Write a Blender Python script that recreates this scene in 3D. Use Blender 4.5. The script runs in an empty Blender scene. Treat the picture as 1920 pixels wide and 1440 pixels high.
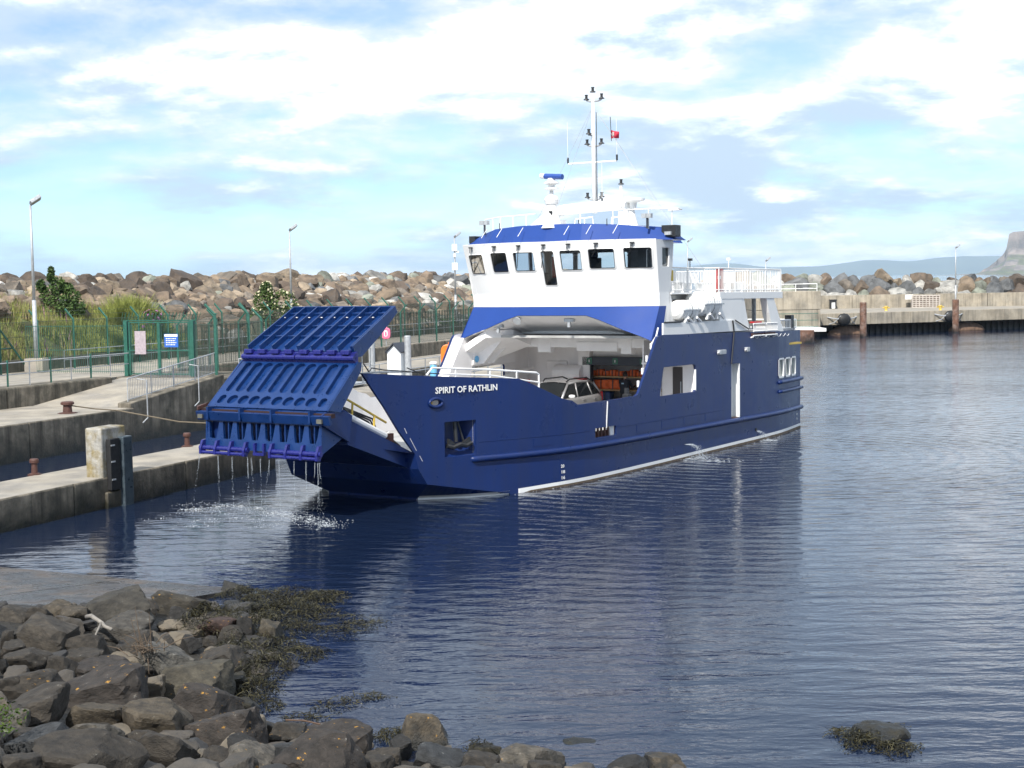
import bpy, bmesh, math, random, re
from mathutils import Vector, Matrix, Euler, noise
R = math.radians
SC = bpy.context.scene
COL = SC.collection
rng = random.Random(7)

# ------------------------------------------------------------------ camera, sky, sun, exposure
cam = bpy.data.cameras.new('camera'); camo = bpy.data.objects.new('camera', cam); COL.objects.link(camo)
cam.sensor_width = 36.0; cam.lens = 52.5; cam.clip_start = 0.5; cam.clip_end = 90000
camo.matrix_world = (Matrix.Translation((0, 0, 6.7)) @ Matrix.Rotation(R(90 - 3.94), 4, 'X') @ Matrix.Rotation(R(-1.0), 4, 'Z'))
SC.camera = camo

SUN_DIR = Vector((-0.36, -0.93, 0.0)).normalized(); SUN_EL = R(44)
sun = bpy.data.lights.new('sun', 'SUN'); sun.energy = 4.2; sun.angle = R(0.53); sun.color = (1.0, 0.95, 0.87)
suno = bpy.data.objects.new('sun', sun); COL.objects.link(suno)
sv = Vector((SUN_DIR.x * math.cos(SUN_EL), SUN_DIR.y * math.cos(SUN_EL), math.sin(SUN_EL)))
suno.rotation_euler = sv.to_track_quat('Z', 'Y').to_euler()

W = bpy.data.worlds.new('World'); SC.world = W; W.use_nodes = True
OX, OY = 31.0, 5.0
def world_nodes():
    nt = W.node_tree; nt.nodes.clear(); N = nt.nodes.new; L = nt.links.new
    out = N('ShaderNodeOutputWorld')
    sky = N('ShaderNodeTexSky'); sky.sky_type = 'NISHITA'; sky.sun_disc = False
    sky.sun_elevation = SUN_EL; sky.sun_rotation = math.atan2(SUN_DIR.x, SUN_DIR.y)
    sky.air_density = 1.0; sky.dust_density = 0.1; sky.ozone_density = 1.5
    bg = N('ShaderNodeBackground'); bg.inputs[1].default_value = 0.115; sky.altitude = 3500
    tint = N('ShaderNodeMix'); tint.data_type = 'RGBA'; tint.blend_type = 'MULTIPLY'; tint.inputs[0].default_value = 1.0; tint.inputs[7].default_value = (0.84, 1.0, 1.06, 1); L(sky.outputs[0], tint.inputs[6]); L(tint.outputs[2], bg.inputs[0])
    tc = N('ShaderNodeTexCoord'); sp = N('ShaderNodeSeparateXYZ'); L(tc.outputs['Generated'], sp.inputs[0])
    def M(op, a, b=None, clamp=False):
        m = N('ShaderNodeMath'); m.operation = op; m.use_clamp = clamp
        for i, v in enumerate((a, b)):
            if v is None: continue
            if isinstance(v, (int, float)): m.inputs[i].default_value = v
            else: L(v, m.inputs[i])
        return m.outputs[0]
    zz = M('ADD', M('MAXIMUM', sp.outputs[2], 0.0), 0.24)
    cx = N('ShaderNodeCombineXYZ'); L(M('DIVIDE', sp.outputs[0], zz), cx.inputs[0]); L(M('DIVIDE', sp.outputs[1], zz), cx.inputs[1])
    def noise_(scale, detail, rough, off, dist=0.0):
        mp = N('ShaderNodeMapping'); L(cx.outputs[0], mp.inputs[0]); mp.inputs['Location'].default_value = off
        n = N('ShaderNodeTexNoise'); n.inputs['Scale'].default_value = scale; n.inputs['Detail'].default_value = detail
        n.inputs['Roughness'].default_value = rough; n.inputs['Distortion'].default_value = dist; L(mp.outputs[0], n.inputs[0])
        return n.outputs[0]
    def ramp(x, a, b):
        r = N('ShaderNodeMapRange'); r.interpolation_type = 'SMOOTHSTEP'; r.inputs[1].default_value = a; r.inputs[2].default_value = b
        L(x, r.inputs[0]); return r.outputs[0]
    # two cloud decks: broad sheets broken up by finer billows, thick parts showing grey undersides
    big = noise_(0.75, 3, 0.5, (OX, OY, 0), 0.3); fine = noise_(2.6, 10, 0.60, (0.4 + OX, 7.7 + OY, 0), 0.15); wisp = noise_(7.0, 8, 0.62, (2.2, 4.4, 0), 0.3)
    dens = M('ADD', M('ADD', M('MULTIPLY', big, 0.62), M('MULTIPLY', fine, 0.46)), M('MULTIPLY', wisp, 0.12))
    mask = ramp(dens, 0.515, 0.66)
    under = M('ADD', M('MULTIPLY', noise_(2.6, 10, 0.60, (0.4 + OX, 7.62 + OY, 0), 0.15), 0.7), M('MULTIPLY', noise_(1.2, 4, 0.5, (9.3, 2.1, 0)), 0.45))
    shade = ramp(under, 0.50, 0.66)
    thick = N('ShaderNodeMapRange'); thick.inputs[1].default_value = 0.60; thick.inputs[2].default_value = 0.74; thick.inputs[3].default_value = 0.78; thick.inputs[4].default_value = 1.9; L(dens, thick.inputs[0])   # deep sunlit cloud is brighter than thin cloud
    mixc = N('ShaderNodeMix'); mixc.data_type = 'RGBA'; L(shade, mixc.inputs[0])
    mixc.inputs[6].default_value = (1.22, 1.24, 1.26, 1); mixc.inputs[7].default_value = (0.46, 0.575, 0.71, 1)
    cb = N('ShaderNodeBackground'); cb.inputs[1].default_value = 1.0; L(mixc.outputs[2], cb.inputs[0])
    vm = N('ShaderNodeVectorMath'); vm.operation = 'SCALE'; vm.inputs[0].default_value = (1.0, 1.02, 1.04); L(thick.outputs[0], vm.inputs['Scale']); L(vm.outputs[0], mixc.inputs[6])
    mask = M('ADD', M('MULTIPLY', mask, 0.78), 0.22)          # a thin milky veil everywhere
    ms = N('ShaderNodeMixShader'); L(mask, ms.inputs[0]); L(bg.outputs[0], ms.inputs[1]); L(cb.outputs[0], ms.inputs[2])
    L(ms.outputs[0], out.inputs[0])
world_nodes()
vs = SC.view_settings; SC.display_settings.display_device = 'sRGB'
vs.view_transform = 'Standard'; vs.look = 'None'; vs.gamma = 1.0; vs.use_curve_mapping = False; vs.exposure = 0.52
SC.render.engine = 'CYCLES'
SC.cycles.max_bounces = 8; SC.cycles.transparent_max_bounces = 24; SC.cycles.volume_bounces = 0

# ------------------------------------------------------------------ materials
MATS = {}
def mat(name, col, rough=0.5, metal=0.0, var=0.12, scale=4.0, bump=0.0, bscale=30.0, col2=None, spec=0.5, objcol=False,
        streak=0.0, wet=None, lichen=False, coat=0.0, obj=False):
    """Procedural surface: base colour broken up by noise, optional second colour in patches, rain streaks,
    a weedy tide band below the world height wet=(z0,z1,colour), bump grain."""
    if name in MATS: return MATS[name]
    m = bpy.data.materials.new(name); m.use_nodes = True; nt = m.node_tree; N = nt.nodes.new; L = nt.links.new
    b = nt.nodes['Principled BSDF']; b.inputs['Roughness'].default_value = rough; b.inputs['Metallic'].default_value = metal
    b.inputs['Specular IOR Level'].default_value = spec; b.inputs['Coat Weight'].default_value = coat
    geo = N('ShaderNodeNewGeometry'); tc = N('ShaderNodeTexCoord')
    pos = tc.outputs['Object'] if (obj or objcol) else geo.outputs['Position']
    def nz(sc, det=5, rg=0.6, vec=None, mp=None):
        n = N('ShaderNodeTexNoise'); n.inputs['Scale'].default_value = sc; n.inputs['Detail'].default_value = det; n.inputs['Roughness'].default_value = rg
        src = vec or pos
        if mp:
            q = N('ShaderNodeMapping'); q.inputs['Scale'].default_value = mp; L(src, q.inputs[0]); src = q.outputs[0]
        L(src, n.inputs['Vector']); return n.outputs[0]
    def rr(x, a, b_, lo=0.0, hi=1.0):
        r = N('ShaderNodeMapRange'); r.inputs[1].default_value = a; r.inputs[2].default_value = b_; r.inputs[3].default_value = lo; r.inputs[4].default_value = hi
        L(x, r.inputs[0]); return r.outputs[0]
    def mix(f, a, b_, mode='MIX'):
        x = N('ShaderNodeMix'); x.data_type = 'RGBA'; x.blend_type = mode
        if isinstance(f, float): x.inputs[0].default_value = f
        else: L(f, x.inputs[0])
        for i, v in ((6, a), (7, b_)):
            if isinstance(v, tuple): x.inputs[i].default_value = (*v, 1)
            else: L(v, x.inputs[i])
        return x.outputs[2]
    c = tuple(col)
    if objcol:
        oi = N('ShaderNodeObjectInfo'); c = mix(1.0, oi.outputs['Color'], c, 'MULTIPLY')
    if col2: c = mix(rr(nz(scale * 0.6, 7, 0.65), 0.45, 0.62), c, tuple(col2))
    v = rr(nz(scale, 8, 0.65), 0.3, 0.7, 1 - var * 1.6, 1 + var)
    vv = N('ShaderNodeCombineColor'); [L(v, vv.inputs[i]) for i in range(3)]
    c = mix(1.0, c, vv.outputs[0], 'MULTIPLY')
    if streak:
        s = rr(nz(1.0, 6, 0.7, mp=(2.6, 2.6, 0.16)), 0.45, 0.72, 0, streak)
        c = mix(s, c, (0.03, 0.028, 0.022))
    if lichen:
        vo = N('ShaderNodeTexVoronoi'); vo.inputs['Scale'].default_value = 4.2; L(pos, vo.inputs['Vector'])
        oi2 = N('ShaderNodeObjectInfo')
        ad = N('ShaderNodeMath'); ad.operation = 'ADD'; L(vo.outputs['Distance'], ad.inputs[0]); L(rr(nz(22, 4, 0.7), 0.3, 0.7, -0.18, 0.18), ad.inputs[1])
        lo = N('ShaderNodeMath'); lo.operation = 'MULTIPLY'; L(rr(ad.outputs[0], 0.2, 0.13), lo.inputs[0]); L(rr(nz(2.2, 3), 0.50, 0.56), lo.inputs[1])
        lo2 = N('ShaderNodeMath'); lo2.operation = 'MULTIPLY'; lo2.use_clamp = True; L(lo.outputs[0], lo2.inputs[0]); L(oi2.outputs['Alpha'], lo2.inputs[1])
        sx = N('ShaderNodeSeparateXYZ'); L(geo.outputs['Normal'], sx.inputs[0])
        lo3 = N('ShaderNodeMath'); lo3.operation = 'MULTIPLY'; L(lo2.outputs[0], lo3.inputs[0]); L(rr(sx.outputs[2], 0.1, 0.4), lo3.inputs[1])
        c = mix(lo3.outputs[0], c, (0.42, 0.22, 0.03))
        wv = N('ShaderNodeMath'); wv.operation = 'MULTIPLY'; wv.use_clamp = True; L(rr(nz(3.1, 8, 0.75), 0.64, 0.68), wv.inputs[0]); L(rr(sx.outputs[2], 0.2, 0.6), wv.inputs[1])
        c = mix(wv.outputs[0], c, (0.36, 0.36, 0.33))
    rgh = None
    if wet:
        sz = N('ShaderNodeSeparateXYZ'); L(geo.outputs['Position'], sz.inputs[0])
        ad = N('ShaderNodeMath'); ad.operation = 'ADD'; L(sz.outputs[2], ad.inputs[0])
        L(rr(nz(1.3, 6, 0.7), 0.25, 0.75, -0.35, 0.35), ad.inputs[1])
        w = rr(ad.outputs[0], wet[1], wet[0])
        c = mix(w, c, mix(rr(nz(5, 6), 0.4, 0.6), tuple(wet[2]), tuple(x * 0.45 for x in wet[2])))
        rgh = rr(w, 0, 1, rough, 0.35)
    if isinstance(c, tuple): b.inputs['Base Color'].default_value = (*c, 1)
    else: L(c, b.inputs['Base Color'])
    if rgh is not None: L(rgh, b.inputs['Roughness'])
    elif var: L(rr(nz(scale * 2, 6), 0.3, 0.7, max(0.04, rough - var), min(1, rough + var)), b.inputs['Roughness'])
    if bump:
        bp = N('ShaderNodeBump'); bp.inputs['Strength'].default_value = 1.0; bp.inputs['Distance'].default_value = bump
        L(nz(bscale, 8, 0.65), bp.inputs['Height']); L(bp.outputs[0], b.inputs['Normal'])
    MATS[name] = m; return m

def glass_mat(name, tint, refl=0.12):
    m = bpy.data.materials.new(name); m.use_nodes = True; nt = m.node_tree; nt.nodes.clear(); N = nt.nodes.new; L = nt.links.new
    o = N('ShaderNodeOutputMaterial'); t = N('ShaderNodeBsdfTransparent'); t.inputs[0].default_value = (*tint, 1)
    g = N('ShaderNodeBsdfGlossy'); g.inputs['Roughness'].default_value = 0.02
    f = N('ShaderNodeFresnel'); f.inputs[0].default_value = 1.5
    x = N('ShaderNodeMixShader'); L(f.outputs[0], x.inputs[0]); L(t.outputs[0], x.inputs[1]); L(g.outputs[0], x.inputs[2]); L(x.outputs[0], o.inputs[0])
    return m

NAVY = mat('navy_hull_paint', (0.0062, 0.0225, 0.112), 0.32, var=0.07, scale=0.7, bump=0.005, bscale=0.5, spec=0.32, streak=0.22)
BLUE = mat('blue_band_paint', (0.020, 0.060, 0.26), 0.55, var=0.04, scale=1.2, spec=0.2)
RAMPB = mat('blue_ramp_paint', (0.0048, 0.031, 0.135), 0.36, var=0.16, scale=2.2, bump=0.003, bscale=3)
HINGEB = mat('ultramarine_hinge_paint', (0.016, 0.020, 0.165), 0.3, var=0.12, scale=5)
WHITE = mat('white_ship_paint', (0.80, 0.80, 0.79), 0.38, var=0.035, scale=0.7)
INWHITE = mat('white_deck_interior_paint', (0.86, 0.83, 0.82), 0.5, var=0.05, scale=1.5)
DECKG = mat('grey_deck_paint', (0.40, 0.40, 0.39), 0.7, var=0.2, scale=2)
DARK = mat('dark_fittings', (0.018, 0.019, 0.022), 0.45, var=0.2, scale=8)
CHAR = mat('charcoal_header_paint', (0.035, 0.04, 0.055), 0.5)
GALV = mat('galvanised_steel', (0.46, 0.48, 0.50), 0.5, metal=0.35, var=0.15, scale=6)
GREEN = mat('green_fence_paint', (0.022, 0.112, 0.082), 0.45, var=0.18, scale=5)
MESHG = mat('dull_fence_wire', (0.055, 0.078, 0.058), 0.6, var=0.15)
REDB = mat('rust_red_paint', (0.085, 0.036, 0.027), 0.65, var=0.25, scale=12, bump=0.004)
RED = mat('red_paint', (0.50, 0.03, 0.03), 0.45, var=0.08)
ORANGE = mat('orange_lifejacket_cloth', (0.75, 0.13, 0.025), 0.7, var=0.15, scale=9)
ORANGEP = mat('orange_plastic', (0.85, 0.20, 0.02), 0.4, var=0.05)
PINK = mat('faded_pink_plastic', (0.80, 0.17, 0.30), 0.45, var=0.06)
YELLOW = mat('yellow_paint', (0.60, 0.42, 0.07), 0.45, var=0.1)
BROWNW = mat('warm_timber_shelf', (0.45, 0.27, 0.12), 0.6, var=0.2, scale=7)
RUST = mat('rusty_steel_pile', (0.17, 0.085, 0.055), 0.85, var=0.35, scale=3, bump=0.01, bscale=14, col2=(0.24, 0.17, 0.14), wet=(0.0, 0.9, (0.02, 0.018, 0.014)))
RUBBER = mat('black_rubber', (0.014, 0.014, 0.015), 0.6, var=0.15)
CONC = mat('weathered_concrete', (0.23, 0.20, 0.155), 0.9, var=0.3, scale=1.6, bump=0.025, bscale=9, col2=(0.11, 0.10, 0.078), streak=0.92, wet=(0.05, 0.95, (0.024, 0.023, 0.013)))
CONCL = mat('pale_quay_concrete', (0.34, 0.305, 0.25), 0.9, var=0.22, scale=0.9, bump=0.015, bscale=12, col2=(0.27, 0.25, 0.22))
CONCD = mat('wet_slip_concrete', (0.036, 0.035, 0.036), 0.34, var=0.3, scale=1.1, bump=0.012, bscale=7, col2=(0.085, 0.062, 0.044))
CONCR = mat('far_pier_concrete', (0.36, 0.315, 0.245), 0.9, var=0.22, scale=0.7, bump=0.02, bscale=6, col2=(0.31, 0.28, 0.23), streak=0.55, wet=(0.6, 1.1, (0.05, 0.045, 0.035)))
SHEETP = mat('dark_sheet_piling', (0.045, 0.032, 0.026), 0.85, var=0.4, scale=1.4, bump=0.02, wet=(0.0, 0.7, (0.012, 0.012, 0.01)))
ROCKF = mat('armour_rock', (0.74, 0.74, 0.735), 0.92, var=0.42, scale=1.3, bump=0.12, bscale=3.5, objcol=True)
ROCKN = mat('shore_basalt', (0.60, 0.575, 0.53), 0.80, var=0.5, scale=3.2, bump=0.03, bscale=13, objcol=True, lichen=True, wet=(0.0, 0.32, (0.012, 0.012, 0.009)))  # dark basalt; the foreground's shade is also put into this stone colour
EARTH = mat('rubble_core_earth', (0.055, 0.045, 0.035), 0.95, var=0.4, scale=2, bump=0.05, bscale=6)
SHOREM = mat('dark_shore_gravel', (0.032, 0.029, 0.024), 0.9, var=0.5, scale=6, bump=0.05, bscale=14)
PAINTW = mat('white_marking_paint', (0.82, 0.82, 0.80), 0.5, var=0.03)
RAFTW = mat('white_raft_canister', (0.82, 0.82, 0.80), 0.35, var=0.04)
SKIN = mat('skin', (0.42, 0.24, 0.17), 0.55, var=0.06)
CLOTHN = mat('navy_jersey_cloth', (0.010, 0.012, 0.022), 0.85, var=0.2, scale=20)
CARP = mat('silver_car_paint', (0.36, 0.355, 0.36), 0.35, metal=0.35, var=0.0, coat=0.5)
GLASS = glass_mat('window_glass', (0.72, 0.78, 0.80))
CARG = mat('dark_car_glass', (0.012, 0.014, 0.016), 0.05, var=0.0, spec=0.8)
LAMPG = mat('floodlight_glass', (0.20, 0.21, 0.22), 0.15, var=0.05)
LIGHTB = mat('pale_blue_paint', (0.16, 0.45, 0.72), 0.45, var=0.08)
RADB = mat('radar_blue_paint', (0.03, 0.08, 0.33), 0.35, var=0.05)
FLAGR = mat('red_flag_cloth', (0.48, 0.02, 0.05), 0.8, var=0.15)
WEEDL = mat('waterline_weed', (0.12, 0.085, 0.05), 0.7, var=0.35, scale=6)
SIGNB = mat('blue_sign_face', (0.03, 0.13, 0.50), 0.5, var=0.05)
WOODG = mat('grey_driftwood', (0.24, 0.22, 0.195), 0.85, var=0.25, scale=9, bump=0.01, bscale=30)
def foliage(name, col, col2):
    return mat(name, col, 0.65, var=0.35, scale=2.5, col2=col2, spec=0.25)
LEAFD = foliage('dark_shrub_leaf', (0.085, 0.14, 0.034), (0.055, 0.10, 0.028))
LEAFG = foliage('bright_grass_blade', (0.32, 0.35, 0.095), (0.21, 0.25, 0.065))
LEAFM = foliage('mid_bush_leaf', (0.09, 0.14, 0.035), (0.06, 0.10, 0.03))
BLOOM = mat('cream_blossom', (0.60, 0.56, 0.36), 0.8, var=0.15)
PURPLE = mat('purple_flower', (0.30, 0.10, 0.28), 0.8, var=0.2)
WEEDS = foliage('brown_seaweed', (0.018, 0.016, 0.006), (0.010, 0.010, 0.004))
BARK = mat('bark', (0.09, 0.07, 0.05), 0.9, var=0.2)
GRASSM = mat('grass_bank_soil', (0.10, 0.12, 0.04), 0.95, var=0.4, scale=1.2, bump=0.06, bscale=5, col2=(0.09, 0.085, 0.045))

# ------------------------------------------------------------------ mesh builder
class MB:
    """Collects shapes; build() links them as one mesh object."""
    def __init__(s): s.v = []; s.f = []; s.mi = []; s.cur = 0
    def add(s, vs, fs):
        o = len(s.v); s.v += [tuple(p) for p in vs]; s.f += [tuple(i + o for i in f) for f in fs]; s.mi += [s.cur] * len(fs); return s
    def hexa(s, b4, t4):
        return s.add(list(b4) + list(t4), [(3, 2, 1, 0), (4, 5, 6, 7), (0, 1, 5, 4), (1, 2, 6, 5), (2, 3, 7, 6), (3, 0, 4, 7)])
    def box(s, x0, x1, y0, y1, z0, z1, M=None):
        P = [Vector(p) for p in ((x0, y0, z0), (x1, y0, z0), (x1, y1, z0), (x0, y1, z0), (x0, y0, z1), (x1, y0, z1), (x1, y1, z1), (x0, y1, z1))]
        if M is not None: P = [M @ p for p in P]
        return s.hexa(P[:4], P[4:])
    def prism(s, poly, ext):
        """poly: planar 3D points; ext: extrusion vector."""
        n = len(poly); e = Vector(ext); P = [Vector(p) for p in poly]; Q = [p + e for p in P]
        return s.add(P + Q, [tuple(reversed(range(n))), tuple(range(n, 2 * n))] + [(i, (i + 1) % n, n + (i + 1) % n, n + i) for i in range(n)])
    def tube(s, pts, r, n=8, cap=True, r1=None):
        pts = [Vector(p) for p in pts]; m = len(pts); vs = []; fs = []
        up = Vector((0.13, 0.21, 0.97))
        for i, p in enumerate(pts):
            d = (pts[min(i + 1, m - 1)] - pts[max(i - 1, 0)]).normalized()
            if abs(d.dot(up)) > 0.96: up = Vector((0.97, 0.2, 0.1))
            a = d.cross(up).normalized(); b = d.cross(a)
            rad = r if r1 is None else r + (r1 - r) * i / max(1, m - 1)
            for k in range(n):
                t = 2 * math.pi * k / n; vs.append(p + (a * math.cos(t) + b * math.sin(t)) * rad)
        for i in range(m - 1):
            for k in range(n): fs.append((i * n + k, i * n + (k + 1) % n, (i + 1) * n + (k + 1) % n, (i + 1) * n + k))
        if cap: fs += [tuple(reversed(range(n))), tuple(range((m - 1) * n, m * n))]
        return s.add(vs, fs)
    def lathe(s, prof, M=None, n=16):
        vs = []; fs = []
        for (r, z) in prof:
            for k in range(n):
                t = 2 * math.pi * k / n; p = Vector((r * math.cos(t), r * math.sin(t), z)); vs.append(M @ p if M is not None else p)
        for i in range(len(prof) - 1):
            for k in range(n): fs.append((i * n + k, i * n + (k + 1) % n, (i + 1) * n + (k + 1) % n, (i + 1) * n + k))
        fs += [tuple(reversed(range(n))), tuple(range((len(prof) - 1) * n, len(prof) * n))]
        return s.add(vs, fs)
    def mesh(s, name, mats, smooth=False):
        me = bpy.data.meshes.new(name); me.from_pydata(s.v, [], s.f)
        for m in (mats if isinstance(mats, (list, tuple)) else [mats]): me.materials.append(m)
        if any(s.mi): me.polygons.foreach_set('material_index', s.mi)
        if smooth: me.polygons.foreach_set('use_smooth', [True] * len(me.polygons))
        me.update(); return me
    def build(s, name, mats, parent=None, smooth=False, bevel=0.0, loc=None):
        o = bpy.data.objects.new(name, s.mesh(name, mats, smooth)); COL.objects.link(o)
        if parent is not None: o.parent = parent
        if loc is not None: o.location = loc
        if bevel:
            b = o.modifiers.new('bevel', 'BEVEL'); b.width = bevel; b.segments = 2; b.limit_method = 'ANGLE'; b.angle_limit = R(40)
        return o
def link(name, me, parent=None, loc=(0, 0, 0), rot=(0, 0, 0), sc=(1, 1, 1)):
    o = bpy.data.objects.new(name, me); COL.objects.link(o); o.parent = parent
    o.location = loc; o.rotation_euler = rot; o.scale = sc; return o
def tag(o, label=None, cat=None, group=None, kind=None):
    for k, v in (('label', label), ('category', cat), ('group', group), ('kind', kind)):
        if v: o[k] = v
    return o
def thing(name, label, cat, loc=(0, 0, 0), rz=0.0, group=None):
    o = bpy.data.objects.new(name, None); COL.objects.link(o); o.location = loc; o.rotation_euler = (0, 0, rz)
    o.empty_display_size = 0.3
    return tag(o, label, cat, group)
def structure(o): o['kind'] = 'structure'; return o
def kids(o): return [c for c in bpy.data.objects if c.parent == o]
def copy_tree(o, kidmap, parent=None):
    c = o.copy(); COL.objects.link(c)
    if parent is not None: c.parent = parent
    for ch in kidmap.get(o, []): copy_tree(ch, kidmap, c)
    return c
def kidmap_of(o):
    km = {}
    def rec(x):
        km[x] = kids(x)
        for k in km[x]: rec(k)
    rec(o); return km
def plate(name, x0, x1, lo, hi, holes, fmap, th, mats, parent, step=0.15, sub=2, extra=(), smooth=False):
    """A plate over x0..x1 between lo(x) and hi(x) with see-through holes (xa, xb, f(x)->(z0,z1)); fmap(x,z) places it; thickened inwards."""
    e = 1e-4; xs = {x0, x1}
    n = max(1, int((x1 - x0) / step))
    for i in range(n + 1): xs.add(x0 + (x1 - x0) * i / n)
    for h in holes:
        xs |= {h[0] - e, h[0] + e, h[1] - e, h[1] + e}
        for q in range(1, 8):
            t = q / 8; xs |= {h[0] + (h[1] - h[0]) * (0.12 * t), h[1] - (h[1] - h[0]) * (0.12 * t)}
    for x in extra: xs |= {x - e, x + e}
    xs = sorted(x for x in xs if x0 <= x <= x1)
    def ivs(x):
        a = [[lo(x), hi(x)]]
        for h in holes:
            if h[0] < x < h[1]:
                z0, z1 = h[2](x); b = []
                for p, q in a:
                    if z1 <= p or z0 >= q: b.append([p, q]); continue
                    if z0 > p: b.append([p, z0])
                    if z1 < q: b.append([z1, q])
                a = b
        return a
    mb = MB(); prev = None; cols = {}
    def col(x, iv):
        idx = []
        for p, q in iv:
            c = []
            for k in range(sub + 1):
                mb.v.append(tuple(fmap(x, p + (q - p) * k / sub))); c.append(len(mb.v) - 1)
            idx.append(c)
        return idx
    for xa, xb in zip(xs[:-1], xs[1:]):
        if xb - xa < 1e-9: continue
        mid = ivs((xa + xb) / 2); ia, ib = ivs(xa), ivs(xb)
        if len(mid) == 0: prev = None; continue
        if len(ia) != len(mid): ia = ivs(xa + (xb - xa) * 0.3)
        if len(ib) != len(mid): ib = ivs(xb - (xb - xa) * 0.3)
        if len(ia) != len(mid) or len(ib) != len(mid): ia = ib = mid
        A = col(xa, ia); B = col(xb, ib)
        for a, b in zip(A, B):
            for k in range(sub): mb.f.append((a[k], b[k], b[k + 1], a[k + 1]) if th >= 0 else (a[k], a[k + 1], b[k + 1], b[k])); mb.mi.append(0)
    o = mb.build(name, mats, parent, smooth)
    bm = bmesh.new(); bm.from_mesh(o.data); bmesh.ops.remove_doubles(bm, verts=bm.verts, dist=0.0012); bm.to_mesh(o.data); bm.free()
    if th:
        s = o.modifiers.new('thickness', 'SOLIDIFY'); s.thickness = abs(th); s.offset = -1
        if isinstance(mats, (list, tuple)) and len(mats) > 1: s.material_offset = 1; s.material_offset_rim = 0
    return o
def rhole(xa, xb, za, zb, r):
    def f(x):
        d = min(x - xa, xb - x)
        c = 0.0 if d >= r else r - math.sqrt(max(0.0, r * r - (r - d) ** 2))
        return (za + c, zb - c)
    return (xa, xb, f)
def ip(x, pts):
    if x <= pts[0][0]: return pts[0][1]
    for (a, fa), (b, fb) in zip(pts[:-1], pts[1:]):
        if x <= b: return fa + (fb - fa) * ((x - a) / (b - a) if b > a else 0)
    return pts[-1][1]
def text_mesh(body, name, m, parent, loc, rot, width=None, size=0.2, ext=0.0015, align='LEFT'):
    cu = bpy.data.curves.new(name, 'FONT'); cu.body = body; cu.size = size; cu.extrude = ext; cu.align_x = align; cu.resolution_u = 2; cu.offset = 0.004 * size / 0.2
    t = bpy.data.objects.new(name, cu); COL.objects.link(t)
    dg = bpy.context.evaluated_depsgraph_get(); me = bpy.data.meshes.new_from_object(t.evaluated_get(dg))
    bpy.data.objects.remove(t); me.materials.clear(); me.materials.append(m)
    if width:
        xs = [v.co.x for v in me.vertices]; s = width / (max(xs) - min(xs))
        for v in me.vertices: v.co.x *= s
    o = bpy.data.objects.new(name, me); COL.objects.link(o); o.parent = parent; o.location = loc; o.rotation_euler = rot
    return o

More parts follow.
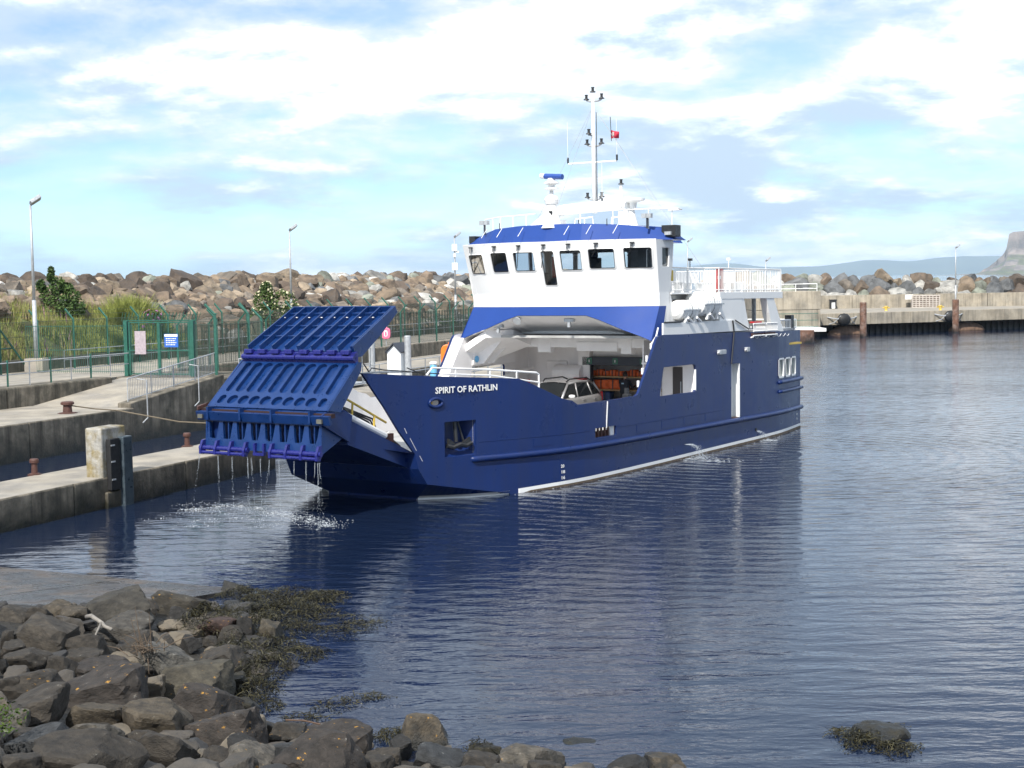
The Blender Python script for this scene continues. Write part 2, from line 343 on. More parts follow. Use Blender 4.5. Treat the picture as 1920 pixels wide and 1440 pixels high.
# ------------------------------------------------------------------ setting: water, haze, hills
def water_mat():
    m = bpy.data.materials.new('harbour_water'); m.use_nodes = True; nt = m.node_tree; N = nt.nodes.new; L = nt.links.new
    b = nt.nodes['Principled BSDF']; b.inputs['Base Color'].default_value = (0.007, 0.014, 0.036, 1); b.inputs['Roughness'].default_value = 0.06
    b.inputs['IOR'].default_value = 1.34
    geo = N('ShaderNodeNewGeometry')
    def mp(sc, rot=0.0, loc=(0, 0, 0)):
        q = N('ShaderNodeMapping'); q.inputs['Scale'].default_value = sc; q.inputs['Rotation'].default_value = (0, 0, rot); q.inputs['Location'].default_value = loc
        L(geo.outputs['Position'], q.inputs[0]); return q.outputs[0]
    def nz(v, sc, det, rg=0.5, dist=0.0):
        n = N('ShaderNodeTexNoise'); n.inputs['Scale'].default_value = sc; n.inputs['Detail'].default_value = det; n.inputs['Roughness'].default_value = rg
        n.inputs['Distortion'].default_value = dist; L(v, n.inputs['Vector']); return n.outputs[0]
    def mul(a, k):
        x = N('ShaderNodeMath'); x.operation = 'MULTIPLY'; L(a, x.inputs[0])
        if isinstance(k, float): x.inputs[1].default_value = k
        else: L(k, x.inputs[1])
        return x.outputs[0]
    def add(a, c):
        x = N('ShaderNodeMath'); x.operation = 'ADD'; L(a, x.inputs[0]); L(c, x.inputs[1]); return x.outputs[0]
    def rr(x, a, c, lo, hi):
        r = N('ShaderNodeMapRange'); r.interpolation_type = 'SMOOTHSTEP'; r.inputs[1].default_value = a; r.inputs[2].default_value = c; r.inputs[3].default_value = lo; r.inputs[4].default_value = hi
        L(x, r.inputs[0]); return r.outputs[0]
    calm = rr(nz(mp((0.05, 0.09, 1)), 1.0, 3), 0.35, 0.65, 0.35, 1.0)          # slicks and ruffled patches
    long_ = nz(mp((0.32, 1.0, 1), 0.10), 2.1, 4, 0.5, 0.35)                    # long-crested ripples
    cross = nz(mp((0.7, 1.0, 1), -0.5, (7, 3, 0)), 2.6, 3, 0.5, 0.2)
    small = nz(mp((0.8, 1.2, 1), 0.2), 8.5, 3, 0.5)
    swell = nz(mp((0.5, 1.0, 1), 0.3), 0.35, 2)
    h = add(add(mul(long_, 0.066), mul(cross, 0.026)), add(mul(mul(small, calm), 0.012), mul(swell, 0.07)))
    # rings of wash curving round the ship's quarter
    wv = N('ShaderNodeTexWave'); wv.wave_type = 'RINGS'; wv.rings_direction = 'Z'; wv.inputs['Scale'].default_value = 0.42; wv.inputs['Distortion'].default_value = 3.5; wv.inputs['Detail'].default_value = 3; wv.inputs['Detail Scale'].default_value = 0.35
    L(mp((1, 1, 1), 0, (-9.0, -56.0, 0)), wv.inputs['Vector'])
    dl = N('ShaderNodeVectorMath'); dl.operation = 'LENGTH'; L(mp((1, 1, 0), 0, (-9.0, -56.0, 0)), dl.inputs[0])
    h = add(h, mul(mul(wv.outputs['Fac'], rr(dl.outputs['Value'], 8.0, 40.0, 1.0, 0.15)), 0.020))
    bp = N('ShaderNodeBump'); bp.inputs['Strength'].default_value = 1.0; bp.inputs['Distance'].default_value = 1.0
    L(mul(h, rr(nz(mp((0.03, 0.05, 1), 0, (2, 5, 0)), 1.0, 2), 0.3, 0.7, 0.34, 0.78)), bp.inputs['Height']); L(bp.outputs[0], b.inputs['Normal'])
    return m
WATER = water_mat()
def sheet(name, xs, ys, z, m):
    mb = MB()
    for y in ys:
        for x in xs: mb.v.append((x, y, z))
    w = len(xs)
    for j in range(len(ys) - 1):
        for i in range(w - 1): mb.f.append((j * w + i, j * w + i + 1, (j + 1) * w + i + 1, (j + 1) * w + i)); mb.mi.append(0)
    return structure(mb.build(name, m))
sheet('sea_water', [-28000, -3000, -300, -60, 0, 60, 300, 3000, 28000], [-28000, -3000, -60, 20, 60, 120, 300, 3000, 28000], 0.0, WATER)

def hill(name, prof, y0, depth, m, rough, z0=-0.5, kind='structure', seed=0, peak=0.6):
    """Ridge whose crest follows prof [(x, z)]; built as real relief with depth."""
    mb = MB(); nx = 90; ny = 14; xs = [prof[0][0] + (prof[-1][0] - prof[0][0]) * i / nx for i in range(nx + 1)]
    for j in range(ny + 1):
        t = j / ny; f = math.sin(min(1.0, t / peak) * math.pi / 2) if t < peak else math.cos((t - peak) / (1 - peak) * math.pi / 2)
        for x in xs:
            h = ip(x, prof); n = noise.fractal(Vector((x / rough, (y0 + t * depth) / rough, seed)), 1.0, 2.0, 5)
            mb.v.append((x, y0 + t * depth, z0 + h * f * (1 + 0.10 * n)))
    w = nx + 1
    for j in range(ny):
        for i in range(nx): mb.f.append((j * w + i, j * w + i + 1, (j + 1) * w + i + 1, (j + 1) * w + i)); mb.mi.append(0)
    o = mb.build(name, m, smooth=True); o['kind'] = kind; return o
HILLM = mat('far_moorland', (0.10, 0.11, 0.06), 0.95, var=0.3, scale=0.002)
CLIFFM = mat('basalt_headland', (0.27, 0.22, 0.19), 0.95, var=0.35, scale=0.02, bump=3.0, bscale=0.05, col2=(0.15, 0.135, 0.12))
hill('distant_hill', [(-2500, 0), (800, 40), (1900, 70), (2600, 180), (2900, 212), (3120, 205), (3400, 155), (3700, 130), (4300, 140), (4750, 190), (5000, 214), (5250, 196), (5500, 184), (5900, 232), (6300, 240), (7500, 230), (9500, 120), (12000, 20)], 19000, 3000, HILLM, 900, seed=3)
def headland():
    # cliff-topped headland: grass and scree apron below a vertical basalt scarp, plateau behind
    mb = MB(); ridge = [(1560, 1.0), (1690, 4), (1740, 32), (1785, 72), (1806, 100), (1812, 150), (1822, 160), (1850, 164), (1900, 168), (2100, 175), (2600, 185), (3600, 190), (4200, 60), (4600, 0)]
    nx = 150; ys = [0, 60, 130, 200, 260, 300, 330, 338, 350, 500, 900, 1500, 2200]
    fr = [0, .08, .2, .33, .46, .56, .62, .97, 1, 1, .98, .7, 0]
    for y, f in zip(ys, fr):
        for i in range(nx + 1):
            x = 1560 + (4600 - 1560) * (i / nx) ** 1.9
            top = ip(x, ridge); n = noise.fractal(Vector((x / 60, y / 60, 1.3)), 1.0, 2.0, 5)
            n2 = noise.noise(Vector((x / 17, 0.4, 7)))
            mb.v.append((x - 40 + 0.46 * y, 5450 + y + (16 * n2 + 14 * n if 0.5 < f < 1 else 10 * n), max(-1, top * f * (1 + (0.10 * n if f < 0.9 else 0.02 * n)))))
    w = nx + 1
    for j in range(len(ys) - 1):
        for i in range(nx): mb.f.append((j * w + i, j * w + i + 1, (j + 1) * w + i + 1, (j + 1) * w + i)); mb.mi.append(0 if 4 <= j < 8 else (1 if (j + i // 9) % 3 else 0))
    o = mb.build('cliff_headland', [CLIFFM, mat('headland_turf', (0.13, 0.14, 0.06), 0.95, var=0.4, scale=0.03, col2=(0.16, 0.13, 0.10))]); structure(o)
headland()
def haze():
    mb = MB(); mb.box(-26000, 26000, -600, 26000, -4, 330)
    m = bpy.data.materials.new('sea_air'); m.use_nodes = True; nt = m.node_tree; nt.nodes.clear()
    o = nt.nodes.new('ShaderNodeOutputMaterial'); v = nt.nodes.new('ShaderNodeVolumePrincipled')
    v.inputs['Color'].default_value = (0.60, 0.80, 1.0, 1); v.inputs['Density'].default_value = HAZE_D; v.inputs['Anisotropy'].default_value = 0.0
    nt.links.new(v.outputs[0], o.inputs['Volume'])
    ob = mb.build('haze', m); ob['kind'] = 'stuff'
HAZE_D = 6.2e-5
haze()

# ------------------------------------------------------------------ harbour frame: s along the quays, t to their right
HA = Vector((-14.16, 40.85, 0)); HD = Vector((0.375, 0.927, 0)); HN = Vector((0.927, -0.375, 0)); HYAW = math.atan2(HD.y, HD.x)
def H(s, t, z=0.0): return HA + HD * s + HN * t + Vector((0, 0, z))
def hbox(mb, s0, s1, t0, t1, z0, z1, z0b=None, z1b=None):
    """box in the harbour frame; z1b = top height at the s1 end for a sloping top."""
    z1b = z1 if z1b is None else z1b
    b = [H(s0, t0, z0), H(s0, t1, z0), H(s1, t1, z0), H(s1, t0, z0)]; t = [H(s0, t0, z1), H(s0, t1, z1), H(s1, t1, z1b), H(s1, t0, z1b)]
    return mb.hexa(b, t)
def sections(parent, name, s0, s1, n, t0, t1, z0, z1, m, bevel=0.05, gap=0.015, kind=None):
    for i in range(n):
        a = s0 + (s1 - s0) * i / n; b = s0 + (s1 - s0) * (i + 1) / n
        o = hbox(MB(), a + gap, b - gap, t0, t1, z0, z1).build(name, m, parent, bevel=bevel)
# finger pier in front
fp = thing('finger_pier', 'low concrete finger pier with wet stained side and fender pillar on it', 'pier', H(0, -1.3, 0))
fp.location = (0, 0, 0)
sections(fp, 'pier_section', -14, 14.6, 5, -2.6, 0.0, -1.6, 0.95, CONC)
hbox(MB(), -14, 14.55, -2.56, -0.04, 0.93, 0.956).build('deck_topping', CONCL, fp, bevel=0.01)
pl_ = thing('fender_pillar', 'square concrete pillar with black timber fender face on the finger pier', 'mooring pillar', (0, 0, 0))
hbox(MB(), 4.55, 5.75, -0.64, -0.03, 0.5, 2.46).build('pillar', mat('lichened_pillar_concrete', (0.40, 0.385, 0.35), 0.9, var=0.25, scale=3, bump=0.02, bscale=12, col2=(0.25, 0.2, 0.10), streak=0.5), pl_, bevel=0.05)
hbox(MB(), 4.72, 5.2, 0.0, 0.16, 0.55, 2.12).build('fender_board', RUBBER, pl_, bevel=0.02)
hbox(MB(), 5.26, 5.72, 0.0, 0.24, -0.6, 2.14).build('fender_board', mat('blue_black_fender', (0.05, 0.07, 0.085), 0.45, var=0.3), pl_, bevel=0.03)
hbox(MB(), 4.60, 5.78, -0.04, 0.10, -1.2, 0.50).build('pillar_footing', CONC, pl_, bevel=0.04)
for z in (0.85, 1.40, 1.90): hbox(MB(), 4.74, 4.92, 0.165, 0.185, z, z + 0.045).build('bolt_plate', GALV, pl_)
# main quay, its raised walkway and the sloping access ramp
qy = thing('quay_wall', 'concrete quay with dark tide stained face behind the finger pier', 'quay', (0, 0, 0))
sections(qy, 'quay_section', -40, 21.2, 9, -16.9, -11.0, -1.8, 1.5, CONC)
sections(qy, 'quay_section', 28.4, 100, 10, -17.2, -11.0, -1.8, 1.5, CONC)
hbox(MB(), -40, 21.0, -16.8, -11.06, 1.48, 1.508).build('deck_topping', CONCL, qy)
hbox(MB(), 28.6, 100, -17.1, -11.06, 1.48, 1.508).build('deck_topping', CONCL, qy)
rp = thing('access_ramp', 'sloping concrete ramp rising from the quay to the green gate', 'ramp', (0, 0, 0))
hbox(MB(), 21.2, 28.3, -16.9, -11.75, -1.7, 1.5, z1b=2.3).build('ramp_slab', CONCL, rp, bevel=0.03)
hbox(MB(), 21.0, 28.4, -11.74, -11.05, -1.8, 1.72, z1b=2.5).build('side_wall', CONC, rp, bevel=0.05)
hbox(MB(), 28.4, 33.5, -17.3, -11.2, -1.75, 2.3).build('landing', CONC, rp, bevel=0.04)
wk = thing('raised_walkway', 'pale concrete walkway with kerb wall running along the breakwater fence', 'walkway', (0, 0, 0)); 
sections(wk, 'kerb_wall', -40, 27, 9, -17.6, -16.45, -1.5, 2.42, CONC, bevel=0.08)
sections(wk, 'kerb_wall', 33.6, 130, 12, -17.7, -17.2, -1.5, 2.42, CONC, bevel=0.06)
hbox(MB(), -40, 150, -26.0, -17.5, 0.5, 2.302).build('walkway_slab', CONCL, wk)
hbox(MB(), -40, 150, -26.25, -25.9, 0.5, 2.95).build('back_kerb', CONC, wk, bevel=0.05)
hbox(MB(), 10, 16, -16.5, -16.35, 1.45, 2.05).build('buttress', CONC, wk, bevel=0.04)

# ------------------------------------------------------------------ breakwater core, grass bank, shore
def core_h(s, t):
    if t > -26.2: return 2.2
    g = max(0.0, min(1.0, (52 - s) / 10.0))
    rock = ip(-t, [(26.2, 2.4), (28, 2.9), (38, 6.75), (41, 6.75), (54, -2)])
    grass = ip(-t, [(26.2, 2.5), (31, 5.3), (34, 5.9), (38, 6.75), (41, 6.75), (54, -2)])
    return rock * (1 - g) + grass * g
def core():
    mb = MB(); S = [-50 + i * 3 for i in range(71)]; T = [-26.2 - j * 0.9 for j in range(32)]
    for s in S:
        for t in T:
            n = 0.25 * noise.noise(Vector((s * 0.4, t * 0.4, 0))); mb.v.append(H(s, t, core_h(s, t) - 0.35 + n))
    w = len(T)
    for i in range(len(S) - 1):
        for j in range(w - 1):
            mb.f.append((i * w + j, i * w + j + 1, (i + 1) * w + j + 1, (i + 1) * w + j)); mb.mi.append(1 if S[i] < 50 and T[j] > -33.5 else 0)
    structure(mb.build('breakwater_ground', [EARTH, GRASSM], smooth=True))
core()
SH = [(-60, 42), (-12.5, 35.4), (-9.0, 33.6), (-6.4, 32.6), (-4.6, 28.2), (-3.85, 25.9), (-4.1, 24.3), (-3.7, 22.6), (-2.0, 21.4), (-.8, 20.8), (.6, 20.3), (2.4, 20.0), (4.5, 19.0), (9, 18.0), (60, 4)]
def shore_h(x, y):
    best = 1e9; sg = 1
    for (ax, ay), (bx, by) in zip(SH[:-1], SH[1:]):
        dx, dy = bx - ax, by - ay; t = max(0, min(1, ((x - ax) * dx + (y - ay) * dy) / (dx * dx + dy * dy)))
        d = math.hypot(x - ax - t * dx, y - ay - t * dy)
        if d < best - 1e-9: best = d; sg = -1 if dx * (y - ay) - dy * (x - ax) > 0 else 1
    d = best * sg
    return min(0.22 * d, 0.22 * 9 + 0.3 * (d - 9) if d > 9 else 9) if d > 0 else max(-2.5, 0.3 * d)
def slip_h(x, y): return 0.086 * ((x + 12.52) * -0.444 + (y - 35.9) * -0.896)
def shore():
    mb = MB(); nx, ny = 90, 70; ny0 = 8.0
    for j in range(ny + 1):
        for i in range(nx + 1):
            x = -32 + 62 * i / nx; y = ny0 + 30 * j / ny
            h = shore_h(x, y) + 0.10 * noise.noise(Vector((x * 1.3, y * 1.3, 0)))
            e = (x + 7.2) * -0.861 + (y - 31.3) * 0.508       # >0: on the slip side of the slip edge
            if e > -0.2: h = min(h, slip_h(x, y) - 0.4)
            mb.v.append((x, y, h - 0.12))
    w = nx + 1
    for j in range(ny):
        for i in range(nx): mb.f.append((j * w + i, j * w + i + 1, (j + 1) * w + i + 1, (j + 1) * w + i)); mb.mi.append(0)
    structure(mb.build('shore_ground', SHOREM, smooth=True))
shore()
def slipway():
    t = thing('slipway', 'wet concrete slipway sliding into the water beside the dark rocks', 'slipway')
    # two slab lanes with a joint
    a = Vector((-5.9, 32.9)); d = Vector((-0.508, -0.861)); n = Vector((-0.861, 0.508))
    def pt(u, v): p = a + d * u + n * v; return p
    for k, (v0, v1) in enumerate(((0, 3.2), (3.23, 6.8), (6.83, 12), (12.03, 20))):
        mb = MB(); U = [-4 + i * 1.0 for i in range(22)]
        top = []; 
        for u in U:
            for v in (v0, v1):
                p = pt(u, v); z = slip_h(p.x, p.y) + 0.015 * noise.noise(Vector((p.x, p.y, 3)))
                mb.v.append((p.x, p.y, z)); 
        m_ = len(mb.v)
        mb.v += [(x, y, z - 0.5) for x, y, z in mb.v]
        for i in range(len(U) - 1):
            b = 2 * i; mb.f += [(b, b + 1, b + 3, b + 2), (b, b + 2, b + 2 + m_, b + m_), (b + 1, b + 1 + m_, b + 3 + m_, b + 3)]; mb.mi += [0, 0, 0]
        mb.build('slab', CONCD, t)
slipway()

# ------------------------------------------------------------------ boulders
def rock_mesh(name, seed, sub, m, planes=13, rough=0.05, sharp=34):
    r = random.Random(seed); bm = bmesh.new(); bmesh.ops.create_icosphere(bm, subdivisions=sub, radius=1.0)
    P = []
    B = Euler((r.uniform(-.35, .35), r.uniform(-.35, .35), 0)).to_matrix()
    for ax in range(3):
        for sg in (-1, 1):
            n = B @ Vector([sg if i == ax else 0 for i in range(3)]); n = (n + Vector((r.gauss(0, .24), r.gauss(0, .24), r.gauss(0, .24)))).normalized(); P.append((n, r.uniform(0.58, 0.86)))
    for i in range(planes):
        n = Vector((r.gauss(0, 1), r.gauss(0, 1), r.gauss(0, 1))).normalized(); P.append((n, r.uniform(0.70, 1.02)))
    for v in bm.verts:
        p = v.co.normalized(); k = 0.0
        for n, d in P:
            c = p.dot(n)
            if c > 0.05: k += (d / c) ** -sharp
        rad = (k + 1.2 ** -sharp) ** (-1 / sharp)
        q = p * rad; rad *= 1 + rough * noise.fractal(q * 2.2 + Vector((seed, 0, 0)), 0.9, 2.0, 4) + 0.4 * rough * noise.noise(q * 7 + Vector((0, seed, 0)))
        v.co = p * rad
    me = bpy.data.meshes.new(name); bm.to_mesh(me); bm.free(); me.materials.append(m)
    me.polygons.foreach_set('use_smooth', [True] * len(me.polygons)); me.set_sharp_from_angle(angle=R(17 if sub > 3 else 24))
    return me
FARROCK = [rock_mesh('boulder', 100 + i, 3, ROCKF, planes=4 + i % 4, rough=0.085, sharp=70) for i in range(16)]
LOWROCK = [rock_mesh('boulder', 500 + i, 2, ROCKF, planes=4, rough=0.07, sharp=60) for i in range(6)]
NEARROCK = [rock_mesh('boulder', 300 + i, 4, ROCKN, planes=4 + i % 4, rough=0.075, sharp=46) for i in range(16)]
BROWNS = [('brown', (0.20, 0.150, 0.108)), ('tawny', (0.26, 0.195, 0.135)), ('dark brown', (0.12, 0.090, 0.068)), ('sandy', (0.33, 0.26, 0.185)), ('grey brown', (0.21, 0.178, 0.145))]
GREYS = [('grey', (0.25, 0.245, 0.23)), ('pale grey', (0.42, 0.41, 0.38)), ('greenish grey', (0.25, 0.265, 0.215)), ('whitish', (0.52, 0.50, 0.46)), ('slate grey', (0.17, 0.175, 0.18))]
ORD = ['leftmost', 'second from left', 'third from left', 'fourth from left', 'fifth from left', 'sixth from left', 'seventh from left']
def finish_labels(items):
    """items: (object, label, world x/y angle). Same wording twice gets its order from the left added."""
    by = {}
    for o, l, a in items: by.setdefault(l, []).append((a, o))
    for l, q in by.items():
        q.sort(key=lambda e: e[0])
        for i, (a, o) in enumerate(q):
            o['label'] = l if len(q) == 1 else (ORD[i] + ' ' + l if i < len(ORD) else l)
            if len(re.findall(r"[A-Za-z0-9']+", o['label'])) > 16: o['label'] = o['label'].replace(' boulder', '').replace('on the crest', 'crest boulder').replace('on the shore', 'shore boulder')
ROCKITEMS = []; RUBBLE = MB()
def view(p): return 960 + 2800 * p.x / p.y
LMK = [(-200, 'left of the shrub'), (75, 'behind the dark shrub'), (150, 'above the tall grass'), (240, 'behind the green gate'), (370, 'left of the flowering bush'), (470, 'behind the flowering bush'), (560, 'right of the middle lamp'), (640, 'above the raised ramp'), (745, 'right of the raised ramp'), (850, 'beside the camera lamp post')]
def lmk(x):
    n = LMK[0][1]
    for a, b in LMK:
        if x >= a: n = b
    return n
def breakwater():
    pts = []; grid = {}; r = random.Random(11)
    for k in range(52000):
        s = r.uniform(10, 160); t = r.uniform(-40.5, -27.2)
        if s < 52 and t > -32.0 - 1.5 * math.sin(s): continue
        sz = r.uniform(0.38, 0.72) * (1.0 + 0.12 * (t < -37)) * (1 + 0.003 * s)
        if r.random() < 0.10: sz *= 1.4
        ci, cj = int(s // 2.5), int(t // 2.5)
        if all((s - a) ** 2 + (1.35 * (t - b)) ** 2 > (0.74 * (sz + c)) ** 2 for di in (-1, 0, 1) for dj in (-1, 0, 1) for a, b, c in grid.get((ci + di, cj + dj), ())): pts.append((s, t, sz)); grid.setdefault((ci, cj), []).append((s, t, sz))
    cand = []
    for s, t, sz in pts:
        p = H(s, t, core_h(s, t) + 0.14 * sz); x = view(p)
        if x < -160: continue
        cand.append((sz / p.y, s, t, sz, p, x))
    cand.sort(key=lambda c: -c[0])
    vis = [c for c in cand if -30 < c[5] < 905 and (c[2] < -29.5 or c[1] > 75)]
    k0 = 0; pick = set(id(c) for c in vis[:165])
    for c in cand:
        _, s, t, sz, p, x = c
        pal = GREYS if r.random() < (0.16 if s < 85 else 0.36) else BROWNS
        cn, col = r.choice(pal); k = r.uniform(0.85, 1.15)
        sc = (sz * r.uniform(1.05, 1.5), sz * r.uniform(0.9, 1.25), sz * r.uniform(0.8, 1.15)); rot = (r.uniform(-0.7, 0.7), r.uniform(-0.7, 0.7), r.uniform(0, 6.28))
        me = r.choice(FARROCK)
        if id(c) in pick:
            o = link('boulder', me, None, p, rot, sc); o.color = (col[0] * k, col[1] * k, col[2] * k, 0)
            tier = 'on the crest' if t < -37 else ('high up' if t < -33.5 else 'low down')
            shp = 'broad' if sc[0] > 1.5 * sc[2] else ('big blocky' if sz > 1.25 else ('blocky' if sz > 1.0 else 'small'))
            tag(o, None, 'boulder', 'boulders of the breakwater'); ROCKITEMS.append((o, '%s %s boulder %s %s' % (shp, cn, tier, lmk(x)), x))
        else:
            link_rubble.append((me if s < 75 else LOWROCK[k0 % 6], p, rot, sc, col)); k0 += 1
link_rubble = []
breakwater()
def far_breakwater():
    r = random.Random(5); n = 0
    x = 27.0; rows = [(199.5, 3.0, 1.15), (201.0, 4.1, 1.2), (202.6, 5.0, 1.2), (204.0, 5.8, 1.15)]
    items = []
    for y, z, sz0 in rows:
        x = 26.0 + r.uniform(0, 1)
        while x < 92:
            sz = sz0 * r.uniform(0.7, 1.35); x += sz * 0.85
            cn, col = r.choice(GREYS + GREYS + BROWNS); k = r.uniform(0.9, 1.15)
            p = Vector((x, y - 0.10 * (x - 40) + r.uniform(-.5, .5), z + r.uniform(-.3, .45) - 0.02 * (x - 30)))
            sc = (sz * r.uniform(1.0, 1.45), sz * r.uniform(0.9, 1.2), sz * r.uniform(0.9, 1.25)); rot = (r.uniform(-.9, .9), r.uniform(-.9, .9), r.uniform(0, 6.28)); me = r.choice(FARROCK)
            vx = view(p); x += sz * 0.65
            if 1480 < vx < 1945 and not (z < 3.5 and False):
                o = link('boulder', me, None, p, rot, sc); o.color = (col[0] * k, col[1] * k, col[2] * k, 0); tag(o, None, 'boulder', 'boulders behind the far pier')
                tier = {199.5: 'bottom row', 201.0: 'second row', 202.6: 'third row', 204.0: 'top row'}[y]
                at = 'left of the nearer pile' if vx < 1600 else ('left of the lamp' if vx < 1755 else 'right of the lamp')
                ROCKITEMS.append((o, '%s %s boulder on the far pier %s' % (cn, tier, at), vx))
            else: link_rubble.append((me, p, rot, sc, col))
far_breakwater()
def shore_rocks():
    r = random.Random(21)
    TC = {'b': ('dark brown', (0.062, 0.054, 0.045)), 'brown-grey': ('brown grey', (0.075, 0.066, 0.055)), 'tan': ('tan', (0.125, 0.105, 0.078)), 'slab': ('long grey', (0.075, 0.07, 0.06)), 'flat': ('flat grey brown', (0.08, 0.073, 0.06)), 'dark': ('blackish', (0.035, 0.034, 0.034)),
          'white': ('white streaked', (0.09, 0.085, 0.078)), 'grey': ('pale grey cracked', (0.15, 0.148, 0.14)), 'tall': ('upright tan', (0.11, 0.095, 0.07)), 'red': ('reddish', (0.085, 0.05, 0.042)), 'long': ('long olive grey', (0.085, 0.078, 0.06)),
          'lichen': ('orange lichened', (0.058, 0.05, 0.046)), 'pale': ('pale speckled', (0.145, 0.135, 0.12)), 'blue': ('blue grey', (0.06, 0.066, 0.075)), 'wet': ('wet flat', (0.05, 0.05, 0.05)), 'weed': ('weed covered', (0.04, 0.036, 0.022)), 'green': ('green tinged', (0.075, 0.075, 0.045))}
    def place(o):
        x, y = o
        if y > 28.3: return 'near the slipway edge' if x < -5.5 else 'standing out in the seaweed'
        if x < -6.2: return 'on the shore left of the driftwood' if y > 23 else 'on the shore above the green leaves'
        if y > 24.8: return 'on the shore beside the driftwood'
        if y > 22: return 'in the middle of the shore rocks'
        if x > 2.2: return 'lying in the water by itself'
        if x > -2.2: return 'in the low row at the water edge'
        return 'at the bottom of the shore rocks'
    allr = [(x, y, z, w, h, t, 1) for x, y, z, w, h, t in FG]
    for k in range(2600):     # smaller stones that fill the gaps
        x = r.uniform(-11, 2.2); y = r.uniform(14.5, 31); h = shore_h(x, y); e = (x + 7.2) * -0.861 + (y - 31.3) * 0.508
        if h < 0.02 or e > -0.55 or len(allr) > 330: continue
        w = r.uniform(0.3, 0.7) if e < -1.3 else r.uniform(0.25, 0.4)
        if all((x - a) ** 2 + (y - b) ** 2 > (0.36 * w + 0.40 * c) ** 2 for a, b, _, c, _, _, _ in allr): allr.append((x, y, h, w, w * 0.6, r.choice(['b', 'b', 'dark', 'brown-grey', 'tan']), 0))
    for i, (x, y, z, w, h, t, hand) in enumerate(allr):
        cn, col = TC[t]; me = NEARROCK[i % len(NEARROCK)]; k = r.uniform(0.9, 1.15)
        sz = max(h * 0.64, w * 0.36) if hand else h * 0.6
        if i >= 105:
            shore_extra.append((me, Vector((x, y, shore_h(x, y) - .05)), (r.uniform(-.3, .3), r.uniform(-.3, .3), r.uniform(0, 6)), (w * .6, w * .5, sz), col)); continue
        o = link('boulder', me, None, (x, y, (shore_h(x, y) if x < 3 else -0.13) + (0.14 * sz if hand else -0.05)), (r.uniform(-.25, .25), r.uniform(-.25, .25), r.uniform(-.4, .4) + (3.14 if r.random() < .5 else 0)), (w * 0.58, w * 0.55 if w < 1 else w * 0.46, sz if x < 3 else sz * 0.72))
        o.color = (col[0] * k, col[1] * k, col[2] * k, 1.0 if t == 'lichen' else (0.8 if r.random() < 0.3 and x < 3 else 0.0))
        tag(o, None, 'boulder', 'boulders on the near shore')
        size = 'large' if w > 0.95 else ('medium' if w > 0.6 else 'small')
        ROCKITEMS.append((o, '%s %s boulder %s' % (size, cn, place((x, y))), view(Vector((x, y, 0)))))
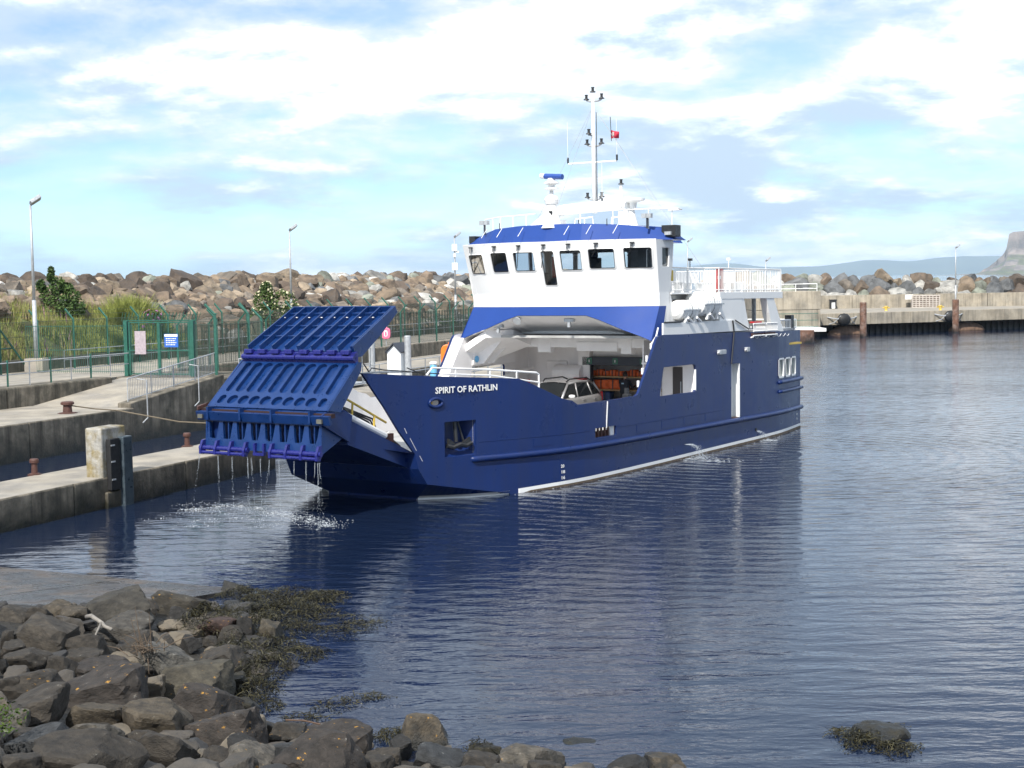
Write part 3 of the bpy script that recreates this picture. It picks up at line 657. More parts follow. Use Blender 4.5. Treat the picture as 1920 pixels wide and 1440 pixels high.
FG=[(-7.89,24.6,0.83,1.11,0.63,'brown-grey'),(-8.0,26.5,0.82,0.49,0.26,'tan'),(-7.29,27.15,0.63,1.31,0.38,'slab'),(-6.66,29.35,0.32,0.93,0.39,'flat'),(-6.45,28.25,0.37,0.48,0.32,'dark'),(-7.22,24.55,0.68,0.73,0.42,'b'),(-6.85,25.9,0.62,0.88,0.4,'white'),(-8.08,23.65,0.88,0.43,0.3,'b'),(-7.71,23.15,0.82,0.61,0.36,'b'),(-7.14,23.0,0.72,0.42,0.36,'b'),(-6.94,23.8,0.63,0.71,0.34,'b'),(-6.51,25.05,0.54,0.74,0.25,'b'),(-5.87,24.6,0.39,0.73,0.59,'grey'),(-5.03,25.15,0.22,0.82,0.5,'b'),(-5.28,27.25,0.21,0.5,0.37,'b'),(-5.07,27.6,0.13,0.43,0.51,'dark'),(-4.64,27.65,0.04,0.51,0.63,'tall'),(-5.65,27.65,0.26,0.7,0.22,'red'),(-5.11,23.55,0.25,1.2,0.43,'long'),(-6.58,23.35,0.57,0.76,0.26,'lichen'),(-6.12,22.0,0.54,1.4,0.5,'lichen'),(-7.16,21.7,0.78,0.83,0.43,'b'),(-6.62,20.15,0.84,0.97,0.37,'b'),(-5.83,20.5,0.65,0.72,0.43,'tan'),(-5.06,20.45,0.55,0.9,0.64,'tan'),(-4.81,22.35,0.25,0.98,0.32,'lichen'),(-4.0,20.35,0.44,1.09,0.46,'lichen'),(-6.65,19.4,0.95,0.38,0.3,'pale'),(-5.83,17.9,1.11,0.67,0.39,'blue'),(-5.36,18.65,0.92,0.74,0.37,'pale'),(-4.91,19.0,0.79,0.54,0.3,'b'),(-4.32,18.05,0.89,0.79,0.27,'b'),(-3.75,18.25,0.79,0.45,0.21,'b'),(-3.63,19.4,0.57,0.41,0.25,'dark'),(-3.29,21.15,0.21,0.52,0.24,'b'),(-3.12,19.25,0.53,0.54,0.27,'blue'),(-2.46,20.2,0.28,1.09,0.53,'lichen'),(-3.34,18.25,0.75,0.68,0.25,'pale'),(-2.62,23.1,-0.31,0.36,0.18,'dark'),(-1.65,20.6,0.12,0.35,0.35,'dark'),(-5.0,16.95,1.17,1.1,0.22,'b'),(-2.45,18.25,0.66,1.01,0.21,'lichen'),(-6.21,32.6,-0.06,0.65,0.18,'wet'),(-5.39,30.75,-0.08,0.61,0.2,'weed'),(-4.43,32.65,-0.3,0.6,0.21,'weed'),(-5.8,26.0,0.4,0.29,0.24,'dark'),(-7.13,28.5,0.49,0.52,0.2,'b'),(-8.33,25.8,0.94,0.51,0.22,'b'),(-1.83,18.8,0.49,0.43,0.21,'b'),(-8.4,24.25,0.93,0.21,0.27,'b'),(-7.91,22.7,0.89,0.13,0.22,'dark'),(-7.38,21.5,0.84,0.36,0.43,'b'),(-5.72,25.95,0.38,0.37,0.26,'dark'),(-5.52,26.55,0.3,0.26,0.15,'b'),(-5.54,16.45,1.33,0.47,0.23,'b'),(-4.63,24.25,0.11,0.41,0.34,'weed'),(-4.27,22.8,0.11,0.45,0.32,'weed'),(-1.41,21.4,-0.08,0.8,0.63,'tan'),(-1.73,19.2,0.4,0.44,0.35,'b'),(-1.02,19.4,0.31,0.77,0.31,'blue'),(-0.48,20.6,0.02,0.4,0.37,'weed'),(-0.13,21.9,-0.31,0.47,0.27,'red'),(0.11,20.0,0.1,0.88,0.34,'pale'),(0.89,21.15,-0.27,0.77,0.31,'green'),(1.99,19.95,0.02,0.59,0.32,'tan'),(5.21,21.4,-0.31,0.78,0.61,'weed'),(-0.51,19.15,0.32,0.56,0.26,'b'),(1.43,19.55,0.13,0.49,0.22,'dark'),(0.34,19.15,0.26,0.48,0.26,'b')]
shore_extra = []
shore_rocks()
finish_labels(ROCKITEMS)
def join_rocks(name, label, items, base, nm):
    """rocks past the limit: still real rocks, joined; five paint-free stone colours as slots."""
    ms = []
    bm = bmesh.new()
    for me, p, rot, sc, col in items:
        key = min(range(len(base)), key=lambda k: sum((a - b) ** 2 for a, b in zip(base[k], col)))
        M = Matrix.Translation(p) @ Euler(rot).to_matrix().to_4x4() @ Matrix.Diagonal((*sc, 1))
        t = me.copy(); t.transform(M); n0 = len(bm.faces); bm.from_mesh(t); bpy.data.meshes.remove(t)
        bm.faces.ensure_lookup_table()
        for f in bm.faces[n0:]: f.material_index = key
    me = bpy.data.meshes.new(name); bm.to_mesh(me); bm.free()
    for k, c in enumerate(base): me.materials.append(mat('%s_stone_%s' % (nm, 'abcdefghijkl'[k]), c, 0.9, var=0.38, scale=1.1 if nm == 'armour' else 2.6, bump=0.05 if nm == 'armour' else 0.022, bscale=5 if nm == 'armour' else 16))
    tag(link(name, me), label, name.split('_')[-1], None, 'stuff')
join_rocks('boulder_rubble', 'remaining brown and grey boulders filling the breakwater slope', link_rubble, [c for _, c in BROWNS + GREYS], 'armour')
join_rocks('shore_stones', 'small dark stones filling the gaps between the shore boulders', shore_extra, [(0.062, 0.054, 0.045), (0.035, 0.034, 0.034), (0.125, 0.105, 0.078), (0.075, 0.066, 0.055)], 'shore')

# ------------------------------------------------------------------ fences, gate, railings
def fence_line(root, s_list, t, z0, side, panels=True, post_h=2.75, crank=0.75):
    """cranked posts every 3 m with wire panels between; side = direction (+1/-1 in t) the cranked top leans to."""
    pm = MB()
    c = Vector((0, 0, 0)); pm.box(-0.05, 0.05, -0.05, 0.05, 0, post_h)
    a = HN * side
    top = Vector((0, 0, post_h)); end = top + a * crank * 0.72 + Vector((0, 0, crank * 0.72))
    pm.tube([top - Vector((0, 0, 0.04)), end], 0.055, 4)
    pme = pm.mesh('post', GREEN)
    for s in s_list: link('post', pme, root, H(s, t, z0))
    if panels:
        L_ = s_list[1] - s_list[0]; wm = MB(); n = int(L_ / 0.075)
        for i in range(1, n):
            p = HD * (L_ * i / n); wm.tube([p + Vector((0, 0, 0.08)), p + Vector((0, 0, post_h - 0.05))], 0.0095, 3, cap=False)
        for z in (0.1, 0.7, 1.3, 1.9, post_h - 0.08): wm.tube([HD * 0.05 + Vector((0, 0, z)), HD * (L_ - 0.05) + Vector((0, 0, z))], 0.011, 3, cap=False)
        for k in (0.25, 0.5): wm.tube([HD * 0.05 + top + a * crank * 0.72 * k * 1.6 + Vector((0, 0, crank * 0.72 * k * 1.6)), HD * (L_ - 0.05) + top + a * crank * 0.72 * k * 1.6 + Vector((0, 0, crank * 0.72 * k * 1.6))], 0.008, 3, cap=False)
        wme = wm.mesh('wire_panel', MESHG)
        for s in s_list[:-1]: link('wire_panel', wme, root, H(s, t, z0))
bf = thing('security_fence', 'long green security fence with cranked posts at the foot of the boulders', 'fence', (0, 0, 0))
fence_line(bf, [14.4 + 2.98 * i for i in range(36)], -25.2, 2.3, -1)
# braced post on the back fence
bp_ = MB()
q = H(29.3, -25.2, 2.3)
for sg in (-1, 1): bp_.tube([q + Vector((0, 0, 2.4)), q + HD * 2.1 * sg + HN * 0.15], 0.05, 6)
bp_.tube([q + HD * -0.9 + Vector((0, 0, 1.35)), q + HD * 0.9 + Vector((0, 0, 1.35))], 0.035, 6)
bp_.build('brace', GREEN, bf)
ff = thing('quayside_fence', 'nearer green security fence with tops leaning over the quay behind the ramp', 'fence', (0, 0, 0))
fence_line(ff, [34.6 + 2.98 * i for i in range(30)], -17.9, 2.35, 1, post_h=2.35, crank=0.7)
def gate():
    g = thing('security_gate', 'green double steel gate at the top of the sloping ramp', 'gate', (0, 0, 0))
    z = 2.3; S = 29.4
    for t in (-17.35, -13.45): hbox(MB(), S - 0.11, S + 0.11, t - 0.11, t + 0.11, z, z + 2.75).build('gate_post', GREEN, g, bevel=0.01)
    for a, b in ((-17.15, -15.45), (-15.37, -13.65)):
        m = MB()
        for t in (a, b): hbox(m, S - 0.04, S + 0.04, t - 0.04, t + 0.04, z + 0.05, z + 2.7)
        for zz in (0.08, 1.25, 2.64): hbox(m, S - 0.03, S + 0.03, a + 0.042, b - 0.042, z + zz, z + zz + 0.06)
        leaf = m.build('gate_leaf', GREEN, g)
        wm = MB()
        for i in range(1, 16): p = H(S, a + (b - a) * i / 16, z); wm.tube([p + Vector((0, 0, .1)), p + Vector((0, 0, 2.65))], 0.011, 3, cap=False)
        wm.build('bar_infill', GREEN, leaf)
    m = MB()
    for i in range(46):
        t = -17.6 + i * 0.1; p = H(S, t, z + 2.75); d = HN * 0.28 * (1 if i % 2 else 0.7) + Vector((0, 0, 0.42)) - HD * 0.15
        m.tube([p, p + d], 0.014, 3, cap=False)
    m.tube([H(S, -17.5, z + 2.76), H(S, -13.2, z + 2.76)], 0.03, 6); m.build('spiked_topping', GREEN, g)
    hbox(MB(), S - 0.15, S - 0.12, -16.75, -16.1, 3.4, 4.55).build('notice_board', mat('weathered_notice', (0.40, 0.34, 0.37), 0.6, var=0.15, scale=9), g)
    sb = hbox(MB(), S - 0.15, S - 0.12, -15.0, -14.2, 3.75, 4.4).build('sign_board', SIGNB, g)
    hbox(MB(), S - 0.158, S - 0.151, -14.98, -14.22, 4.27, 4.385).build('white_sign_band', PAINTW, sb)
    m = MB(); rr_ = random.Random(2)
    for k in range(4):
        t = -14.9
        while t < -14.35:
            w = rr_.uniform(0.03, 0.1); hbox(m, S - 0.157, S - 0.151, t, min(t + w, -14.3), 4.15 - k * 0.1, 4.195 - k * 0.1); t += w + 0.03
    m.build('sign_text', PAINTW, sb)
    # side returns that close the compound
    m = MB()
    for (s0, t0, s1, t1, h0) in ((29.4, -17.5, 31.2, -18.3, 2.3), (31.2, -18.3, 31.2, -25.1, 2.3)):
        n = int(math.hypot(s1 - s0, t1 - t0) / 0.13)
        for i in range(n + 1):
            p = H(s0 + (s1 - s0) * i / n, t0 + (t1 - t0) * i / n, z); m.tube([p, p + Vector((0, 0, 2.5))], 0.009, 3, cap=False)
        for zz in (0.1, 1.2, 2.45): m.tube([H(s0, t0, z + zz), H(s1, t1, z + zz)], 0.014, 4)
    m.build('side_panel', GREEN, g)
    for s, t, z0, h in ((28.2, -11.35, 1.4, 3.95), (31.4, -11.5, 2.3, 3.0), (34.4, -12.6, 2.3, 2.7), (34.5, -15.4, 2.3, 2.7)):
        m = MB(); b = H(s, t, z0); m.box(-.06, .06, -.06, .06, 0, h); top = Vector((0, 0, h)); m.tube([top, top - HN * 0.55 + Vector((0, 0, 0.5))], 0.06, 4)
        m.build('tall_post', GREEN, g, loc=b)
    m = MB()
    for (s0, t0, s1, t1) in ((28.2, -11.35, 31.4, -11.5), (31.4, -11.5, 34.4, -12.6), (34.4, -12.6, 34.5, -15.4), (34.5, -15.4, 34.6, -17.9), (29.4, -13.3, 28.3, -11.4)):
        n = int(math.hypot(s1 - s0, t1 - t0) / 0.11)
        for i in range(n + 1):
            p = H(s0 + (s1 - s0) * i / n, t0 + (t1 - t0) * i / n, 2.4); m.tube([p, p + Vector((0, 0, 2.5))], 0.007, 3, cap=False)
        for zz in (0.1, 1.2, 2.45): m.tube([H(s0, t0, 2.4 + zz), H(s1, t1, 2.4 + zz)], 0.014, 4)
    m.build('wire_panel', MESHG, g)
gate()
def handrail(name, label, pts, post_gap, height, pickets, green_every=0, mid=True, cat='handrail'):
    """galvanised tube rail through pts (world points at foot level)."""
    r = thing(name, label, cat, (0, 0, 0)); m = MB(); up = Vector((0, 0, height))
    m.tube([p + up for p in pts], 0.028, 6)
    if mid and not pickets: m.tube([p + up * 0.5 for p in pts], 0.022, 6)
    if pickets: m.tube([p + up * 0.12 for p in pts], 0.022, 6)
    m.build('rail', GALV, r)
    k = 0
    pk = MB()
    for a, b in zip(pts[:-1], pts[1:]):
        n = max(1, round((b - a).length / post_gap))
        for i in range(n + (b is pts[-1])):
            p = a + (b - a) * i / n; g = green_every and k % green_every == 0
            MB().tube([p, p + up * (1.12 if g else 1)], 0.045 if g else 0.026, 6).build('post', GREEN if g else GALV, r); k += 1
        if pickets:
            c = int((b - a).length / 0.12)
            for i in range(1, c): p = a + (b - a) * i / c; pk.tube([p + up * 0.12, p + up], 0.010, 4, cap=False)
    if pickets: pk.build('picket_infill', GALV, r)
    return r
handrail('walkway_railing', 'galvanised two rail walkway railing with green posts along the kerb', [H(s, -16.95, 2.42) for s in (8.6, 14.4, 20.2, 26.0, 29.0)], 1.45, 1.05, False, 2, cat='railing')
handrail('ramp_railing', 'grey picket railing climbing the wall of the sloping ramp', [H(21.3, -11.4, 1.7), H(28.2, -11.4, 2.48)], 1.75, 1.05, True, cat='railing')
m = MB()
for s in (22.0, 26.0): m.tube([H(s, -11.4, 2.6 + (s - 21) * 0.1), H(s, -10.9, 2.55 + (s - 21) * 0.1), H(s, -10.9, 0.9 + (s - 21) * 0.1), H(s - 0.3, -10.95, 0.7 + (s - 21) * 0.1)], 0.03, 6)
tag(m.build('hooped_grab_rail', GALV), 'hooped grey grab rails hanging over the ramp wall above the water', 'grab rail')
handrail('corridor_railing', 'low grey railing along the kerb behind the quayside fence', [H(s, -24.9, 2.3) for s in (34, 52, 70, 88, 106)], 2.0, 1.05, False, cat='railing')
def linkspan():
    g = thing('link_bridge_frame', 'grey galvanised lattice frame of the boarding bridge left of the raised ramp', 'boarding bridge', (0, 0, 0)); m = MB()
    def bar(a, b, r=0.035): m.tube([H(*a), H(*b)], r, 5)
    for z in (1.3, 2.35, 3.2):
        bar((29, -10.6, z), (40, -10.6, z)); bar((29, -9.2, z), (40, -9.2, z))
    for i in range(12):
        s = 29 + i
        for t in (-10.6, -9.2):
            bar((s, t, 1.3), (s, t, 3.2), 0.028)
            if i < 11: bar((s, t, 1.3), (s + 1, t, 2.35), 0.02)
        bar((s, -10.6, 1.3), (s, -9.2, 1.3), 0.025); bar((s, -10.6, 3.2), (s, -9.2, 3.2), 0.025)
    for s in (29.2, 33, 37): bar((s, -9.9, -1), (s, -9.9, 1.4), 0.09)
    m.build('lattice', GALV, g)
    hbox(MB(), 29, 40, -10.55, -9.25, 1.32, 1.37).build('grating_deck', GALV, g)
    pk = MB()
    for i in range(70): p = H(29.1, -10.6 + i * 0.02, 0.1); pk.tube([p, p + Vector((0, 0, 1.2))], 0.009, 3, cap=False)
    for i in range(60): p = H(29 + i * 0.18, -10.62, 2.35); pk.tube([p, p + Vector((0, 0, .85))], 0.008, 3, cap=False)
    pk.build('bar_infill', GALV, g)
linkspan()

# ------------------------------------------------------------------ lamp posts, bollards, quay furniture
def lamp(label, loc, h, block, extras=False, aim=0.5):
    r = thing('lamp_post', label, 'lamp post', loc, group='lamp posts of the harbour')
    z = 0
    if block: MB().box(-.5, .5, -.5, .5, 0, 0.75).build('concrete_base', CONCL, r, bevel=0.03); z = 0.75
    m = MB(); m.tube([(0, 0, z), (0, 0, z + h * 0.38)], 0.125, 10, r1=0.11); m.tube([(0, 0, z + h * 0.38), (0, 0, h + z)], 0.085, 10, r1=0.055); m.build('pole', GALV, r, smooth=True)
    M = Matrix.Translation((0.25, 0, h + z + 0.25)) @ Matrix.Rotation(R(-38), 4, 'Y') @ Matrix.Rotation(aim, 4, 'Z')
    hd = MB().box(-0.28, 0.34, -0.24, 0.24, -0.09, 0.09, M).build('lamp_head', GALV, r, bevel=0.02)
    MB().box(-0.2, 0.30, -0.2, 0.2, -0.105, -0.092, M).build('lamp_glass', LAMPG, hd)
    MB().tube([(0, 0, h + z - 0.05), (0.12, 0, h + z + 0.16)], 0.05, 6).build('bracket', DARK, hd)
    if extras:
        for zz, w in ((h - 0.9, .24), (h - 2.6, .26), (h - 1.6, .12)): MB().box(-w, w, -.2, .2, zz - w * 1.3, zz + w * 1.3).build('equipment_box', WHITE, r, bevel=0.02)
        MB().box(0.1, 0.4, -.1, .1, h - 1.35, h - 1.2).build('camera', WHITE, r)
    return r
lamp('tall grey lamp post on a concrete block at far left behind the railing', H(31.6, -24.8, 2.3), 8.1, True)
lamp('grey lamp post rising beside the flowering bush behind the ramp', H(62.6, -27.3, 2.6), 8.0, False)
lamp('lamp post with white camera boxes beside the wheelhouse', H(91.0, -26.9, 2.4), 8.3, False, True)
lamp('lamp post standing on the far pier before the grey boulders', (57.0, 191.5, 2.3), 7.6, False)
lamp('thin lamp post peeping over the passenger deck next to the wheelhouse', (20.9, 176, 3.0), 7.9, False)
lamp('thin lamp post showing above the aft end of the passenger deck rail', (30.4, 178, 2.6), 5.9, False)
def bollard(label, loc, k=1.0):
    r = thing('bollard', label, 'bollard', loc, group='rusty bollards')
    MB().lathe([(0.30 * k, 0), (0.30 * k, 0.04), (0.17 * k, 0.06), (0.15 * k, 0.34), (0.24 * k, 0.38), (0.24 * k, 0.46), (0.2 * k, 0.5)], n=16).build('cast_body', REDB, r)
    MB().lathe([(0.36 * k, -0.02), (0.36 * k, 0.02)], n=16).build('base_plate', REDB, r)
bollard('red brown bollard with a mooring rope on the quay before the sloping ramp', (-18.62, 62.31, 1.5), 1.15)
bollard('small rusty bollard on the finger pier left of the pillar', (-14.9, 46.18, 0.95), 0.6)
bollard('small rusty bollard on the far end of the finger pier by the ramp', (-11.75, 53.6, 0.95), 0.6)
MB_ = MB(); MB_.tube([(-18.62, 62.3, 1.85), (-17.6, 62.9, 1.62), (-16.8, 63.2, 1.52), (-14.0, 62.5, 1.05), (-11.0, 61.5, 0.95), (-8.0, 60.5, 1.1)], 0.03, 6)
tag(MB_.build('mooring_rope', mat('worn_rope', (0.16, 0.13, 0.09), 0.9, var=0.2)), 'slack mooring rope running from the red brown bollard towards the ship', 'rope')
# pontoon with piles, kiosk and rescue gear behind the bow
pt_ = thing('pontoon', 'grey floating pontoon with tube railings behind the ship bow', 'pontoon', (0, 0, 0))
hbox(MB(), 36, 64, -9.9, -4.6, 0.2, 1.15).build('deck', CONCL, pt_, bevel=0.05)
m = MB()
for t in (-4.8, -9.7):
    for z in (1.7, 2.2): m.tube([H(36, t, z), H(64, t, z)], 0.028, 6)
    for i in range(15): m.tube([H(36 + 2 * i, t, 1.15), H(36 + 2 * i, t, 2.2)], 0.028, 6)
m.build('railing', GALV, pt_)
def steel_pile(label, s, t, h): 
    m = MB(); b = H(s, t, 0); m.lathe([(0.185, -2), (0.185, h - 0.05), (0.15, h)], Matrix.Translation(b), 20)
    tag(m.build('steel_pile', GALV, smooth=False), label, 'pile', 'galvanised pontoon piles')
steel_pile('grey steel pile just behind the upper ramp flap', 44.6, -11.5, 3.3); steel_pile('grey steel pile right of the white kiosk', 43.0, -8.4, 3.75)
k_ = thing('quay_kiosk', 'small white kiosk with a dark pitched roof behind the bow', 'kiosk', (0, 0, 0))
a = [H(42.6, -9.5, 1.1), H(42.6, -8.65, 1.1), H(42.6, -8.65, 2.85), H(42.6, -9.07, 3.25), H(42.6, -9.5, 2.85)]
MB().prism(a, HD * 1.1).build('cabin', mat('cool_white_gel_coat', (0.72, 0.76, 0.8), 0.4, var=0.04), k_)
for sg in (0, 1):
    e = H(42.45, -9.57 if sg == 0 else -8.58, 2.80); p = H(42.45, -9.07, 3.30)
    MB().prism([e, p, p + Vector((0, 0, .06)), e + Vector((0, 0, .06))], HD * 1.4).build('roof_panel', CHAR, k_)
m = MB()
for dt in (0, 0.38):
    m.tube([H(46, -7.2 + dt, 1.1)] + [H(46, -7.2 + dt + 0.45 - 0.45 * math.cos(math.pi * i / 8), 2.75 + 0.45 * math.sin(math.pi * i / 8)) for i in range(9)] + [H(46, -6.3 + dt, 1.1)], 0.05, 6)
tag(m.build('ladder_hoops', PAINTW), 'white hooped ladder handholds behind the bow bulwark', 'ladder rail')
def lifebuoy_box(name, label, loc, m_, w, cat='lifebuoy case'):
    r = thing(name, label, cat, loc, HYAW - math.pi / 2 + 0.35)
    P = []
    for i in range(20):
        t = 2 * math.pi * i / 20; P.append((w * 0.5 * math.copysign(abs(math.cos(t)) ** 0.6, math.cos(t)), 0, w * 0.62 * math.copysign(abs(math.sin(t)) ** 0.6, math.sin(t))))
    MB().prism(P, (0, 0.22, 0)).build('case', m_, r, bevel=0.04)
    MB().prism([(x * 0.42, -0.005, z * 0.55) for x, _, z in P], (0, 0.01, 0)).build('emblem_panel', PAINTW, r)
    MB().prism([(x * 0.2, -0.012, z * 0.38 - 0.03) for x, _, z in P], (0, 0.01, 0)).build('emblem', m_, r)
    MB().tube([(0, 0.15, -w * 1.6), (0, 0.15, -w * 0.5)], 0.03, 6).build('stand_post', GALV, r)
    MB().box(-0.1, 0.1, 0.02, 0.14, w * 0.6, w * 0.72).build('carry_handle', m_, r)
lifebuoy_box('lifebuoy_case', 'pink faded lifebuoy case hanging on the quayside fence right of the ramp', H(58.5, -17.6, 3.3), PINK, 0.62)
lifebuoy_box('lifebuoy_case', 'bright orange lifebuoy case beside the ship just left of the wheelhouse arch', H(44.3, -6.4, 2.55), ORANGEP, 1.05)
m = MB(); b = H(44.0, -7.3, 1.1); m.lathe([(0.2, 0), (0.2, 0.9), (0.16, 1.0)], Matrix.Translation(b), 14); sp_ = tag(m.build('service_pedestal', LIGHTB), 'pale blue service pedestal with a white cap behind the bow', 'pedestal')
MB().lathe([(0.23, 1.0), (0.23, 1.1), (0.1, 1.16)], Matrix.Translation(b), 14).build('cap', PAINTW, sp_)
# ------------------------------------------------------------------ plants on the bank
def leaves(mb, r, n, c, rad, size, squash=1.0, shell=0.45, up=0.0):
    for i in range(n):
        d = Vector((r.gauss(0, 1), r.gauss(0, 1), r.gauss(0, 1))).normalized(); k = shell + (1 - shell) * r.random() ** 0.6
        p = Vector(c) + Vector((d.x * rad[0], d.y * rad[1], d.z * rad[2])) * k
        a = Vector((r.gauss(0, 1), r.gauss(0, 1), r.gauss(0, 0.6))).normalized(); b = a.cross(Vector((r.gauss(0, 1), r.gauss(0, 1), r.gauss(0, 1)))).normalized(); s = size * r.uniform(0.6, 1.3)
        mb.add([p - a * s, p + b * s * 0.45, p + a * s, p - b * s * 0.45], [(0, 1, 2, 3)])
def shrub(name, label, loc, blobs, n, size, leaf, bloom=None, cat='shrub', seed=1):
    r = random.Random(seed); root = thing(name, label, cat, loc); m = MB(); f = MB(); tr = MB()
    for (x, y, z, a, b, c) in blobs:
        leaves(m, r, n, (x, y, z), (a, b, c), size)
        tr.tube([(x * 0.2, y * 0.2, -0.3), (x * 0.6, y * 0.6, z * 0.5), (x, y, z)], 0.05, 5, r1=0.015)
        if bloom:
            for i in range(n // 14):
                d = Vector((r.gauss(0, 1), r.gauss(0, 1), r.gauss(0.2, 1))).normalized(); p = Vector((x + d.x * a * 1.02, y + d.y * b * 1.02, z + d.z * c * 1.02))
                u = d.orthogonal().normalized(); w = d.cross(u); s = r.uniform(0.07, 0.13)
                f.add([p + u * s, p + w * s, p - u * s, p - w * s, p + d * s * 0.4], [(0, 1, 4), (1, 2, 4), (2, 3, 4), (3, 0, 4)])
    m.build('foliage', leaf, root); tr.build('stem', BARK, root)
    if bloom: f.build('blossom', bloom, root)
    return root
shrub('leafy_shrub', 'dark green leafy shrub on the grass bank right of the left lamp post', H(40.6, -30.6, 5.0), [(0, 0, .7, .9, .8, .7), (.5, 0, .4, .9, .7, .6), (-.5, .2, 1.3, .6, .6, .6), (.1, 0, 1.9, .5, .45, .55), (-.25, 0, 2.7, .18, .2, .4), (.9, .1, 1.2, .6, .6, .5), (-.9, 0, 1.9, .3, .3, .4), (1.2, 0, .5, .6, .6, .5), (.6, .2, 1.7, .4, .4, .4), (-.3, 0, 2.4, .22, .25, .3)], 420, 0.105, LEAFD, seed=3)
shrub('flowering_bush', 'bush covered in cream blossom behind the fence by the middle lamp post', H(62.3, -28.6, 3.3), [(0, 0, 1.2, 1.4, 1.2, 1.1), (-.7, 0, 2.3, .8, .8, .9), (.6, 0, 2.2, 1.1, .9, .9), (-.5, 0, 3.1, .5, .5, .6), (1.3, 0, 1.2, .9, .8, 1.0), (-1.2, 0, 1.0, .8, .8, .9)], 420, 0.14, LEAFM, BLOOM, seed=5)
shrub('leafy_bush', 'green bush with purple flower spikes behind the gate posts', H(46.5, -28.4, 3.1), [(0, 0, .9, .9, .9, .9), (.4, 0, 1.6, .7, .6, .6), (-.7, .3, 1.5, .7, .7, .7)], 320, 0.12, LEAFM, PURPLE, cat='bush', seed=6)
shrub('creeper_bush', 'low dark bush behind the fence at the foot of the third lamp post', H(88, -27.6, 2.6), [(0, 0, .5, 1.2, .8, .6), (1.2, .4, .5, .8, .8, .5)], 200, 0.12, LEAFD, cat='bush', seed=7)
def tall_grass(name, label, loc, rad, h, n, seed, m_):
    r = random.Random(seed); mb = MB()
    for i in range(n):
        a = r.uniform(0, 6.28); q = math.sqrt(r.random()); p = Vector((math.cos(a) * rad[0] * q, math.sin(a) * rad[1] * q, 0)); hh = h * (1.15 - 0.75 * q * q) * r.uniform(0.7, 1.15)
        d = Vector((r.gauss(0, .22), r.gauss(0, .22), 1)); w = Vector((math.cos(a * 3), math.sin(a * 3), 0)) * r.uniform(0.02, 0.05)
        e = p + d * hh; mid = p + Vector((d.x * .35, d.y * .35, .6)) * hh
        mb.add([p - w, p + w, mid + w * .7, mid - w * .7, e], [(0, 1, 2, 3), (3, 2, 4)])
    tag(mb.build(name, m_, loc=loc), label, 'grass clump')
tall_grass('tall_grass_clump', 'big clump of tall yellow green grass on the bank right of the shrub', H(46.6, -29.9, 3.4), (2.6, 1.6), 2.5, 7000, 4, LEAFG)
tall_grass('tall_grass_clump', 'lower sunlit grass clump behind the braced fence post', H(39.5, -28.5, 3.0), (3.6, 1.5), 1.7, 5200, 5, LEAFG)
def bank_grass():
    r = random.Random(9); mb = MB()
    for i in range(60000):
        s = r.uniform(8, 51); t = r.uniform(-34.5, -26.4); p = H(s, t, core_h(s, t) - 0.38)
        if noise.noise(Vector((s * 0.5, t * 0.5, 2))) < -0.12: continue
        h = r.uniform(0.35, 0.95) * (1 + 0.6 * noise.noise(Vector((s * .3, t * .3, 5)))); a = r.uniform(0, 6.28); w = Vector((math.cos(a), math.sin(a), 0)) * r.uniform(.02, .045)
        e = p + Vector((r.gauss(0, .14), r.gauss(0, .14), h + .2)); mb.cur = 0 if r.random() < 0.6 else (1 if r.random() < 0.94 else 2); mb.add([p - w, p + w, e], [(0, 1, 2)])
    o = mb.build('bank_grass', [LEAFG, mat('dry_grass_blade', (0.28, 0.24, 0.12), 0.8, var=0.3), PURPLE]); tag(o, 'rough green and straw coloured grass on the bank', 'grass', None, 'stuff')
bank_grass()

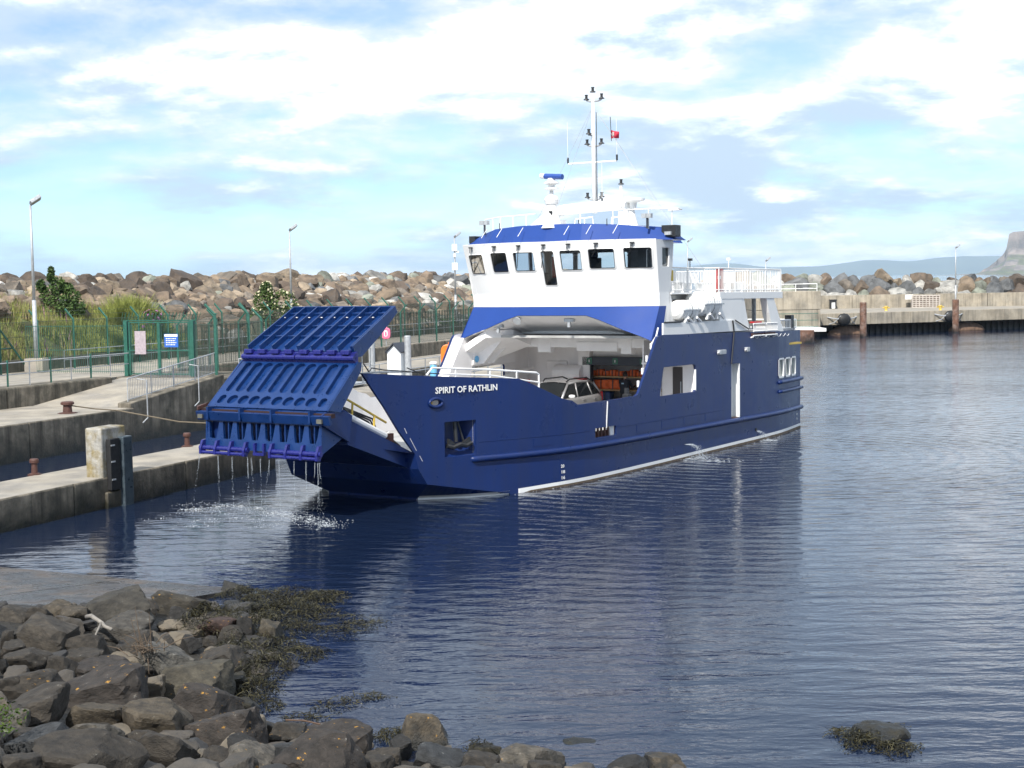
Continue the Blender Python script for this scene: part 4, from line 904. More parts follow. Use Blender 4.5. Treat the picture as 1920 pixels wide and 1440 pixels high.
# ------------------------------------------------------------------ far pier on the right
def far_pier():
    p0 = Vector((33.2, 166.3, 0)); d = Vector((0.941, 0.338, 0)); n = Vector((-0.338, 0.941, 0))
    def F(a, b, z): return p0 + d * a + n * b + Vector((0, 0, z))
    def fb(mb, a0, a1, b0, b1, z0, z1): return mb.hexa([F(a0, b0, z0), F(a1, b0, z0), F(a1, b1, z0), F(a0, b1, z0)], [F(a0, b0, z1), F(a1, b0, z1), F(a1, b1, z1), F(a0, b1, z1)])
    r = thing('far_pier', 'pale concrete pier with a dark piled underside across the harbour', 'pier')
    for i in range(7): fb(MB(), 0.5 + 6.4 * i, 0.5 + 6.4 * (i + 1) - 0.03, 0, 1.6, 1.15, 2.45).build('cope_section', CONCR, r, bevel=0.04)
    fb(MB(), 0.5, 45, 1.6, 30, 1.4, 2.44).build('deck', CONCL, r)
    fb(MB(), 0.3, 45, 2.2, 3.0, -2, 1.4).build('sheet_piling', SHEETP, r)
    m = MB()
    for i in range(56): fb(m, 0.4 + i * 0.8, 0.8 + i * 0.8, 1.95, 2.197, -2, 1.14)
    m.build('piling_corrugation', SHEETP, r)
    for a, w in ((3.3, 4.8), (19.5, 4.6)):
        mm = MB(); 
        mm.lathe([(1.0, 0), (0.97, 0.25), (0.85, 0.52), (0.6, 0.8), (0.3, 0.95), (0.05, 1.0)], Matrix.Translation(F(a + w * .5, 1.2, -0.1)) @ Matrix.Rotation(math.atan2(d.y, d.x), 4, 'Z') @ Matrix.Diagonal((w * 0.55, 0.7, 1.15, 1)), 28)
        mm.build('rubble_toe_mound', mat('rust_brown_dome', (0.17, 0.105, 0.07), 0.9, var=0.35, scale=3, bump=0.03, bscale=9), r, smooth=True)  # low rounded brown dome at water level in front of the sheet piling
    # back wall in panels
    y = [(35.5, 193.2), (44, 192.6), (52.5, 191.9), (61, 191.2), (70, 190.4)]
    w_ = thing('pier_back_wall', 'long grey concrete parapet wall on the far pier under the boulders', 'wall')
    for (ax, ay), (bx, by) in zip(y[:-1], y[1:]):
        e = Vector((bx - ax, by - ay, 0)).normalized(); q = Vector((-e.y, e.x, 0)); A = Vector((ax, ay, 2.3)) + e * 0.03; B = Vector((bx, by, 2.3)) - e * 0.03; u = Vector((0, 0, 1.85))
        MB().hexa([A, B, B + q * .5, A + q * .5], [A + u, B + u, B + q * .5 + u, A + q * .5 + u]).build('wall_panel', CONCR, w_, bevel=0.03)
    b_ = thing('corner_block', 'tall grey concrete corner block behind the ship stern', 'concrete block')
    MB().box(26, 33.4, 161.2, 170, 1.1, 3.05).build('lower_lift', CONCR, b_, bevel=0.06); MB().box(26, 33.45, 161.15, 170.05, 3.07, 5.05).build('upper_lift', CONCR, b_, bevel=0.06)
    m = MB()
    for z in (5.35, 5.85): m.tube([(26.2, 161.5, z), (33.1, 161.5, z), (33.1, 169, z)], 0.04, 6)
    for x in (26.2, 28.5, 30.8, 33.1): m.tube([(x, 161.5, 5.05), (x, 161.5, 5.85)], 0.04, 6)
    m.build('top_rail', PAINTW, b_)
    g = thing('steel_landing', 'low grey steel landing with green mesh beside the corner block', 'landing stage')
    MB().box(27.0, 32.2, 152.5, 159.5, 1.0, 1.35).build('platform', PAINTW, g, bevel=0.03)
    m = MB()
    for i in range(34): m.tube([(27 + i * .15, 156, 1.35), (27 + i * .15, 156, 2.8)], 0.012, 3)
    for z in (1.4, 2.1, 2.8): m.tube([(27, 156, z), (32.1, 156, z)], 0.03, 5)
    m.build('mesh_screen', GREEN, g)
    def pile(label, loc, rad, top):
        m = MB(); m.lathe([(rad, -2.5), (rad, top - 0.03), (rad - 0.04, top)], Matrix.Translation(loc), 20); tag(m.build('rusty_pile', RUST), label, 'pile', 'rusty steel piles')
    pile('tall rusty steel pile in front of the far pier, the nearer to the ship', (38.2, 162.0, 0), 0.36, 3.75); pile('tall rusty steel pile in front of the far pier, farther from the ship', (50.6, 170.0, 0), 0.36, 3.75)
    pile('short broad rusty pile under the concrete corner block', (29.6, 150.5, 0), 0.95, 1.25)
    for lab, a in (('round black rubber fender behind the nearer rusty pile', 4.2), ('round black rubber fender behind the farther rusty pile', 18.4)):
        f = thing('rubber_fender', lab, 'fender', F(a, -0.45, 1.75), math.atan2(d.y, d.x), 'round fenders on the far pier')
        prof = [(0.0, -1.0), (0.35, -0.9), (0.62, -0.55), (0.72, 0), (0.62, 0.55), (0.35, 0.9), (0.0, 1.0)]
        MB().lathe([(max(0.02, rr_), z) for rr_, z in prof], Matrix.Rotation(R(90), 4, 'Y') @ Matrix.Diagonal((1, 0.7, 0.8, 1)), 18).build('fender_body', RUBBER, f, smooth=True)
        for sg in (-1, 1):
            MB().tube([(sg * 0.7, -.1, .1), (sg * 1.3, .1, .15), (sg * 1.9, .45, .3)], 0.07, 6).build('chain', GALV, f)
            MB().tube([(sg * 0.5, -.2, .45), (sg * 1.2, .1, -.3), (sg * 1.7, .44, -.5)], 0.05, 6).build('chain', GALV, f)
    l_ = thing('quay_ladder', 'thin rusty ladder down the far pier face left of the first pile', 'ladder'); m = MB()
    for a in (1.3, 1.75): m.tube([F(a - 1.0, -0.12, -0.6), F(a - 1.0, -0.12, 2.6)], 0.04, 5)
    m.build('stile', RUST, l_); m = MB()
    for i in range(10): m.tube([F(.3, -.12, -.4 + i * .3), F(.75, -.12, -.4 + i * .3)], 0.025, 5)
    m.build('rung', RUST, l_)
    c = thing('creel_stack', 'stack of slatted pale crates against the far pier wall left of the lamp', 'crates', (52.9, 190.6, 2.44), -0.08)
    bx = MB()
    for z in range(7): bx.box(-1.75, 1.75, -.5, .5, z * .24, z * .24 + .10)
    for x in range(9): bx.box(-1.74 + x * .42, -1.64 + x * .42, -.49, .49, .10, 1.6)
    bx.build('slatted_frame', mat('pale_crate', (0.52, 0.47, 0.42), .8, var=.2), c); MB().box(-1.6, 1.6, -.42, .42, .02, 1.5).build('crate_filling', mat('crate_shadow_netting', (0.16, 0.12, 0.09), .9), c)  # plain dark brown box fills the slatted frame
    s_ = MB().box(50.4, 51.4, 190.9, 191.0, 3.5, 4.1).build('wall_sign', PAINTW); tag(s_, 'small white sign on the parapet wall left of the crates', 'sign')
    b = thing('litter_bin', 'black litter bin with a pale notice against the far pier wall', 'bin', (41.3, 191.6, 2.44)); MB().box(-.42, .42, -.3, .3, 0, 1.05).build('bin_body', DARK, b, bevel=.03); MB().box(-.22, .22, -.312, -.302, .05, .8).build('notice', PAINTW, b); MB().box(-.46, .46, -.34, .34, 1.05, 1.2).build('hood', DARK, b, bevel=.03)
    for lab, x, y_ in (('yellow mooring bollard in the middle of the far pier edge', 44.2, 176.0), ('yellow mooring bollard at the left end of the far pier', 34.4, 169.2), ('yellow mooring bollard behind the farther rusty pile', 50.3, 175.0)):
        q = thing('mooring_bollard', lab, 'bollard', (x, y_, 2.44), group='yellow bollards'); MB().lathe([(.2, 0), (.16, .1), (.16, .42), (.24, .5), (.2, .58)], n=12).build('post', YELLOW, q); MB().tube([(-.42, 0, .36), (.42, 0, .36)], .07, 8).build('cross_bar', YELLOW, q)
far_pier()

# ------------------------------------------------------------------ the ferry: local x = aft, y = to starboard, z = up; port side at y = 0
FY = thing('ferry', 'blue and white car ferry with raised bow ramp lying in the harbour', 'ferry', (2.04, 48.53, 0))
FY.rotation_euler = (Matrix.Rotation(R(57.0), 3, 'Z') @ Matrix.Rotation(R(0.7), 3, 'Y')).to_euler()
CV = 4.5
PLAN = [(-8.1, 2.38), (-7.0, 2.12), (-5.5, 1.74), (-4.12, 1.36), (-3.14, .97), (-1.8, .55), (-.55, .22), (1, .06), (3, 0), (14.6, 0), (17, .06), (18.2, .18), (20.4, .5)]
WLP = [(-5.4, 3.1), (-4.97, 2.72), (-3.88, 1.57), (-2.7, .9)]
def smooth_plan(u): return (ip(u - .25, PLAN) + ip(u, PLAN) * 2 + ip(u + .25, PLAN)) / 4
def vhull(u, z): return smooth_plan(u)
def vboot(u, z): return smooth_plan(u) if u > -2.7 else ip(u, WLP)
TOP = [(-8.05, 4.02), (-6.5, 3.89), (-4.67, 3.76), (-2.25, 3.60), (-.43, 2.85), (0.0, 2.78), (.08, 2.76), (.35, 2.62), (.5, 2.61), (4.15, 2.67), (4.35, 2.74), (4.5, 2.92), (5.12, 3.72), (5.72, 4.58), (5.85, 4.70), (6.2, 4.75), (20.4, 4.58)]
BOT = [(-8.06, 3.98), (-7.3, 3.0), (-6.74, 2.19), (-6.2, 1.53), (-6.08, 1.05), (-5.75, .56), (-2.7, 0.0), (-2.4, -.8), (20.4, -.8)]
hullholes = [rhole(6.0, 8.95, 2.54, 3.58, 0.16), rhole(12.08, 12.9, 1.27, 3.45, 0.05), rhole(1.36, 2.75, 1.43, 1.75, 0.03), rhole(16.94, 17.62, 2.68, 3.42, 0.07), rhole(17.86, 18.56, 2.68, 3.42, 0.07), rhole(18.82, 19.5, 2.68, 3.42, 0.07),
             (-5.08, -3.9, lambda x: (1.32 + .0 * x, 2.40)), rhole(-5.60, -5.22, 2.92, 3.10, 0.09)]
def vh6(x):
    return None
# slanted forward edge of the side opening
hullholes[0] = (6.0, 8.95, lambda x: (2.54, 2.54 + min(1.04, (x - 5.98) * 3.4) if x < 6.3 else rhole(6.0, 8.95, 2.54, 3.58, .2)[2](x)[1]) if x < 8.7 else rhole(6.0, 8.95, 2.54, 3.58, .2)[2](x))
EXTRA = [p[0] for p in TOP[5:15]] + [p[0] for p in BOT[:8]]
def hull_side(mirror):
    g = -1 if mirror else 1
    def fm(u, z): v = vhull(u, z); return (u, 9 - v if mirror else v, z)
    holes = hullholes if not mirror else [rhole(6.6, 9.4, 2.75, 3.42, .1)]
    return plate('hull_side', -8.06, 20.4, lambda u: ip(u, BOT), lambda u: ip(u, TOP), holes, fm, 0.10 * (1 if not mirror else -1), [NAVY, INWHITE], FY, step=0.3, sub=6, extra=EXTRA)
hull_side(False); hull_side(True)
# bottom rake under the bow, transom, deck
for mirror in (False, True):
    mb = MB(); fy = (lambda v: 9 - v) if mirror else (lambda v: v); n = 16
    for i in range(n + 1):
        s = i / n; ut = -5.75 + 3.05 * s; ub = -5.02 + 2.32 * s; vb = ip(ub, WLP)
        mb.v += [(ut, fy(smooth_plan(ut) + .003), .56 * (1 - s) + .004), (ub, fy(vb), 0.0), (ub, fy(vb + .02), -.8)]
    for i in range(n):
        a = 3 * i
        for q in ((a, a + 1, a + 4, a + 3), (a + 1, a + 2, a + 5, a + 4)): mb.f.append(q if mirror else tuple(reversed(q))); mb.mi.append(0)
    mb.build('bow_chine_plate', NAVY, FY)
    sb = MB(); off = -.012 if not mirror else .012
    for i in range(n + 1):
        s = i / n; zc = .56 * (1 - s) + .004; ut = -5.75 + 3.05 * s; ub = -5.02 + 2.32 * s; vb = ip(ub, WLP); vt = smooth_plan(ut); f = min(1.0, .085 / zc)
        sb.v += [(ub, fy(vb) + off, -.12), (ub, fy(vb) + off, 0.0), (ub + (ut - ub) * f, fy(vb + (vt - vb) * f) + off, max(.085, zc * f))]
    for i in range(n):
        a = 3 * i
        for q in ((a, a + 1, a + 4, a + 3), (a + 1, a + 2, a + 5, a + 4)): sb.f.append(q); sb.mi.append(0)
    sb.build('boot_stripe', WHITE, FY)
mb = MB(); RK = [(-4.9, -.8), (-5.02, 0.0), (-5.75, .56), (-5.92, .80), (-6.08, 1.05), (-6.2, 1.53)]
for u, z in RK: v = 2.72 if z <= 0 else smooth_plan(u); mb.v += [(u, v, z), (u, 9 - v, z)]
mb.v += [(-7.3, 2.3, 1.75), (-7.3, 6.7, 1.75), (-9.1, 2.3, 2.12), (-9.1, 6.7, 2.12)]
for i in range(len(RK) + 1): mb.f.append((2 * i, 2 * i + 1, 2 * i + 3, 2 * i + 2)); mb.mi.append(0)
mb.build('bow_rake_plate', NAVY, FY)
mb = MB(); mb.box(20.3, 20.4, .55, 8.45, -.8, 4.57); mb.build('transom', NAVY, FY)
mb = MB(); P = [(u, smooth_plan(u) + .11, 1.3) for u in [-6 + .5 * i for i in range(53)]]; Q = [(x, 9 - y, z) for x, y, z in reversed(P)]
mb.prism(P + Q, (0, 0, -.12)); mb.build('vehicle_deck', DECKG, FY)
mb = MB(); P = [(u, smooth_plan(u) + .11, 4.60) for u in [6.6 + .46 * i for i in range(30)]]; Q = [(x, 9 - y, z) for x, y, z in reversed(P)]
mb.prism(P + Q, (0, 0, .09)); mb.build('boat_deck', DECKG, FY)
def rail_strip(name, m, pts, r): MB().tube(pts, r, 8).build(name, m, FY, smooth=True)
def along(u0, u1, z, off=0.02, n=40): return [(u0 + (u1 - u0) * i / n, smooth_plan(u0 + (u1 - u0) * i / n) - off, z) for i in range(n + 1)]
rail_strip('rubbing_strake', NAVY, [(-4.05, 1.5, 1.18)] + along(-4.0, 20.5, 1.18), .105)
rail_strip('rubbing_strake', NAVY, along(16.9, 20.55, 2.45, .03, 10), .085); rail_strip('rubbing_strake', NAVY, along(16.95, 20.55, 2.05, .03, 10), .075)
BT = [(-2.75, .085), (-2.3, .12), (-.8, .17), (6, .25), (14, .37), (20.4, .46)]
plate('boot_stripe', -2.7, 20.4, lambda u: ip(u, BT) - .5, lambda u: ip(u, BT), [], lambda u, z: (u, (vboot(u, z)) - .012, z), 0, WHITE, FY, step=.4, sub=2)
plate('weed_line', -2.7, 20.4, lambda u: -.4, lambda u: ip(u, BT) - .11 if u > -2.0 else -.05, [], lambda u, z: (u, (vboot(u, z)) - .02, z), 0, WEEDL, FY, step=.4, sub=2)
# stem edge frame, doubler plates, seams
for a, b, z0, z1 in ((-1.75, -.95, 1.40, 1.66), (4.2, 5.6, 1.36, 1.66), (6.1, 7.4, 1.36, 1.66), (7.9, 9.2, 1.36, 1.66), (9.7, 11.2, 1.36, 1.66)):
    plate('doubler_plate', a, b, lambda u: z0, lambda u: z1, [], lambda u, z: (u, vhull(u, z) - .012, z), .012, NAVY, FY, step=.3, sub=1)
MB().tube([(u, smooth_plan(u) - .004, 1.70) for u in [-3.8 + i * .4 for i in range(13)]], .008, 4).build('weld_seam', NAVY, FY)
MB().tube([(u, smooth_plan(u) - .004, 1.68) for u in [2.9 + i * .5 for i in range(18)]], .008, 4).build('weld_seam', NAVY, FY)
MB().tube([(2.1, .03, 1.72), (2.1, -.02, 2.62)], .022, 6).build('vent_pipe', WHITE, FY)
for (a, z0), (b, z1) in (((-6.58, 2.32), (-6.50, 2.16)), ((-6.38, 2.0), (-6.15, 1.62)), ((-6.03, 1.45), (-5.93, 1.28))):
    MB().tube([(a, smooth_plan(a) - .004, z0), (b, smooth_plan(b) - .004, z1)], .012, 4).build('slot_edge', mat('scuffed_edge_paint', (.55, .55, .58), .5), FY)
# name, draft marks
def lettering(body, u, z, width, size):
    v0 = smooth_plan(u); v1 = smooth_plan(u + width); a = math.atan2(v1 - v0, width)
    Mx = Matrix.Translation((u, v0 - .012, z)) @ Matrix.Rotation(a, 4, 'Z') @ Matrix.Rotation(R(90), 4, 'X')
    o = text_mesh(body, 'name_lettering', PAINTW, FY, Mx.to_translation(), Mx.to_euler(), math.hypot(width, v1 - v0), size); return o
o = lettering('SPIRIT OF RATHLIN', -5.42, 3.285, 2.27, 0.27); o['label'] = 'white ship name lettering on the bow'
for i, t in enumerate(('20', '18', '16', '14')):
    o = lettering(t, -.58, .62 - .19 * i, .17, 0.145); o.name = 'draft_mark'
for i, t in enumerate(('18', '16')):
    o = lettering(t, 19.7, .86 - .2 * i, .16, 0.13); o.name = 'draft_mark'
# anchor pocket
mb = MB(); 
def pp(u, d, z): return (u, smooth_plan(u) + d, z)
A = [pp(-5.1, .05, 2.42), pp(-3.88, .05, 2.42), pp(-3.88, .05, 1.30), pp(-5.1, .05, 1.30)]; B = [pp(-4.98, .5, 2.42), pp(-4.0, .5, 2.42), pp(-4.0, .5, 1.72), pp(-4.98, .5, 1.72)]
mb.add(A + B, [(4, 5, 6, 7), (0, 1, 5, 4), (1, 2, 6, 5), (2, 3, 7, 6), (3, 0, 4, 7)]); pk = mb.build('anchor_pocket', NAVY, FY)
mb = MB(); mb.tube([pp(-4.5, .2, 2.40), pp(-4.5, .14, 1.75)], .06, 8); mb.tube([pp(-4.95, .05, 1.66), pp(-4.75, .02, 1.60), pp(-4.5, .0, 1.68), pp(-4.25, .02, 1.62), pp(-4.03, .05, 1.70)], .075, 8)
for sg in (-1, 1): mb.prism([pp(-4.5 + sg * .14, .02, 1.72), pp(-4.5 + sg * .42, .0, 1.66), pp(-4.5 + sg * .40, .0, 1.88)], (0, .08, 0))
mb.tube([pp(-4.28, .3, 2.35), pp(-4.18, .18, 1.75)], .035, 6); mb.build('anchor', DARK, pk, smooth=False)
mb = MB(); ring = []
for i in range(20):
    t = 2 * math.pi * i / 20; u = -5.41 + .25 * math.cos(t); ring.append((u, smooth_plan(u) - .02, 3.01 + .125 * math.sin(t)))
ring.append(ring[0]); mb.tube(ring, .05, 8); hp = mb.build('hawse_pipe', NAVY, FY, smooth=True)
MB().box(-5.62, -5.2, 1.98, 2.05, 2.9, 3.12).build('hawse_interior', YELLOW, hp)
# freeing port, side opening, ladder recess, cabin windows
MB().box(8.90, 8.953, -.002, .1, 2.58, 3.38).build('opening_liner', WHITE, FY)
MB().box(12.85, 12.903, -.002, .1, 1.29, 3.43).build('recess_liner', WHITE, FY)
fp_ = MB().box(1.34, 2.45, .2, .26, 1.34, 1.62).build('freeing_port_grating', REDB, FY)
for i in range(5): MB().box(1.46 + .23 * i, 1.52 + .23 * i, .12, .18, 1.43, 1.75).build('grating_bar', REDB, fp_)
MB().box(2.5, 2.72, .10, .40, 1.36, 1.76).build('port_flap', WHITE, fp_)
rb = MB(); rb.box(7.6, 9.0, 1.5, 1.56, 1.3, 4.5); rb.box(7.4, 9.0, .11, 1.5, 3.62, 3.68); rb.box(8.96, 9.02, .11, .57, 1.3, 3.62); rb.box(9.06, 9.12, .57, 1.5, 1.3, 3.62); so = rb.build('side_passage', INWHITE, FY)
MB().box(9.0, 9.055, .59, 1.02, 1.35, 3.45).build('passage_door', mat('brown_dark_door', (.045, .036, .034), .5), so, bevel=.02)
mb = MB(); mb.lathe([(.16, 0), (.16, .5), (.19, .52), (.19, .62), (.12, .64), (.12, .8), (.15, .82), (.15, .95)], Matrix.Translation((6.35, .42, 2.0)), 14); mb.build('roller_post', DARK, so)
MB().tube([(8.98, .66, 2.3), (8.98, .66, 2.9)], .02, 6).build('door_handle', GALV, so)
lr = MB(); lr.box(12.0, 12.98, .32, .36, 1.2, 3.5); lr.box(12.9, 12.96, .09, .34, 1.2, 3.5); lr.box(12.02, 12.08, .09, .34, 1.2, 3.5); lo_ = lr.build('ladder_recess', WHITE, FY)
for i in range(5): MB().box(12.45, 12.62, .28, .318, 1.5 + .4 * i, 1.53 + .4 * i).build('rung', DARK, lo_)
MB().box(12.08, 12.9, .02, .3, 1.24, 1.30).build('sill_plate', REDB, lo_)
for a, b in ((16.94, 17.62), (17.86, 18.56), (18.82, 19.5)):
    vm = smooth_plan((a + b) / 2)
    def ring_pts(e, d):
        r = .07; pts = []
        for cx, cz, t0 in ((b - r, 3.42 - r, 0), (a + r, 3.42 - r, 90), (a + r, 2.68 + r, 180), (b - r, 2.68 + r, 270)):
            for k in range(5): t = R(t0 + 22.5 * k); u = cx + (r + e) * math.cos(t); pts.append((u, smooth_plan(u) + d, cz + (r + e) * math.sin(t)))
        return pts
    o = ring_pts(.055, -.035); i_ = ring_pts(-.02, -.035); bk = ring_pts(-.02, .12); n = len(o); mb = MB()
    mb.add(o + i_ + bk, [(k, (k + 1) % n, n + (k + 1) % n, n + k) for k in range(n)] + [(n + k, n + (k + 1) % n, 2 * n + (k + 1) % n, 2 * n + k) for k in range(n)])
    w_ = mb.build('cabin_window', WHITE, FY)
    MB().add(ring_pts(-.02, .06), [tuple(range(n))]).build('window_pane', mat('dim_cabin_glass', (.16, .19, .18), .06, var=.05), w_)
for u, z, w in ((11.1, 3.95, .3), (13.5, 3.97, .14)):
    f = MB().box(u - w, u + w, -.12, .02, z - .09, z + .09).build('side_light', GALV, FY, bevel=.02); MB().tube([(u - w - .1, -.08, z), (u + w, -.08, z)], .035, 6).build('light_tube', WHITE, f)
MB().box(18.5, 19.9, .22, .5, 3.99, 4.07).build('stern_fairlead', YELLOW, FY)

# ---- superstructure: arch frame, blue band, white front
def uf(v, z):
    a = abs(v - CV); u = ip(a, [(0, 5.95), (1.6, 6.0), (2.6, 6.15), (3.4, 6.42), (4.1, 6.75), (4.7, 7.1)])
    return u - max(0.0, min(z - 6.3, 1.95)) * .27
def fl(v, z): return CV + (v - CV) * (1 + .034 * max(0, z - 6.3) / 1.9)
VS = [.40, .9, 1.5, 1.9, 2.5, 3.0, 3.75, 4.5, 5.25, 6.0, 6.5, 7.1, 7.5, 8.1, 8.60]
def arch_z(v): a = abs(v - CV); return 5.46 if a < 1.6 else 5.46 - (a - 1.6) * .95 / 2.55
ZB = 5.785
mb = MB()
for v in VS: mb.v += [(5.88 + .02 * abs(v - CV), v + (-.10 if v < 1 else (.10 if v > 8 else 0)), arch_z(v)), (uf(v, ZB), v, ZB)]
for i in range(len(VS) - 1): mb.f.append((2 * i, 2 * i + 1, 2 * i + 3, 2 * i + 2)); mb.mi.append(0)
for e, v, sg in ((0, .30, 1), (len(VS) - 1, 8.70, -1)):   # side returns of the band
    k = len(mb.v); mb.v += [(5.88, v, arch_z(.4) - .02), (uf(.4, ZB), .40 if sg > 0 else 8.60, ZB), (7.3, .40 if sg > 0 else 8.60, ZB), (6.7, v, arch_z(.4) - .02)]; mb.f.append((k, k + 1, k + 2, k + 3)); mb.mi.append(0)
mb.build('blue_front_band', BLUE, FY, smooth=True)
# arch soffit and side legs (white inside)
mb = MB()
ins = lambda v: (8.3, v, max(4.62, arch_z(v) - .82))
for v in VS: mb.v += [(5.885 + .02 * abs(v - CV), v + (-.09 if v < 1 else (.09 if v > 8 else 0)), arch_z(v) - .015), ins(v)]
for i in range(len(VS) - 1): mb.f.append((2 * i, 2 * i + 1, 2 * i + 3, 2 * i + 2)); mb.mi.append(0)
mb.build('arch_soffit', INWHITE, FY)
MB().box(8.3, 11.3, .12, 8.88, 4.5, 4.58).build('deckhead', INWHITE, FY)
cb = MB(); cb.box(8.3, 8.55, .3, 8.7, 4.18, 4.6); cb.box(8.28, 8.6, 6.0, 6.6, 3.98, 4.62); cb.box(8.28, 8.6, 2.4, 2.85, 3.95, 4.62); cb.box(8.26, 8.32, 3.0, 4.8, 4.05, 4.4); cb.build('cross_beam', INWHITE, FY, bevel=.01)
br = MB()
br.prism([(6.1, 8.55, 4.35), (8.3, 8.55, 4.0), (8.3, 6.9, 4.55), (7.0, 6.9, 4.9), (6.1, 7.6, 4.9)], (0, .02, -.3)); 
for u in (6.9, 7.6): br.prism([(u, 8.88, 3.5), (u, 8.88, 4.6), (u, 7.2, 5.0), (u, 7.0, 4.9), (u, 8.3, 3.55)], (.12, 0, 0))
br.build('knee_bracket', INWHITE, FY)
lg = MB(); lg.prism([(4.55, 8.55, 2.3), (5.0, 8.55, 3.3), (5.95, 8.55, 4.6), (7.2, 8.55, 4.55), (6.55, 8.55, 3.45), (6.3, 8.55, 2.3)], (0, .36, 0)); lg.prism([(6.5, 8.5, 3.5), (9.6, 8.5, 3.5), (9.6, 8.5, 4.55), (6.8, 8.5, 4.55)], (0, .4, 0)); lg.build('arch_leg', INWHITE, FY, bevel=.02)
for u in (6.75, 7.3, 7.85): MB().lathe([(.13, 0), (.13, .03)], Matrix.Translation((u, 8.49, 3.74)) @ Matrix.Rotation(R(90), 4, 'X'), 18).build('light_disc', LIGHTB, FY)
MB().hexa([(6.6, 8.2, 2.4), (9.4, 8.2, 2.4), (9.4, 8.24, 2.4), (6.6, 8.24, 2.4)], [(6.6, 8.2, 2.72), (9.4, 8.2, 3.22), (9.4, 8.24, 3.22), (6.6, 8.24, 2.72)]).build('side_screen', WHITE, FY)
for u, v, z, k in ((6.15, 6.1, 5.2, 0), (6.15, 3.9, 5.22, 1), (6.1, 7.05, 5.0, 2)):
    f = MB(); 
    if k == 0: f.lathe([(.05, 0), (.08, .1), (.17, .26), (.17, .29)], Matrix.Translation((u + .1, v, z + .2)) @ Matrix.Rotation(R(-120), 4, 'Y'), 12)
    else: f.box(u, u + .15, v - .2, v + .2, z, z + .12); f.box(u, u + .1, v - .05, v + .05, z - .2, z)
    f.build('deck_floodlight', GALV, FY)
# port upright: white edge of the frame forward of the side plating (scalloped fittings)
for k in range(4):
    u = 4.62 + .33 * k; MB().box(u - .03, u + .07, .12, .2, 2.95 + .43 * k, 3.18 + .43 * k).build('cleat_block', WHITE, FY, bevel=.02)
MB().tube([(5.75, .2, 4.45), (6.1, .2, 4.7), (6.35, .25, 5.0)], .03, 6).build('edge_cable', WHITE, FY)
# aft bulkhead of the vehicle deck with door, fire cabinet, life jacket bay
bk = MB(); bk.box(11.2, 11.3, 6.25, 8.9, 1.3, 4.5); bk.box(11.2, 11.3, .1, 6.25, 3.75, 4.5); bk.box(12.6, 12.7, 1.5, 6.3, 1.3, 4.2); bk.box(11.2, 12.6, 6.2, 6.28, 1.3, 4.2); bk.box(11.2, 12.6, 1.42, 1.5, 1.3, 4.2); bk.box(11.2, 12.7, 1.42, 6.28, 3.72, 3.78)
bk.box(11.2, 11.3, .1, 1.45, 1.3, 3.75); bh = bk.build('aft_bulkhead', INWHITE, FY)
MB().box(11.12, 11.195, 6.95, 7.95, 1.4, 3.5).build('bulkhead_door', INWHITE, bh, bevel=.03)
MB().lathe([(.17, 0), (.17, .03)], Matrix.Translation((11.11, 7.42, 2.95)) @ Matrix.Rotation(R(-90), 4, 'Y'), 18).build('porthole', DARK, bh)
MB().box(10.9, 11.2, 5.75, 6.3, 1.3, 4.5).build('pilaster', INWHITE, bh, bevel=.02)
MB().lathe([(.36, 0), (.36, 1.3)], Matrix.Translation((11.0, 6.2, 3.0)) @ Matrix.Rotation(R(-90), 4, 'X') @ Matrix.Translation((0, 0, -.1)), 16).build('air_tank', INWHITE, bh, smooth=False)
hd = MB().box(10.9, 11.19, 2.2, 6.1, 3.36, 3.71).build('black_header', CHAR, bh, bevel=.01)
MB().box(10.93, 11.17, 5.72, 5.9, 1.3, 3.36).build('header_post', CHAR, bh)
for v in (5.75, 4.55, 3.3):
    s_ = MB().box(10.875, 10.895, v - .11, v + .11, 3.42, 3.65).build('locker_sign', mat('green_sign', (.05, .22, .14), .5, var=.03), hd)
    MB().box(10.868, 10.874, v - .08, v + .08, 3.45, 3.62).build('sign_face', mat('dark_sign_face', (.05, .1, .08), .5, var=.02), s_); MB().box(10.862, 10.867, v - .02, v + .02, 3.48, 3.59).build('sign_mark', PAINTW, s_)
for z, m_ in ((2.90, BROWNW), (2.36, BROWNW), (1.85, BROWNW)): MB().box(11.3, 12.55, 1.55, 6.15, z - .05, z).build('shelf', m_, bh)
fc = MB().box(10.2, 10.5, 8.35, 8.8, 1.9, 2.75); fc = fc.build('fire_hose_cabinet', RED, FY, bevel=.02); MB().box(10.19, 10.2, 8.5, 8.64, 2.2, 2.36).build('cabinet_label', PAINTW, fc)
MB().box(10.15, 10.2, 8.78, 8.84, 2.0, 3.1).build('cabinet_backing', DARK, fc)
MB().tube([(9.7, 8.7, 1.4), (9.7, 8.7, 3.0), (9.75, 8.65, 3.15), (10.9, 8.5, 3.2)], .06, 8).build('wall_pipe', INWHITE, FY)
MB().box(10.6, 10.95, 5.85, 6.35, 2.55, 2.85).build('red_box', RED, FY, bevel=.02)

